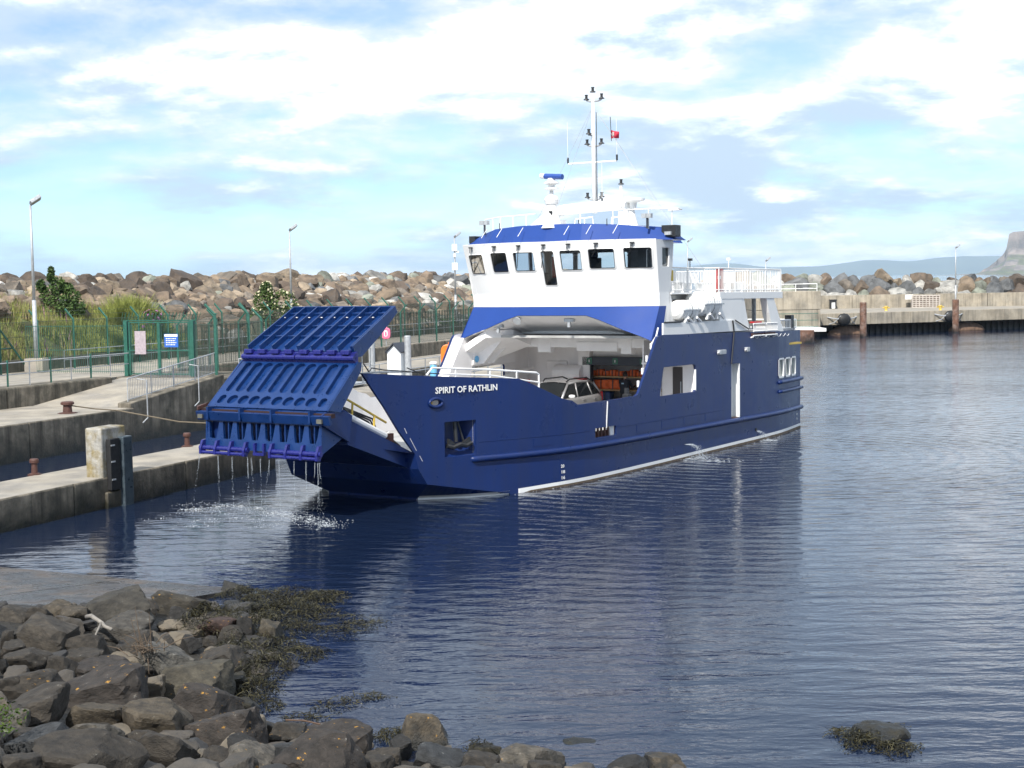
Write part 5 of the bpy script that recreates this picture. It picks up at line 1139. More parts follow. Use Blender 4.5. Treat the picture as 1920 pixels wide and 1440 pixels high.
# ---- wheelhouse
WIN = [(7.485, 8.34, 7.06, 7.82), (6.245, 7.03, 7.10, 7.86), (5.03, 5.95, 7.12, 7.85), (4.165, 4.72, 6.58, 7.87), (3.05, 3.93, 7.12, 7.87), (1.785, 2.78, 7.16, 7.90), (.54, 1.49, 7.16, 7.92)]
def front_map(v, z): return (uf(v, z), fl(v, z), z)
wf = plate('wheelhouse_front', .40, 8.60, lambda v: 5.79, lambda v: 8.2, [rhole(a, b, c, d, .07) for a, b, c, d in WIN], front_map, -0.07, [WHITE, DARK], FY, step=.2, sub=5, extra=[1.9, 7.1])
def win_ring(a, b, c, d, e, off, r=.08):
    pts = []
    for cx, cz, t0 in ((b - r, d - r, 0), (a + r, d - r, 90), (a + r, c + r, 180), (b - r, c + r, 270)):
        for k in range(5): t = R(t0 + 22.5 * k); pts.append((cx + (r + e) * math.cos(t), cz + (r + e) * math.sin(t)))
    return [(uf(x, z) + off, fl(x, z), z) for x, z in pts]
for k, (a, b, c, d) in enumerate(WIN):
    o = win_ring(a, b, c, d, .032, -.012); i_ = win_ring(a, b, c, d, -.012, -.035); k2 = win_ring(a, b, c, d, -.012, .03); n = len(o); mb = MB()
    mb.add(o + i_ + k2, [(q, (q + 1) % n, n + (q + 1) % n, n + q) for q in range(n)] + [(n + q, n + (q + 1) % n, 2 * n + (q + 1) % n, 2 * n + q) for q in range(n)])
    w_ = mb.build('bridge_window', WHITE, wf)
    o2 = win_ring(a, b, c, d, -.01, -.004); i2 = win_ring(a, b, c, d, -.045, -.004); mb = MB(); mb.add(o2 + i2, [(q, (q + 1) % n, n + (q + 1) % n, n + q) for q in range(n)]); mb.build('window_seal', RUBBER, wf)
    MB().add(win_ring(a, b, c, d, -.012, .006), [tuple(range(n))]).build('window_pane', GLASS, wf)
    c0 = a + (b - a) * .62 if k != 4 else a + (b - a) * .5
    T0 = (uf(c0, 8.1) - .05, fl(c0, 8.1), 8.08); T1 = (uf(c0, 7.9) - .07, fl(c0 + .05, 7.9), 7.88); dx = .22 if k < 4 else (-.3 if k == 4 else .2); lowz = 7.25 if k < 4 else 7.62
    T2 = (uf(c0 + dx, lowz) - .05, fl(c0 + dx + .02, lowz), lowz)
    mb = MB(); mb.tube([T0, T1, T2], .014, 5); mb.tube([(T0[0], T0[1] + .07, T0[2]), (T1[0], T1[1] + .06, T1[2])], .012, 5); mb.box(T0[0] - .04, T0[0] + .05, T0[1] - .05, T0[1] + .1, 8.06, 8.11); mb.build('wiper', DARK, wf)
# side and aft walls
def wall(name, pts, z0, z1, wins, par=FY, out=1):
    (x0, y0), (x1, y1) = pts; L_ = math.hypot(x1 - x0, y1 - y0)
    lead = (lambda z: uf(.4, z) - x0) if name == 'wheelhouse_side' else (lambda z: 0.0)
    return plate(name, 0, L_, lambda s: z0, lambda s: z1, [rhole(a, b, c, d, .07) for a, b, c, d in wins], lambda s, z: (x0 + (x1 - x0) * s / L_ + lead(z) * (1 - s / L_), y0 + (y1 - y0) * s / L_ + ((y0 - CV) * .034 * max(0, z - 6.3) / 1.9 if abs(y0 - y1) < .01 else 0), z), .06 * out, [WHITE, mat('grey_wheelhouse_lining', (.22, .22, .23), .7)], par, step=.4, sub=3)
swp = wall('wheelhouse_side', [(6.52, .40), (7.62, .40)], 6.3, 8.2, [(.34, .88, 7.22, 7.92)], out=1)
mb = MB(); mb.add([(6.75, .40, 4.74), (8.2, .40, 4.74), (7.62, .40, 6.3), (6.75, .40, 6.3)], [(0, 1, 2, 3)]); mb.add([(6.28, .35, 4.70), (6.75, .40, 4.70), (6.75, .40, 5.78)], [(0, 1, 2)]); mb.build('wheelhouse_lower_side', WHITE, FY)
MB().tube([(.38 + 6.5 - .02, .36, 7.92), (.38 + 6.5 - .02, .36, 7.22), (7.42, .36, 7.22), (7.42, .36, 7.92), (6.86, .36, 7.92)], .03, 6).build('side_window_frame', WHITE, swp)
MB().add([(6.86, .385, 7.22), (7.42, .385, 7.22), (7.42, .375, 7.92), (6.86, .375, 7.92)], [(0, 1, 2, 3)]).build('window_pane', GLASS, swp)
wall('wheelhouse_side', [(6.52, 8.60), (7.62, 8.60)], 5.0, 8.2, [(.2, .95, 7.1, 7.95)], out=-1)
for v0, v1 in ((.40, 1.7), (7.3, 8.6)): wall('wheelhouse_wing_back', [(7.62, v0), (7.62, v1)], 4.7, 8.2, [(.12, 1.15, 6.9, 7.95)] if v0 > 1 else [(.3, .95, 6.5, 7.9)], out=1)
wall('wheelhouse_aft_side', [(7.62, 1.7), (10.3, 1.7)], 4.7, 8.2, [(.25, 1.25, 7.05, 7.95), (1.45, 2.4, 7.05, 7.95)], out=1)
wall('wheelhouse_aft_side', [(7.62, 7.3), (10.3, 7.3)], 4.7, 8.2, [(.25, 1.25, 7.0, 7.95), (1.45, 2.4, 7.0, 7.95)], out=-1)
wall('wheelhouse_back', [(10.3, 1.7), (10.3, 7.3)], 4.7, 8.2, [(.2, 1.6, 7.0, 7.9), (1.9, 3.5, 7.05, 7.9), (3.75, 4.2, 6.7, 7.9), (4.4, 5.4, 7.0, 7.9)], out=1)
MB().prism([(6.95, .5, 6.28), (7.6, .5, 6.28), (7.6, 1.75, 6.28), (10.25, 1.75, 6.28), (10.25, 7.25, 6.28), (7.6, 7.25, 6.28), (7.6, 8.5, 6.28), (6.95, 8.5, 6.28), (6.2, 6, 6.28), (6.2, 3, 6.28)], (0, 0, .05)).build('bridge_floor', DARK, FY)
con = MB(); con.box(6.25, 6.75, 2.6, 4.0, 6.34, 7.08); con.box(6.7, 7.1, 1.7, 2.58, 6.34, 7.08); con.box(6.25, 6.65, 4.95, 6.4, 6.34, 7.08); con.box(6.7, 7.1, 6.42, 7.2, 6.34, 7.08); con.box(6.4, 6.6, 2.6, 3.2, 7.08, 7.22); con.build('bridge_console', DARK, FY, bevel=.04)
ch = MB(); ch.box(7.1, 7.6, 3.35, 3.9, 6.75, 6.9); ch.box(7.55, 7.7, 3.33, 3.92, 6.85, 7.62); ch.box(7.55, 7.68, 3.47, 3.78, 7.62, 7.82); ch.tube([(7.35, 3.62, 6.34), (7.35, 3.62, 6.8)], .07, 8); ch.build('helm_chair', DARK, FY, bevel=.05)
MB().box(7.3, 7.4, 5.05, 5.3, 6.9, 7.7).build('red_notice_panel', RED, FY)
MB().box(9.2, 9.3, .9 + 1.1, 2.9, 6.34, 7.9).build('inner_door', mat('grey_inner_door', (.28, .29, .31), .5), FY, bevel=.02)
# roof: blue fascia sloping in, white crown
RB = [(7.95, -.10), (6.95, -.08), (6.0, 1.55), (5.55, 3.0), (5.45, 4.5), (5.55, 6.0), (6.0, 7.45), (6.95, 9.08), (7.95, 9.10), (7.95, 7.6), (10.7, 7.6), (10.7, 1.4), (7.95, 1.4)]
RT = [(7.7, .45), (6.95, .5), (6.25, 1.8), (5.85, 3.1), (5.75, 4.5), (5.85, 5.9), (6.25, 7.2), (6.95, 8.2), (7.7, 8.25), (7.7, 7.2), (10.4, 7.2), (10.4, 1.8), (7.7, 1.8)]
ZT = [8.62, 8.64, 8.78, 8.84, 8.86, 8.84, 8.78, 8.64, 8.62, 8.8, 8.8, 8.8, 8.8]
n = len(RB); mb = MB(); mb.add([(x, y, 8.19) for x, y in RB] + [(x, y, z) for (x, y), z in zip(RT, ZT)], [(i, (i + 1) % n, n + (i + 1) % n, n + i) for i in range(n)]); rf = mb.build('wheelhouse_roof', BLUE, FY)
MB().add([(x, y, 8.195) for x, y in RB], [tuple(range(n))]).build('roof_underside', WHITE, rf); MB().add([(x, y, z - .01) for (x, y), z in zip(RT, ZT)], [tuple(range(n))]).build('roof_top', WHITE, rf)
for v0, hw, top in ((.1, .28, 8.72), (8.75, .14, 8.58)): MB().box(6.9, 7.35, v0 - hw, v0 + hw, 8.3, top).build('navigation_light_screen', DARK, rf, bevel=.01)
MB().box(6.78, 6.9, -.05, .2, 8.36, 8.48).build('side_navigation_light', GALV, rf)
for u, v in ((6.55, 7.9), (6.45, .72)):
    f = MB(); f.tube([(u, v, 8.6), (u, v, 8.98)], .045, 8); f = f.build('floodlight_post', CHAR, rf); MB().box(u - .1, u + .06, v - .19, v - .01, 8.98, 9.14).build('floodlight_head', GALV, rf); MB().box(u - .1, u + .06, v + .01, v + .19, 8.98, 9.14).build('floodlight_head', GALV, rf)
for v in (1.6, 2.6, 3.5, 5.5, 6.5, 7.3): MB().tube([(uf(v, 8.2) - .28, v, 8.42), (uf(v, 8.2) + .10, v, 8.76)], .012, 4).build('roof_water_bar', WHITE, rf)
for v in (2.2, 3.4, 6.9): MB().tube([(6.1, v, 8.75), (6.1, v, 9.0)], .018, 5).build('short_aerial', DARK, rf)
def rl(pts, posts, name='roof_railing', par=rf, r=.026):
    m = MB(); m.tube(pts, r, 6)
    for p, z0 in posts: m.tube([p, (p[0], p[1], z0)], r * .8, 6)
    m.build(name, WHITE, par)
rl([(6.9, 8.1, 9.2), (6.3, 7.0, 9.24), (5.95, 5.6, 9.26), (5.95, 5.2, 9.28)], [((6.9, 8.1, 9.2), 8.6), ((6.6, 7.55, 9.22), 8.7), ((6.3, 7.0, 9.24), 8.7), ((6.1, 6.3, 9.25), 8.7), ((5.95, 5.6, 9.26), 8.7)])
rl([(6.1, 4.2, 9.22), (6.05, 3.3, 9.25), (6.2, 2.0, 9.3), (6.7, .8, 9.32), (7.2, -.15, 9.32), (7.5, -.15, 9.3), (7.5, .4, 9.28)], [((6.05, 3.3, 9.25), 8.7), ((6.2, 2.0, 9.3), 8.7), ((6.7, .8, 9.32), 8.6), ((7.2, .1, 9.32), 8.6)])
for v in (3.9, 2.3): rl([(7.4, v + .45, 8.7), (7.4, v + .42, 9.1), (7.4, v - .35, 9.16), (7.4, v - .4, 8.7)], [((7.4, v, 9.13), 8.75)], 'hatch_rail')
# gantry, radar, mast
g = MB(); g.tube([(7.3, 6.2, 8.7), (8.4, 5.9, 9.45), (8.6, 5.5, 9.55), (9.0, 3.2, 9.7), (9.0, 2.9, 9.65), (8.4, 2.35, 8.75)], .22, 8); g.tube([(7.0, 5.6, 8.7), (8.3, 5.6, 9.4)], .14, 8); gy = g.build('mast_gantry', WHITE, FY, smooth=True)
MB().box(7.15, 7.25, 1.9, 2.3, 8.75, 9.3).build('gantry_locker', WHITE, gy); MB().box(7.6, 7.7, 4.9, 5.4, 8.8, 9.1).build('gantry_locker', INWHITE, gy)
ra = MB(); ra.lathe([(.42, 8.72), (.36, 8.8), (.22, 9.3), (.20, 9.55), (.2, 9.6)], Matrix.Translation((6.0, 4.5, 0)), 18); rd = ra.build('radar_pedestal', WHITE, FY, smooth=False)
r2 = MB(); r2.lathe([(.02, 9.5), (.24, 9.62), (.28, 9.78), (.22, 9.9), (.08, 9.96), (.07, 10.12), (.26, 10.16), (.26, 10.2), (.12, 10.24), (.12, 10.32), (.3, 10.38), (.24, 10.44), (.14, 10.5), (.14, 10.58)], Matrix.Translation((6.0, 4.5, 0)), 18); r2.build('sensor_stack', WHITE, rd)
MB().tube([(6.05, 4.98, 10.69), (6.0, 4.78, 10.665)], .10, 10).build('scanner_end', WHITE, rd); MB().tube([(6.0, 4.78, 10.665), (5.93, 3.98, 10.60)], .105, 10).build('radar_scanner', RADB, rd, smooth=False)
MB().box(5.78, 5.8, 4.35, 4.5, 9.2, 9.35).build('camera_eye', DARK, rd)
mu, mv = 9.1, 4.42
ms_ = MB(); ms_.tube([(mu, mv, 9.4), (mu - .02, mv + .02, 11.9), (mu - .04, mv + .03, 14.02)], .105, 10, r1=.06); mst = ms_.build('mast', WHITE, FY, smooth=True)
MB().tube([(mu, mv + 1.17, 11.38), (mu, mv - .98, 11.38)], .035, 8).build('yard_arm', WHITE, mst)
def navlamp(u, v, z): MB().lathe([(.12, 0), (.10, .04), (.055, .05), (.05, .16), (.065, .17), (.065, .20)], Matrix.Translation((u, v, z)), 10).build('mast_light', DARK, mst)
for z, w in ((13.78, .34), (12.05, .32), (9.98, .32)):
    for sg in (-1, 1):
        MB().tube([(mu, mv, z - .05), (mu, mv + sg * w * .6, z - .04), (mu, mv + sg * w, z + .02)], .035, 6).build('light_bracket', GALV, mst); navlamp(mu, mv + sg * w, z + .03)
navlamp(mu - .04, mv + .03, 14.08); navlamp(mu - .25, mv + .1, 12.45); MB().tube([(mu, mv, 12.4), (mu - .28, mv + .1, 12.42)], .03, 6).build('light_bracket', GALV, mst)
for v in (mv + 1.2, mv - 1.0): MB().tube([(mu, v, 11.4), (mu, v, 11.62)], .04, 6).build('aerial_base', DARK, mst); MB().tube([(mu, v, 11.62), (mu, v + .02, 13.0)], .009, 5).build('whip_aerial', WHITE, mst)
MB().tube([(mu - .3, mv - .5, 9.7), (mu - .3, mv - .5, 9.95)], .035, 6).build('aerial_base', DARK, mst); MB().tube([(mu - .3, mv - .5, 9.95), (mu - .3, mv - .5, 11.3)], .009, 5).build('whip_aerial', WHITE, mst)
MB().tube([(mu - .02, mv - .13, 9.5), (mu - .05, mv - .12, 13.3)], .016, 5).build('mast_cable', DARK, mst)
for a, b in (((mu - .05, mv + .05, 13.5), (7.6, 6.1, 9.2)), ((mu - .05, mv + .06, 13.45), (7.9, 5.5, 9.4)), ((mu - .03, mv - .05, 13.45), (11.2, .8, 7.2)), ((mu - .03, mv - .05, 13.45), (8.2, .6, 8.7))): MB().tube([a, b], .007, 4).build('stay_wire', GALV, mst)
MB().tube([(9.2, 3.3, 9.5), (9.2, 3.3, 10.45)], .06, 8).build('short_mast', WHITE, FY); navlamp(9.2, 3.3, 10.47)
MB().lathe([(.12, 9.5), (.14, 9.7), (.44, 9.78), (.44, 9.86), (.2, 9.9)], Matrix.Translation((8.6, 2.45, 0)), 20).build('satellite_dome', WHITE, FY)
# ---- boat deck, passenger deck, rafts
plate('white_bulwark', 6.3, 16.2, lambda u: 4.73, lambda u: 5.17 if u < 12.3 else (5.17 - (u - 12.3) * .30 if u < 13.7 else 4.76), [], lambda u, z: (u, smooth_plan(u) + .012, z), .06, [WHITE, INWHITE], FY, step=.4, sub=1, extra=[12.3, 13.7])
MB().tube([(12.2, -.02, 5.15), (12.32, -.02, 4.7), (12.05, -.02, 3.45)], .03, 6).build('hanging_hose', DARK, FY)
MB().tube([(12.4, -.03, 5.16), (13.7, -.03, 4.78)], .028, 6).build('black_capping', DARK, FY)
MB().tube([(6.35, .0, 5.19), (7.7, .0, 5.19)], .03, 6).build('black_capping', DARK, FY)
MB().prism([(7.6, .9, 6.0), (11.2, .9, 6.0), (11.2, .06, 6.0), (17.4, .06, 6.0), (17.4, 8.94, 6.0), (7.6, 8.94, 6.0)], (0, 0, .27)).build('passenger_deck', WHITE, FY, bevel=.01)
hs = MB(); hs.box(11.2, 13.3, .07, 8.9, 4.72, 5.998); hs.box(7.7, 11.2, 1.6, 8.9, 4.72, 5.998); hs.box(13.3, 15.2, 2.2, 6.8, 4.72, 5.998); hs.build('deck_house', WHITE, FY, bevel=.02)
MB().prism([(13.3, .08, 4.75), (13.3, .08, 6.0), (13.5, .08, 6.0), (14.0, .08, 4.75)], (0, .3, 0)).build('raked_frame', WHITE, FY); MB().prism([(15.75, .08, 6.0), (16.5, .08, 6.0), (17.1, .08, 5.2), (17.55, .08, 4.6), (16.45, .08, 4.6), (16.0, .08, 5.4)], (0, .3, 0)).build('raked_frame', WHITE, FY)
MB().prism([(15.75, 8.6, 6.0), (16.5, 8.6, 6.0), (17.1, 8.6, 5.2), (17.55, 8.6, 4.6), (16.45, 8.6, 4.6), (16.0, 8.6, 5.4)], (0, .3, 0)).build('raked_frame', WHITE, FY)
MB().tube([(17.0, 1.2, 4.6), (17.0, 1.2, 6.0)], .09, 10).build('deck_pillar', GALV, FY)
st = MB()
for k in (0.55, 1.35): st.prism([(13.6, k, 6.0), (13.9, k, 6.0), (15.3, k, 4.7), (15.0, k, 4.7)], (0, .05, 0))
for i in range(7): st.box(13.8 + .2 * i, 14.05 + .2 * i, .6, 1.35, 5.8 - .18 * i, 5.84 - .18 * i)
for i in range(16): st.tube([(13.62 + .1 * i, .5, 6.0 - .085 * i - .05), (13.95 + .1 * i, .5, 5.05 - .03 * i)], .014, 4)
st.build('stairway', WHITE, FY)
cg = MB()
for (a, b) in ((13.95, 15.15), (15.25, 16.4)):
    for z in (4.5, 4.68, 4.98): cg.tube([(a, -.12, z), (b, -.12, z)], .03, 5)
    for i in range(12): cg.tube([(a + (b - a) * i / 11, -.12, 4.66), (a + (b - a) * i / 11, -.12, 4.98)], .013, 4)
    cg.tube([(a, -.12, 4.46), (a, .1, 4.4), (b, .1, 4.4), (b, -.12, 4.46)], .035, 5)
cgo = cg.build('boarding_basket', WHITE, FY); MB().box(14.0, 15.1, -.06, .2, 4.5, 4.6).build('basket_floor', REDB, cgo); MB().box(15.3, 16.35, -.06, .2, 4.5, 4.6).build('basket_floor', REDB, cgo); MB().box(14.5, 15.3, .1, .3, 5.0, 5.07).build('red_strap', RED, cgo)
lp = []
for i in range(7): 
    for k in range(9): u = 14.2 + .6 * i + .6 * k / 9; lp.append((u, smooth_plan(u) - .03, 4.5 - .11 * math.sin(math.pi * k / 9)))
MB().tube(lp, .013, 4).build('grab_line', WHITE, FY)
ar = MB()
for z in (4.7, 5.05): ar.tube([(18.0, .4, z), (20.2, .6, z), (20.2, 8.4, z)], .03, 5)
for i in range(12): ar.tube([(18.0 + .2 * i, .4 + .018 * i, 4.55), (18.0 + .2 * i, .4 + .018 * i, 5.05)], .016, 4)
ar.build('aft_railing', WHITE, FY); MB().box(19.4, 19.7, .5, .8, 4.55, 5.25).build('mooring_post', DARK, FY)
# passenger deck railing with pickets, seats, boards
pr = MB(); zt = 7.2
path = [(7.62, .9), (11.1, .9), (11.2, .12), (17.32, .12), (17.32, 8.85), (7.62, 8.85)]
path[0] = (7.62, .45); path[1] = (10.6, .45)
for (x0, y0), (x1, y1) in zip(path[:-1], path[1:]):
    L_ = math.hypot(x1 - x0, y1 - y0); n = max(1, int(L_ / .115)); port = y0 < 2
    pr.tube([(x0, y0, zt), (x1, y1, zt)], .028, 6); pr.tube([(x0, y0, 6.36), (x1, y1, 6.36)], .02, 5)
    for i in range(n + 1): pr.tube([(x0 + (x1 - x0) * i / n, y0 + (y1 - y0) * i / n, 6.28), (x0 + (x1 - x0) * i / n, y0 + (y1 - y0) * i / n, zt)], .030 if i % 13 == 0 else .0115, 4, cap=False)
pr.build('deck_railing', WHITE, FY)
MB().prism([(7.65, .35, 6.27), (10.7, .35, 6.27), (10.7, 1.0, 6.27), (7.65, 1.0, 6.27)], (0, 0, -.06)).build('deck_edge_plate', WHITE, FY)
def bench(u, v):
    b = MB(); b.box(u, u + 1.5, v, v + .42, 6.66, 6.71); b.box(u, u + 1.5, v + .4, v + .45, 6.72, 7.12)
    for x in (u + .1, u + 1.3): b.box(x, x + .08, v, v + .4, 6.27, 6.66)
    b.build('deck_bench', WHITE, FY, bevel=.01)
for u, v in ((8.0, 1.6), (9.8, 1.6), (8.0, 3.2), (9.8, 3.2), (13.8, 1.6), (15.4, 1.6), (13.8, 3.2), (15.4, 3.4), (12.2, 4.6)): bench(u, v)
for i, u in enumerate((11.15, 11.42, 11.62)): MB().box(u, u + (.14 if i < 2 else .08), .16, .2, 6.3, 7.18).build('red_rail_board', RED, FY)
MB().box(11.2, 11.5, .14, .16, 6.78, 6.9).build('rail_board_label', PAINTW, FY)
yb = MB().box(7.75, 7.95, .42, .62, 6.7, 7.1).build('yellow_alarm_box', YELLOW, FY, bevel=.03); MB().box(7.66, 7.72, .5, .56, 6.05, 7.05).build('red_stanchion', REDB, FY)
for u, v, z in ((10.9, 1.2, 7.5), (16.2, 2.0, 7.62)): f = MB(); f.tube([(u, v, 7.2), (u, v, z)], .02, 5); f.box(u - .05, u + .05, v - .09, v + .07, z, z + .1); f.build('deck_lamp', DARK if u < 12 else WHITE, FY)
def raft(u0, u1, v, z, r):
    M = Matrix.Translation((u0, v, z)) @ Matrix.Rotation(R(90), 4, 'Y'); L_ = u1 - u0
    pf = [(.03, 0), (r * .6, .03), (r * .93, .12), (r, .22)]
    k = 7
    for i in range(k):
        a = .22 + (L_ - .44) * i / k; b = .22 + (L_ - .44) * (i + 1) / k; pf += [(r, a + .03), (r * 1.03, a + .05), (r * 1.03, b - .05), (r, b - .03)]
    pf += [(r, L_ - .22), (r * .93, L_ - .12), (r * .6, L_ - .03), (.03, L_)]
    c = MB().lathe(pf, M, 24).build('life_raft_canister', RAFTW, FY, smooth=False)
    MB().box(u0 + .1, u1 - .1, v - r * 1.08, v - r * .9, z - .03, z + .02).build('canister_joint', GALV, c)
    MB().tube([(u0 + L_ * .5, v + r * 1.04 * math.cos(t), z + r * 1.04 * math.sin(t)) for t in [2 * math.pi * i / 16 for i in range(17)]], .012, 4).build('lashing_strap', DARK, c)
    for x in (u0 + L_ * .3, u0 + L_ * .78):
        MB().prism([(x, v - r * 1.05, z + .05), (x + .12, v - r * 1.05, z + .05), (x + .04, v - r * .85, z - r * 1.25), (x - .12, v - r * .85, z - r * 1.25)], (0, .1, 0)).build('cradle', WHITE, c); MB().tube([(x - .05, v - r, z - r * .8), (x + .28, v - r, z - r * 1.2)], .05, 6).build('cradle_foot', WHITE, c)
    for i in range(4): MB().tube([(u0 + L_ * (.2 + .16 * i), v - r * .95, z + .35 * r), (u0 + L_ * (.2 + .16 * i) + .02, v - r * 1.01, z - .1 * r)], .008, 4).build('canister_rib', GALV, c)
raft(7.75, 9.3, .30, 5.62, .36); raft(9.15, 10.95, .22, 5.83, .47)
MB().box(9.9, 10.0, 1.5, 1.58, 4.9, 5.9).build('rear_panel', INWHITE, FY)

# ---- bow ramp
def rp_(name, mats, quad, th, holes=(), nx=4.4, par=None, step=.12):
    """quad: lower-left(port), lower-right, upper-left, upper-right as (u, v, z); thickness th goes behind."""
    A, B, C_, D = [Vector(q) for q in quad]
    L_ = (B - A).length; Hh = (C_ - A).length
    def fm(x, y): s = x / L_; t = y / Hh; return (A + (B - A) * s) * (1 - t) + (C_ + (D - C_) * s) * t
    return plate(name, 0, L_, lambda x: 0, lambda x: Hh, list(holes), fm, th, mats, par, step=step, sub=3), L_, Hh, fm
rampo = MB(); wl_, wr_ = 2.28, 6.72
rampo.hexa([(-5.5, wl_, .88), (-5.5, wr_, .88), (-8.9, wr_, 2.02), (-8.9, wl_, 2.02)], [(-5.55, wl_, 1.40), (-5.55, wr_, 1.40), (-9.3, wr_, 2.92), (-9.3, wl_, 2.92)])
BR = rampo.build('bow_ramp', NAVY, FY)
# ramp nose: lip bumper, teeth panel, hinge tube
mb = MB(); lipz = lambda v: 0
mb.hexa([(-9.25, 2.3, 2.66), (-9.25, 6.7, 2.66), (-9.95, 6.7, 2.66), (-9.95, 2.3, 2.66)], [(-9.2, 2.2, 3.02), (-9.2, 6.8, 3.02), (-9.9, 6.8, 3.02), (-9.9, 2.2, 3.02)]); mb.build('ramp_nose', RAMPB, BR)
cells = [1.93, 2.62, 4.05, 5.25, 6.52, 7.02]
for a, b in zip(cells[:-1], cells[1:]):
    MB().hexa([(-10.06, a + .02, 2.66), (-10.06, b - .02, 2.66), (-9.96, b - .02, 2.70), (-9.96, a + .02, 2.70)], [(-10.16, a + .02, 2.92), (-10.16, b - .02, 2.92), (-10.02, b - .02, 2.94), (-10.02, a + .02, 2.94)]).build('lip_plate', RAMPB, BR, bevel=.008)
    MB().box(-10.0, -9.82, a + .03, b - .03, 2.86, 2.985).build('lip_well', mat('oxide_red_primer', (.028, .010, .010), .8), BR)
for v in cells[1:-1]: MB().box(-10.17, -9.8, v - .03, v + .03, 2.72, 3.06).build('lip_rib', RAMPB, BR)
MB().prism([(-10.15, 6.9, 2.95), (-9.7, 6.9, 3.06), (-9.9, 7.2, 2.95)], (0, 0, .10)).build('red_corner', REDB, BR)
for v in (2.25, 6.8): MB().box(-10.19, -10.13, v - .09, v + .09, 2.72, 2.84).build('lip_lamp', mat('worn_reflector', (.13, .13, .11), .5), BR)
MB().prism([(-9.15, 2.22, 3.06), (-9.9, 2.22, 3.02), (-10.16, 2.18, 2.92), (-10.06, 2.18, 2.66), (-8.9, 2.22, 2.1), (-8.75, 2.22, 2.85)], (0, .06, 0)).build('ramp_cheek', NAVY, BR)
for v in (2.285, 6.655): MB().prism([(-10.02, v, 2.66), (-8.95, v, 2.3), (-10.06, v, 1.82)], (0, .06, 0)).build('ramp_cheek', RAMPB, BR)
tq = [(-10.08, 2.3, 1.84), (-10.08, 6.7, 1.84), (-9.98, 6.7, 2.66), (-9.98, 2.3, 2.66)]
wid = 4.4; th_holes = []
def tooth(c):
    def f(x):
        d = abs(x - c); w0, w1 = .13, .2
        top = .80; bot = .30 if d < w0 else .30 + (d - w0) / (w1 - w0) * .48
        return (bot, top)
    return (c - .2, c + .2, f)
th_holes = [tooth(.30 + .545 * i) for i in range(8)]
rp_('tooth_panel', [RAMPB, RAMPB], [tq[0], tq[1], tq[3], tq[2]], -.09, th_holes, par=BR, step=.05)
MB().box(-9.78, -9.72, 2.32, 6.68, 1.95, 2.66).build('tooth_backing', NAVY, BR)
for i in range(7): MB().box(-9.98, -9.78, 2.54 + .545 * i + .03, 2.56 + .545 * i + .05, 1.9, 2.66).build('tooth_web', RAMPB, BR)
for a, b in ((2.22, 4.15), (4.95, 6.85)):
    MB().tube([(-10.14, a, 1.86), (-10.14, b, 1.86)], .075, 10).build('hinge_tube', HINGEB, BR); MB().tube([(-10.2, a + .05, 1.73), (-10.2, b - .05, 1.73)], .05, 8).build('hinge_tube', HINGEB, BR)
    for k in range(4):
        v = a + .1 + (b - a - .2) * k / 3
        MB().prism([(-10.02, v - .04, 2.1), (-10.16, v - .04, 2.08), (-10.26, v - .04, 1.85), (-10.26, v - .04, 1.68), (-10.12, v - .04, 1.66), (-10.04, v - .04, 1.8)], (0, .08, 0)).build('hinge_yoke', HINGEB, BR)
for v in (4.33, 4.68): MB().box(-10.16, -10.05, v, v + .06, 1.75, 2.07).build('pin_bracket', HINGEB, BR)
MB().box(-10.18, -10.1, 4.33, 4.74, 1.72, 1.80).build('pin_bracket', HINGEB, BR)
# folded ramp panel with slots
q = [(-9.86, 2.22, 3.06), (-9.86, 6.78, 3.06), (-8.42, 2.28, 4.36), (-8.42, 6.66, 4.36)]
Lq = 4.56; Hq = 1.94; hs_ = []
for i in range(10):
    c = .34 + .43 * i + (.0 if i < 5 else .02); w = .172 if 0 < i < 9 else .12
    def long_slot(x, c=c, w=w): d = abs(x - c); k = w - math.sqrt(max(0, w * w - d * d)) if d < w else w; k *= .8; return (.62 + k, 1.84 - k)
    def short_slot(x, c=c, w=w): d = abs(x - c); k = w - math.sqrt(max(0, w * w - d * d)) if d < w else w; k *= .9; return (.13 + k * .9, .48 - k * .9)
    hs_ += [(c - w, c + w, long_slot), (c - w, c + w, short_slot)]
fpn, _, _, fmq = rp_('folded_panel', [RAMPB, RAMPB], q, -.11, hs_, par=BR, step=.06)
nrm = (Vector(q[1]) - Vector(q[0])).cross(Vector(q[2]) - Vector(q[0])).normalized()
if nrm.z < 0: nrm = -nrm
bk_ = [Vector(p) - nrm * .115 * (1 if nrm.x < 0 else -1) for p in q]
MB().add([bk_[0], bk_[1], bk_[3], bk_[2]], [(0, 1, 2, 3)]).build('panel_back', RAMPB, BR)
MB().prism([(-9.86, 2.19, 3.06), (-8.42, 2.25, 4.36), (-8.25, 2.25, 4.34), (-8.28, 2.25, 4.1), (-9.3, 2.19, 2.98)], (0, .06, 0)).build('panel_cheek', RAMPB, BR)
MB().prism([(-9.86, 6.75, 3.06), (-8.42, 6.7, 4.36), (-8.22, 6.7, 4.3), (-8.62, 6.75, 3.3), (-9.2, 6.75, 2.9)], (0, .06, 0)).build('panel_cheek', RAMPB, BR)
for a, b in ((2.3, 4.48), (4.52, 6.62)): MB().tube([(-8.50, a, 4.47), (-8.50, b, 4.47)], .085, 10).build('hinge_tube', HINGEB, BR)
MB().hexa([(-8.46, 2.3, 4.32), (-8.46, 6.66, 4.32), (-8.34, 6.66, 4.34), (-8.34, 2.3, 4.34)], [(-8.5, 2.3, 4.60), (-8.5, 6.6, 4.60), (-8.36, 6.6, 4.66), (-8.36, 2.3, 4.66)]).build('hinge_plate', HINGEB, BR)
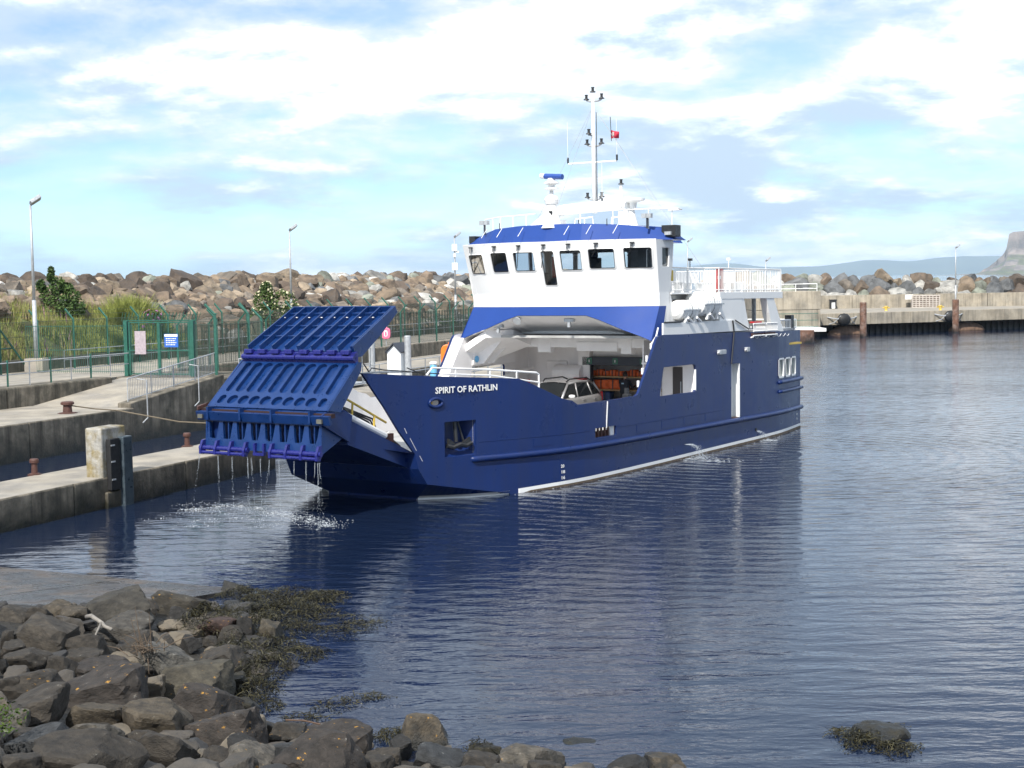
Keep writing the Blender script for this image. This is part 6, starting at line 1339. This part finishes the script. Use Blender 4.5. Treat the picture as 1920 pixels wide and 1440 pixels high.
for i in range(8): v = 2.45 + .525 * i + (.06 if i > 3 else 0); MB().box(-8.6, -8.44, v, v + .30, 4.57, 4.70).build('hinge_block', HINGEB, BR, bevel=.02)
# upper flap
fq = [(-8.42, 2.42, 4.66), (-8.42, 6.45, 4.66), (-6.28, 2.5, 5.80), (-6.28, 6.45, 5.80)]
A, B, C_, D = [Vector(p) for p in fq]
fn = (B - A).cross(C_ - A).normalized()
if fn.z < 0: fn = -fn
fn = fn if fn.x < 0 else -fn if fn.z < 0 else fn
def fpnt(s, t, h=0): return (A + (B - A) * s) * (1 - t) + (C_ + (D - C_) * s) * t + fn * h
flap = MB().hexa([fpnt(0, 0, -.03), fpnt(1, 0, -.03), fpnt(1, 1, -.03), fpnt(0, 1, -.03)], [fpnt(0, 0, 0), fpnt(1, 0, 0), fpnt(1, 1, 0), fpnt(0, 1, 0)]).build('ramp_flap', RAMPB, BR)
def rib(s0, t0, s1, t1, h, w):
    a, b = fpnt(s0, t0), fpnt(s1, t1); d = (b - a).normalized(); n = d.cross(fn) * w * .5
    return MB().hexa([a - n, a + n, b + n, b - n], [a - n + fn * h, a + n + fn * h, b + n + fn * h, b - n + fn * h])
for i in range(9):
    s = i / 8; h = .17; w = .045 if i != 4 else .12
    rib(min(max(s, .01), .99), 0, min(max(s, .01), .99), 1, h, w).build('flap_rib', RAMPB, BR)
for i in range(8):
    for t in (.30, .56, .88): rib(i / 8 + .012, t, (i + 1) / 8 - .012, t, .09, .04).build('flap_cross_rib', RAMPB, BR)
    rib(i / 8 + .005, .995, (i + 1) / 8 - .005, .995, .165, .04).build('flap_edge', RAMPB, BR)
    MB().box(*[c for p in zip(fpnt(i / 8 + .11, .76, .1) - Vector((.015, .03, .012)), fpnt(i / 8 + .11, .76, .1) + Vector((.015, .03, .012))) for c in p]).build('flap_lug', WHITE, BR)
MB().prism([fpnt(0, 0, .17), fpnt(0, 1, .17), fpnt(0, 1, -.05), fpnt(0, .55, -.22), fpnt(0, .1, -.30), fpnt(0, 0, -.2)], (0, -.05, 0)).build('flap_cheek', RAMPB, BR)
# ramp gear seen through the gap behind the ramp
MB().tube([(-9.1, 2.42, 2.98), (-7.0, 2.42, 2.12)], .10, 10).build('white_roller', WHITE, BR); MB().tube([(-9.3, 2.42, 3.05), (-9.1, 2.42, 2.98)], .06, 8).build('roller_pin', RUST, BR)
yr = MB(); yr.tube([(-9.2, 2.45, 3.05), (-9.25, 2.45, 3.45), (-9.1, 2.45, 3.48), (-6.9, 2.45, 2.50)], .035, 6)
for u, z in ((-8.45, 3.2), (-7.45, 2.75)): yr.tube([(u, 2.45, z), (u - .05, 2.45, z - .55)], .035, 6)
yr.build('yellow_handrail', YELLOW, BR)
rl_ = MB()
for i in range(24): t = 2 * math.pi * i / 24; rl_.v += [(-8.35 + .26 * math.cos(t), 3.3, 2.95 + .26 * math.sin(t)), (-8.35 + .26 * math.cos(t), 3.5, 2.95 + .26 * math.sin(t))]
rl_.f = [tuple(range(0, 48, 2)), tuple(range(47, 0, -2))] + [(2 * i, 2 * ((i + 1) % 24), 2 * ((i + 1) % 24) + 1, 2 * i + 1) for i in range(24)]; rl_.mi = [0] * len(rl_.f); rl_.build('red_hose_reel', REDB, BR)
hz_ = MB()
for k in range(5): hz_.tube([(-8.2 + .06 * k, 3.0 + .05 * k, 3.0), (-7.9 + .06 * k, 2.9, 2.7 + .03 * k), (-7.5 + .1 * k, 2.8, 2.45 + .04 * k), (-7.2 + .05 * k, 2.75, 2.30)], .028, 6)
hz_.build('black_hoses', DARK, BR)
ro = random.Random(4); cl = MB()
for k in range(7): x0 = -7.8 + .12 * k; cl.tube([(x0 + .16 * math.cos(t) , 2.72 + .1 * math.sin(t) + .03 * k, 2.30 + .10 * math.sin(t * 1.3 + k) - .04 * k) for t in [i * .6 for i in range(12)]], .02, 5)
cl.build('rope_coil', mat('dark_rope', (.05, .05, .055), .9), BR)
MB().box(-6.95, -6.6, 2.4, 2.9, 1.9, 2.16).build('red_hinge_guard', REDB, BR); MB().tube([(-6.75, 2.5, 2.2), (-6.45, 2.5, 1.75)], .05, 8).build('ramp_ram', WHITE, BR); MB().tube([(-6.6, 2.45, 1.9), (-6.35, 2.4, 1.72)], .07, 8).build('ram_boot', RUBBER, BR)
MB().hexa([(-5.9, 2.3, 1.3), (-5.9, 6.7, 1.3), (-6.5, 6.7, 1.5), (-6.5, 2.3, 1.5)], [(-5.9, 2.3, 1.45), (-5.9, 6.7, 1.45), (-6.5, 6.7, 1.68), (-6.5, 2.3, 1.68)]).build('apron_plate', DECKG, BR)
fg = MB()
for v in (2.6, 6.4):
    fg.tube([(-7.9, v, 4.0), (-7.0, v, 4.0), (-5.0, v * .8 + .9, 3.9)], .03, 6)
for u in (-7.8, -7.2, -6.6): fg.tube([(u, 6.6, 2.6), (u, 6.6, 4.4)], .035, 6)
for z in (3.4, 3.9, 4.4): fg.tube([(-7.8, 6.6, z), (-6.4, 6.6, z)], .03, 6)
fg.build('foredeck_stanchions', GALV, FY)
cbl = MB(); cbl.tube([(-8.1, 2.3, 4.3), (-7.8, 2.35, 4.05), (-7.6, 2.4, 4.15), (-7.0, 2.4, 4.06), (-6.5, 2.3, 4.02), (-5.6, 2.1, 3.92)], .02, 5); cbl.tube([(-6.3, 2.1, 4.1), (-5.9, 2.0, 3.95), (-5.0, 1.85, 3.86)], .018, 5); cbl.build('loose_cable', DARK, FY)
MB().box(-6.2, -5.6, 6.0, 6.5, 2.6, 3.5).build('blue_winch_housing', LIGHTB, FY, bevel=.05)
# bulwark top rail at the bow
bw = MB()
rp1 = [(-5.6, 1.9, 3.84), (-5.35, 1.86, 4.06), (-3.2, 1.2, 3.92), (-1.25, .72, 3.74), (-1.12, .70, 3.68), (-1.12, .70, 3.0)]
bw.tube(rp1, .032, 8); bw.tube([(-5.0, 1.75, 3.86), (-3.2, 1.2, 3.74), (-1.12, .7, 3.42)], .026, 6)
for u, v, z in ((-4.5, 1.6, 4.0), (-3.2, 1.2, 3.92), (-2.1, .92, 3.83)): bw.tube([(u, v, z), (u, v, z - .4)], .026, 6)
bw.build('bulwark_railing', WHITE, FY)
ib = MB()
for sg in (1, -1):
    for u in (-5.2, -3.9, -2.6):
        v = smooth_plan(u) + .12; f = (lambda y: y) if sg > 0 else (lambda y: 9 - y); zt_ = ip(u, TOP) - .05
        ib.prism([(u, f(v), 1.3), (u, f(v + .5), 1.3), (u, f(v + .12), zt_), (u, f(v), zt_)], (.08, 0, 0))
ib.build('bulwark_stays', INWHITE, FY)
MB().box(3.9, 4.12, .16, .4, 2.2, 2.75).build('mooring_bitt', DARK, FY, bevel=.02); MB().tube([(4.0, .28, 1.9), (4.0, .28, 2.95)], .085, 10).build('mooring_bitt', DARK, FY)

# ------------------------------------------------------------------ things aboard: car, crew member, life jackets, flag
FM = Matrix.Translation(FY.location) @ FY.rotation_euler.to_matrix().to_4x4()
def aboard(u, v, z): return FM @ Vector((u, v, z))
FROT = FY.rotation_euler.copy()
def car():
    c = thing('parked_car', 'silver grey estate car parked on the vehicle deck facing the bow', 'car', aboard(7.2, 5.05, 1.31)); c.rotation_euler = FROT
    # body stations: x (aft +), half width, sill z, waist z ; cabin lofted separately
    def loft(name, secs, m, par, smooth=True):
        mb = MB(); k = len(secs[0])
        for s in secs: mb.v += s
        for i in range(len(secs) - 1):
            for j in range(k): mb.f.append((i * k + j, i * k + (j + 1) % k, (i + 1) * k + (j + 1) % k, (i + 1) * k + j)); mb.mi.append(0)
        mb.f += [tuple(reversed(range(k))), tuple(range((len(secs) - 1) * k, len(secs) * k))]; mb.mi += [0, 0]
        return mb.build(name, m, par, smooth, bevel=.0)
    def sec(x, hw, z0, z1, zc):
        return [(x, -hw * .92, z0), (x, -hw, z0 + .12), (x, -hw, z1 - .12), (x, -hw * .94, z1), (x, 0, zc), (x, hw * .94, z1), (x, hw, z1 - .12), (x, hw, z0 + .12), (x, hw * .92, z0)]
    body = loft('body', [sec(-2.15, .60, .35, .62, .66), sec(-2.05, .80, .26, .78, .84), (sec(-1.7, .86, .22, .90, .97)), sec(-.9, .885, .22, .98, 1.03), sec(0, .89, .22, 1.0, 1.02), sec(1.2, .89, .22, 1.03, 1.05), sec(1.9, .86, .24, 1.05, 1.07), sec(2.1, .80, .30, .98, 1.0), sec(2.16, .72, .40, .85, .88)], CARP, c)
    def cab(x, hw, z): return (x, hw, z)
    gl = MB(); base = [(-.98, .78, 1.0), (.15, .83, 1.0), (1.25, .83, 1.04), (2.02, .76, 1.06)]; roof = [(-.22, .60, 1.56), (.25, .635, 1.61), (1.15, .625, 1.60), (1.72, .58, 1.52)]
    for sg in (-1, 1):
        for i in range(3):
            a, b, p, q_ = base[i], base[i + 1], roof[i], roof[i + 1]
            f = MB().add([(a[0] + .06, sg * a[1], a[2] + .02), (b[0] - .06, sg * b[1], b[2] + .02), (q_[0] - .05, sg * q_[1], q_[2] - .06), (p[0] + .05, sg * p[1], p[2] - .06)], [(0, 1, 2, 3)]); f.build('side_window', CARG, c)
    MB().add([(-1.02, -.70, 1.02), (-1.02, .70, 1.02), (-.27, .55, 1.55), (-.27, -.55, 1.55)], [(0, 1, 2, 3)]).build('windscreen', CARG, c)
    MB().add([(2.05, -.68, 1.1), (2.05, .68, 1.1), (1.76, .52, 1.49), (1.76, -.52, 1.49)], [(0, 1, 2, 3)]).build('rear_window', CARG, c)
    rf_ = MB(); k = []
    for x, hw, z in roof: rf_.v += [(x, -hw, z - .05), (x, -hw * .86, z), (x, 0, z + .03), (x, hw * .86, z), (x, hw, z - .05)]
    for i in range(3):
        for j in range(4): rf_.f.append((i * 5 + j, (i + 1) * 5 + j, (i + 1) * 5 + j + 1, i * 5 + j + 1)); rf_.mi.append(0)
    rf_.build('roof', CARP, c, True)
    pl = MB()
    for sg in (-1, 1):
        for i in range(4): pl.tube([(base[i][0], sg * base[i][1] * .99, base[i][2] - .02), (roof[i][0], sg * roof[i][1], roof[i][2] - .03)], .05 if i in (0, 3) else .032, 6)
        pl.tube([(x, sg * hw, z - .035) for x, hw, z in roof], .045, 6)
    pl.build('window_pillar', CARP, c, True)
    for sg in (-1, 1):
        MB().tube([(-.2, sg * .52, 1.60), (.0, sg * .55, 1.69), (1.3, sg * .54, 1.70), (1.6, sg * .5, 1.6)], .028, 6).build('roof_rail', DARK, c)
        mi = MB(); mi.lathe([(.02, -.12), (.075, -.1), (.09, 0), (.075, .1), (.02, .12)], Matrix.Translation((-.62, sg * 1.02, 1.08)) @ Matrix.Rotation(R(90), 4, 'X') @ Matrix.Diagonal((1, .8, 1, 1)), 12); mi.build('door_mirror', WHITE, c, True)
        for x in (-1.35, 1.32):
            w = MB(); w.lathe([(.2, -.1), (.33, -.1), (.345, -.06), (.345, .06), (.33, .1), (.2, .1)], Matrix.Translation((x, sg * .80, .345)) @ Matrix.Rotation(R(90), 4, 'X'), 20); wo = w.build('wheel', RUBBER, c)
            MB().lathe([(.21, -.105), (.05, -.115), (.05, .115), (.21, .105)], Matrix.Translation((x, sg * .80, .345)) @ Matrix.Rotation(R(90), 4, 'X'), 14).build('rim', GALV, wo)
        MB().box(-2.08, -1.9, sg * .70 - .13, sg * .70 + .13, .66, .79).build('headlight', LAMPG, c, bevel=.03); MB().box(1.98, 2.1, sg * .76 - .07, sg * .76 + .07, .78, 1.12).build('rear_light', RED, c, bevel=.02)
        for x in (.42, 1.3): MB().box(x, x + .2, sg * .895 - .015, sg * .895 + .015, .88, .91).build('door_handle', CARP, c)
    MB().box(-2.2, -2.05, -.62, .62, .34, .52).build('bumper', DARK, c, bevel=.04); MB().box(-2.17, -2.10, -.4, .4, .58, .68).build('grille', DARK, c)
car()
def person():
    p = thing('person', 'person in navy top and dark trousers reaching to the shelves, seen from behind', 'person', aboard(10.75, 4.05, 1.31)); p.rotation_euler = FROT
    V = []; E = []; Rd = []
    def n(x, y, z, r, par=None):
        V.append((x, y, z)); Rd.append(r); i = len(V) - 1
        if par is not None: E.append((par, i))
        return i
    # faces +x (towards the shelves); y: left/right
    pel = n(0, 0, .95, .15); w = n(0, 0, 1.12, .145, pel); ch_ = n(.03, 0, 1.32, .165, w); nk0 = n(.03, 0, 1.47, .085, ch_); nk = n(.05, 0, 1.55, .058, nk0); hd0 = n(.07, 0, 1.64, .088, nk); n(.075, 0, 1.74, .075, hd0)
    fing = []
    for sg in (-1, 1):
        sh = n(.03, sg * .19, 1.43, .075, ch_); el = n(.20 if sg < 0 else .16, sg * .27, 1.17, .05, sh); wr = n(.46 if sg < 0 else .40, sg * .22, 1.22 if sg < 0 else 1.10, .033, el); pm = n((.54 if sg < 0 else .48), sg * .21, 1.24 if sg < 0 else 1.10, .036, wr); fing.append((pm, sg))
        for k in range(4): a = n(V[pm][0] + .05, V[pm][1] + (k - 1.5) * .02, V[pm][2] + .008, .011, pm); n(V[pm][0] + .085 + .008 * (k in (1, 2)), V[pm][1] + (k - 1.5) * .022, V[pm][2] - .012, .009, a)
        tb = n(V[pm][0] + .005, V[pm][1] - sg * .045, V[pm][2] + .005, .012, pm); n(V[pm][0] + .035, V[pm][1] - sg * .06, V[pm][2] - .005, .010, tb)
        hp_ = n(0, sg * .095, .88, .105, pel); kn_ = n(.03, sg * .11, .49, .066, hp_); an = n(-.01, sg * .12, .09, .045, kn_); n(.14, sg * .13, .035, .040, an)
    me = bpy.data.meshes.new('body'); me.from_pydata(V, E, []); o = bpy.data.objects.new('body', me); COL.objects.link(o)
    sk = o.modifiers.new('skin', 'SKIN'); lay = me.skin_vertices[0]
    for i, r in enumerate(Rd): lay.data[i].radius = (r, r * (1.25 if i in (0, 1, 2) else 1))
    for i in range(len(Rd)): lay.data[i].use_root = (i == 0)
    o.modifiers.new('sub', 'SUBSURF').levels = 2; o.modifiers['sub'].render_levels = 2
    dg = bpy.context.evaluated_depsgraph_get(); m2 = bpy.data.meshes.new_from_object(o.evaluated_get(dg)); bpy.data.objects.remove(o)
    m2.name = 'body'; m2.materials.clear(); [m2.materials.append(x) for x in (SKIN, CLOTHN, mat('dark_trouser_cloth', (.014, .014, .018), .85, var=.15), RUBBER)]
    for f in m2.polygons:
        c = f.center; k = 1
        if c.z > 1.52 or (c.x > .40 and c.z > .9): k = 0
        elif c.z < .10: k = 3
        elif c.z < .97 and abs(c.x) < .25: k = 2
        f.material_index = k; f.use_smooth = True
    b = link('body', m2, p)
    hr = MB(); hr.lathe([(.015, .115), (.06, .105), (.092, .06), (.10, 0), (.095, -.05), (.07, -.075)], Matrix.Translation((.055, 0, 1.705)) @ Matrix.Rotation(R(-14), 4, 'Y'), 16); hr.build('hair', mat('dark_hair', (.015, .011, .009), .7, var=.2, scale=30), p, True)
    for sg in (-1, 1): MB().lathe([(.006, -.01), (.028, -.004), (.03, .004), (.012, .012)], Matrix.Translation((.075, sg * .092, 1.65)) @ Matrix.Rotation(R(90), 4, 'X') @ Matrix.Diagonal((.7, 1, 1, 1)), 8).build('ear', SKIN, p, True)
    MB().box(-.172, -.166, -.06, .05, 1.33, 1.38).build('back_print', mat('pale_blue_print', (.35, .5, .65), .7), p)
person()
def stowage():
    r = random.Random(8); km = MB()
    def jacket(label, u, v, z, sx, sy, sz, m_=ORANGE, nm='life_jacket', cat='life jacket', grp='life jackets on the top shelf'):
        t = thing(nm, label, cat, aboard(u, v, z), 0, grp); t.rotation_euler = FROT
        bm = bmesh.new(); bmesh.ops.create_cube(bm, size=1.0); bmesh.ops.subdivide_edges(bm, edges=bm.edges, cuts=3, use_grid_fill=True)
        for q in bm.verts: q.co = Vector((q.co.x * sx, q.co.y * sy, (q.co.z + .5) * sz)) * 1.0; q.co += Vector((noise.noise(q.co * 6 + Vector((u, v, 0))), noise.noise(q.co * 6 + Vector((0, v, 3))), 0)) * .03
        me = bpy.data.meshes.new('cloth'); bm.to_mesh(me); bm.free(); me.materials.append(m_); me.polygons.foreach_set('use_smooth', [True] * len(me.polygons)); link('cloth', me, t)
        MB().box(-sx * .56, sx * .56, -.02, .02, -.002, sz * 1.01).build('strap', DARK, t)
    for i in range(14):
        v = 5.9 - .31 * i
        jacket('small orange life jacket on the top shelf behind the crew member', 11.55, v, 2.905, .3, .25, r.uniform(.19, .27))
    for i, (v, w) in enumerate(((5.5, .7), (4.95, .55), (4.55, .35))):
        jacket(('large orange kit bag on the middle shelf behind the car', 'orange bag in the middle of the second shelf', 'small orange bag beside the crew member on the second shelf')[i], 11.6, v, 2.365, .4, w, r.uniform(.36, .46), ORANGE, 'kit_bag', 'bag', 'orange bags on the second shelf')
    jacket('dark blue crate standing on the lower shelf behind the car', 11.6, 5.35, 1.855, .35, .5, .4, mat('dark_blue_crate', (.02, .05, .16), .5), 'storage_crate', 'crate', None)
    jacket('grey blue folder standing on the shelf beside the crew member', 11.7, 3.45, 2.365, .08, .16, .38, mat('blue_grey_folder', (.16, .2, .28), .5), 'folder', 'folder', None)
stowage()
def flag():
    P = aboard(8.9, 3.55, 12.55); mb = MB(); r = 8
    for i in range(r + 1):
        for j in range(5):
            x = .30 * i / r; y = -.32 * j / 4 * (1 - .25 * i / r) ; mb.v.append((P.x + x, P.y + .07 * math.sin(x * 14 + j), P.z + y - .25 * x))
    for i in range(r):
        for j in range(4): mb.f.append((i * 5 + j, i * 5 + j + 1, (i + 1) * 5 + j + 1, (i + 1) * 5 + j)); mb.mi.append(0)
    o = mb.build('flag', FLAGR, smooth=True); s = o.modifiers.new('thickness', 'SOLIDIFY'); s.thickness = .012; tag(o, 'small red flag with a pale badge flying from the mast stay', 'flag')
    MB().tube([P + Vector((0, 0, -.42)), P + Vector((-.03, 0, .5))], .014, 5).build('halyard', DARK, o)
    MB().box(P.x + .04, P.x + .10, P.y - .09, P.y + .11, P.z - .22, P.z - .08).build('flag_badge', mat('pale_badge_cloth', (.5, .42, .4), .8), o)
flag()

# ------------------------------------------------------------------ shore small things: driftwood, seaweed, leaves
def shore_bits():
    m = MB(); z = shore_h(-7.0, 24.9) + .42
    m.tube([(-7.35, 25.25, z + .02), (-7.24, 25.14, z + .06), (-7.1, 24.93, z + .05), (-6.98, 24.83, z + .01), (-6.9, 24.72, z - .03), (-6.74, 24.55, z - .04)], .042, 8, r1=.026); m.tube([(-6.98, 24.8, z + .02), (-7.02, 24.5, z - .16), (-7.12, 24.3, z - .3)], .022, 6, r1=.01)
    tag(m.build('driftwood_branch', WOODG, smooth=True), 'bleached grey driftwood branch lying across the dark shore boulders', 'driftwood')
    r = random.Random(12); m = MB(); b = Vector((-6.1, 24.1, shore_h(-6.1, 24.1) + .32))
    for i in range(34):
        a = b + Vector((r.gauss(0, .14), r.gauss(0, .14), r.uniform(-.1, .12))); d = Vector((r.gauss(0, .2), r.gauss(0, .2), r.gauss(.08, .12))); m.tube([a, a + d * .5 + Vector((0, 0, .04)), a + d], .009, 4, r1=.004)
    for i in range(5): a = b + Vector((r.gauss(0, .1), 0, 0)); m.tube([a, a + Vector((r.gauss(0, .1), 0, .35 + .1 * i))], .01, 4, r1=.004)
    tag(m.build('twig_tangle', mat('brown_twig', (.11, .08, .055), .9)), 'tangle of brown dry twigs caught between the shore boulders', 'twigs')
    m = MB(); zz = shore_h(-2.6, 19.4) + .45; m.tube([(-3.1, 19.6, zz), (-2.85, 19.5, zz + .02), (-2.62, 19.45, zz - .02)], .012, 5); tag(m.build('thin_stick', mat('reddish_stick', (.10, .06, .04), .8)), 'thin reddish stick lying on the boulders near the bottom', 'stick')
    # leafy plant bottom left
    root = thing('shore_plant', 'green leafy plant in the bottom left corner above the boulders', 'plant', (-6.35, 17.5, shore_h(-6.35, 17.5) + .2)); mb = MB(); leaves(mb, r, 420, (0, 0, .15), (.5, .45, .22), .032); leaves(mb, r, 420, (-.5, .2, .25), (.4, .4, .25), .032); mb.build('foliage', mat('fresh_green_leaf', (.06, .095, .015), .6, var=.4, scale=5, col2=(.03, .06, .012), spec=.2), root); MB().tube([(0, 0, -.2), (.1, 0, .2)], .015, 5).build('stem', BARK, root)
shore_bits()
def seaweed():
    r = random.Random(31); mb = MB()
    C = [(-5.9, 31.9, .5, .28), (-5.3, 31.2, .7, .3), (-4.8, 31.5, .7, .3), (-4.3, 31.2, .6, .25), (-4.1, 31.8, .5, .12), (-5.2, 30.3, .6, .3), (-4.6, 30.2, .7, .3), (-4.1, 30.0, .5, .18), (-3.4, 29.4, .55, .08), (-3.0, 28.9, .5, .05), (-5.6, 29.5, .5, .3), (-4.9, 29.2, .5, .3), (-4.3, 28.7, .5, .2), (-3.6, 28.3, .6, .1),
         (-4.5, 27.3, .5, .25), (-4.0, 26.6, .5, .25), (-4.3, 25.7, .45, .3), (-4.5, 25.0, .45, .3), (-4.3, 24.2, .4, .28), (-4.15, 23.4, .35, .25), (-3.7, 26.9, .3, .05), (-5.5, 28.3, .5, .35), (-6.1, 29.2, .4, .3), (-5.0, 26.2, .35, .4), (-2.9, 23.4, .35, .04), (-3.3, 22.6, .4, .03), (-2.4, 23.8, .25, .03), (-1.9, 21.6, .3, .15), (-1.6, 21.9, .35, .05), (-.55, 20.6, .3, .32), (4.75, 21.5, .2, .05), (5.45, 21.7, .22, .03), (5.0, 20.95, .34, .15), (5.35, 20.7, .3, .12), (4.85, 21.3, .28, .10), (5.15, 21.25, .25, .12), (-4.9, 27.9, .4, .3), (-5.9, 27.3, .4, .45)]
    for x, y, rad, h in C:
        for i in range(int(620 * rad * (1 if h > .1 else .5))):
            a = r.uniform(0, 6.28); q = rad * math.sqrt(r.random()) * (1 + .5 * noise.noise(Vector((x + a, y, 3)))); px, py = x + q * math.cos(a), y + q * math.sin(a)
            g = max(0.0, shore_h(px, py)); z = max(.012, g) + h * max(0, 1 - (q / rad) ** 2) * r.uniform(.35, 1.0); p = Vector((px, py, z))
            d = Vector((r.gauss(0, 1), r.gauss(0, 1), 0)).normalized(); L_ = r.uniform(.07, .17); w = Vector((-d.y, d.x, r.gauss(0, .4))).normalized() * r.uniform(.005, .012); mb.cur = 0 if r.random() < .72 else 1
            bend = Vector((r.gauss(0, .5), r.gauss(0, .5), 0)); pts = []
            for k in range(4):
                t = k / 3; e = p + (d + bend * t) * L_ * t + Vector((0, 0, .02 * math.sin(math.pi * t) - (.07 * t * t if h > .1 else 0))); e.z = max(e.z, .008); pts.append((e - w * (1 - .6 * t), e + w * (1 - .6 * t)))
            mb.add([c for pr in pts for c in pr], [(2 * k, 2 * k + 1, 2 * k + 3, 2 * k + 2) for k in range(3)])
            if r.random() < .35:   # bladder tips and side lobes
                e = (pts[-1][0] + pts[-1][1]) * .5; mb.add([e - d * .018, e + w * 1.8, e + d * .02, e - w * 1.8, e + Vector((0, 0, .012))], [(0, 1, 4), (1, 2, 4), (2, 3, 4), (3, 0, 4)])
    o = mb.build('seaweed', [WEEDS, mat('olive_seaweed', (.050, .043, .012), .5, var=.4, scale=9)]); tag(o, 'brown olive seaweed draped over the rocks at the water edge', 'seaweed', None, 'stuff')
seaweed()

# ------------------------------------------------------------------ water running off the ramp, splashes, foam
DROP = mat('white_water', (.42, .46, .50), .25, var=.05); 
def drop(mb, p, s, st=1.0):
    mb.add([p + Vector((s, 0, 0)), p + Vector((-s * .5, s * .87, 0)), p + Vector((-s * .5, -s * .87, 0)), p + Vector((0, 0, s * st)), p - Vector((0, 0, s * st))], [(0, 1, 3), (1, 2, 3), (2, 0, 3), (1, 0, 4), (2, 1, 4), (0, 2, 4)])
def drips():
    r = random.Random(17); mb = MB()
    for v, k, lean in ((6.85, .5, .18), (6.1, 1.2, 0), (5.55, 1.0, 0), (4.95, 1.2, 0), (4.8, .4, -.05), (4.45, .8, 0), (4.1, .6, .16), (3.75, .7, 0), (3.2, .7, 0), (2.75, .6, 0), (2.32, 1.4, 0), (2.26, .6, -.06), (2.42, .5, .08)):
        top = aboard(-10.18, v, 1.66); n = int(95 * k)
        for i in range(n):
            t = r.random(); z = top.z * (1 - t) ; w = .006 + .018 * t * k
            q = Vector((top.x - lean * t * 1.5 + r.gauss(0, w), top.y + r.gauss(0, w), z)); drop(mb, q, r.uniform(.003, .007), r.uniform(1.5, 4.0))
        for i in range(3):   # short unbroken jets below the hinge
            z1 = top.z - .03; mb.tube([Vector((top.x + r.gauss(0, .01), top.y, z1)), Vector((top.x - lean * .25 + r.gauss(0, .012), top.y, z1 - r.uniform(.25, .6)))], .0025, 4)
    o = mb.build('ramp_drips', DROP); tag(o, 'streams of water dripping from the ramp hinge into the harbour', 'water drips', None, 'stuff')
    # splash and foam where they land
    mb = MB()
    def foam(x, y, rx, ry, n, s, up=.0):
        for i in range(n):
            a = r.uniform(0, 6.28); q = abs(r.gauss(0, .55)); px, py = x + rx * q * math.cos(a), y + ry * q * math.sin(a); z = .004 + (up * abs(r.gauss(0, .5)) * max(0, 1 - q) if up else r.uniform(0, .006)); k = s * r.uniform(.4, 1.3)
            if z > .03: drop(mb, Vector((px, py, z)), k * .4, 1.5); continue
            e = r.uniform(0, 3.14); c, d = math.cos(e), math.sin(e); el = r.uniform(1.2, 3.0)
            mb.add([(px + k * el * .9, py + k * .2, z), (px + k * .3 * c, py + k * .6, z + .006), (px - k * el, py + k * .1 * d, z), (px - .2 * k, py - k * .5, z)], [(0, 1, 2, 3)])
    for x, y in ((-9.6, 44.6), (-9.0, 45.1), (-8.3, 45.2), (-7.7, 44.6), (-7.1, 43.6), (-6.7, 43.2), (-6.2, 42.6), (-5.8, 42.2), (-5.4, 41.7), (-5.2, 41.2)): foam(x, y, .6, .7, 120, .011, .06)
    for i in range(30): foam(r.uniform(-10.5, -6), r.uniform(41.0, 46.0), .9, .5, 16, .009)
    q = aboard(8.2, -.5, 0); foam(q.x, q.y, .7, .5, 260, .03, .35); foam(q.x + .5, q.y - .8, 1.2, .6, 60, .02)
    q = aboard(14.9, -.35, 0); foam(q.x, q.y, .4, .35, 120, .025, .08)
    for k in range(70):
        pass_u = r.uniform(-4, 20); q = aboard(pass_u, smooth_plan(pass_u) - r.uniform(.05, .25), 0); foam(q.x, q.y, .25, .15, 2, .008)
    o = mb.build('foam', DROP); tag(o, 'patches of white foam and splashes on the harbour water', 'foam', None, 'stuff')
    mb = MB()
    for u, z0, dz, n in ((8.0, .62, .32, 420), (14.5, .60, .35, 260)):
        for i in range(n):
            t = r.random(); q = aboard(u + .55 * t * (1 if u < 10 else .35) + r.gauss(0, .05 + .12 * t), -.05 - .55 * t + r.gauss(0, .03 + .08 * t), z0 + (.18 * t if u < 10 else 0) - .75 * t * t); 
            if q.z > .0: drop(mb, q, r.uniform(.005, .015), r.uniform(.8, 2))
    o = mb.build('discharge_water', DROP); tag(o, 'white cooling water spraying from outlets in the ship side', 'water jet', None, 'stuff')
    MB().lathe([(.07, -.03), (.07, .03)], Matrix.Translation((14.45, -.005, .66)) @ Matrix.Rotation(R(90), 4, 'X'), 12).build('outlet', DARK, FY)
drips()

# ------------------------------------------------------------------ seat each grouping Empty at the base of its thing
def seat_roots():
    ch = {}
    for o in bpy.data.objects:
        if o.parent: ch.setdefault(o.parent, []).append(o)
    bpy.context.view_layer.update()
    for o in list(ch):
        if o.type != 'EMPTY' or o.location.length > 1e-6: continue
        lo = Vector((1e9, 1e9, 1e9)); hi = -lo
        for c in ch[o]:
            if c.type != 'MESH': continue
            for b in c.bound_box:
                p = c.matrix_world @ Vector(b)
                for i in range(3): lo[i] = min(lo[i], p[i]); hi[i] = max(hi[i], p[i])
        base = Vector(((lo.x + hi.x) / 2, (lo.y + hi.y) / 2, lo.z)); o.location = base
        for c in ch[o]: c.location = c.location - base
seat_roots()
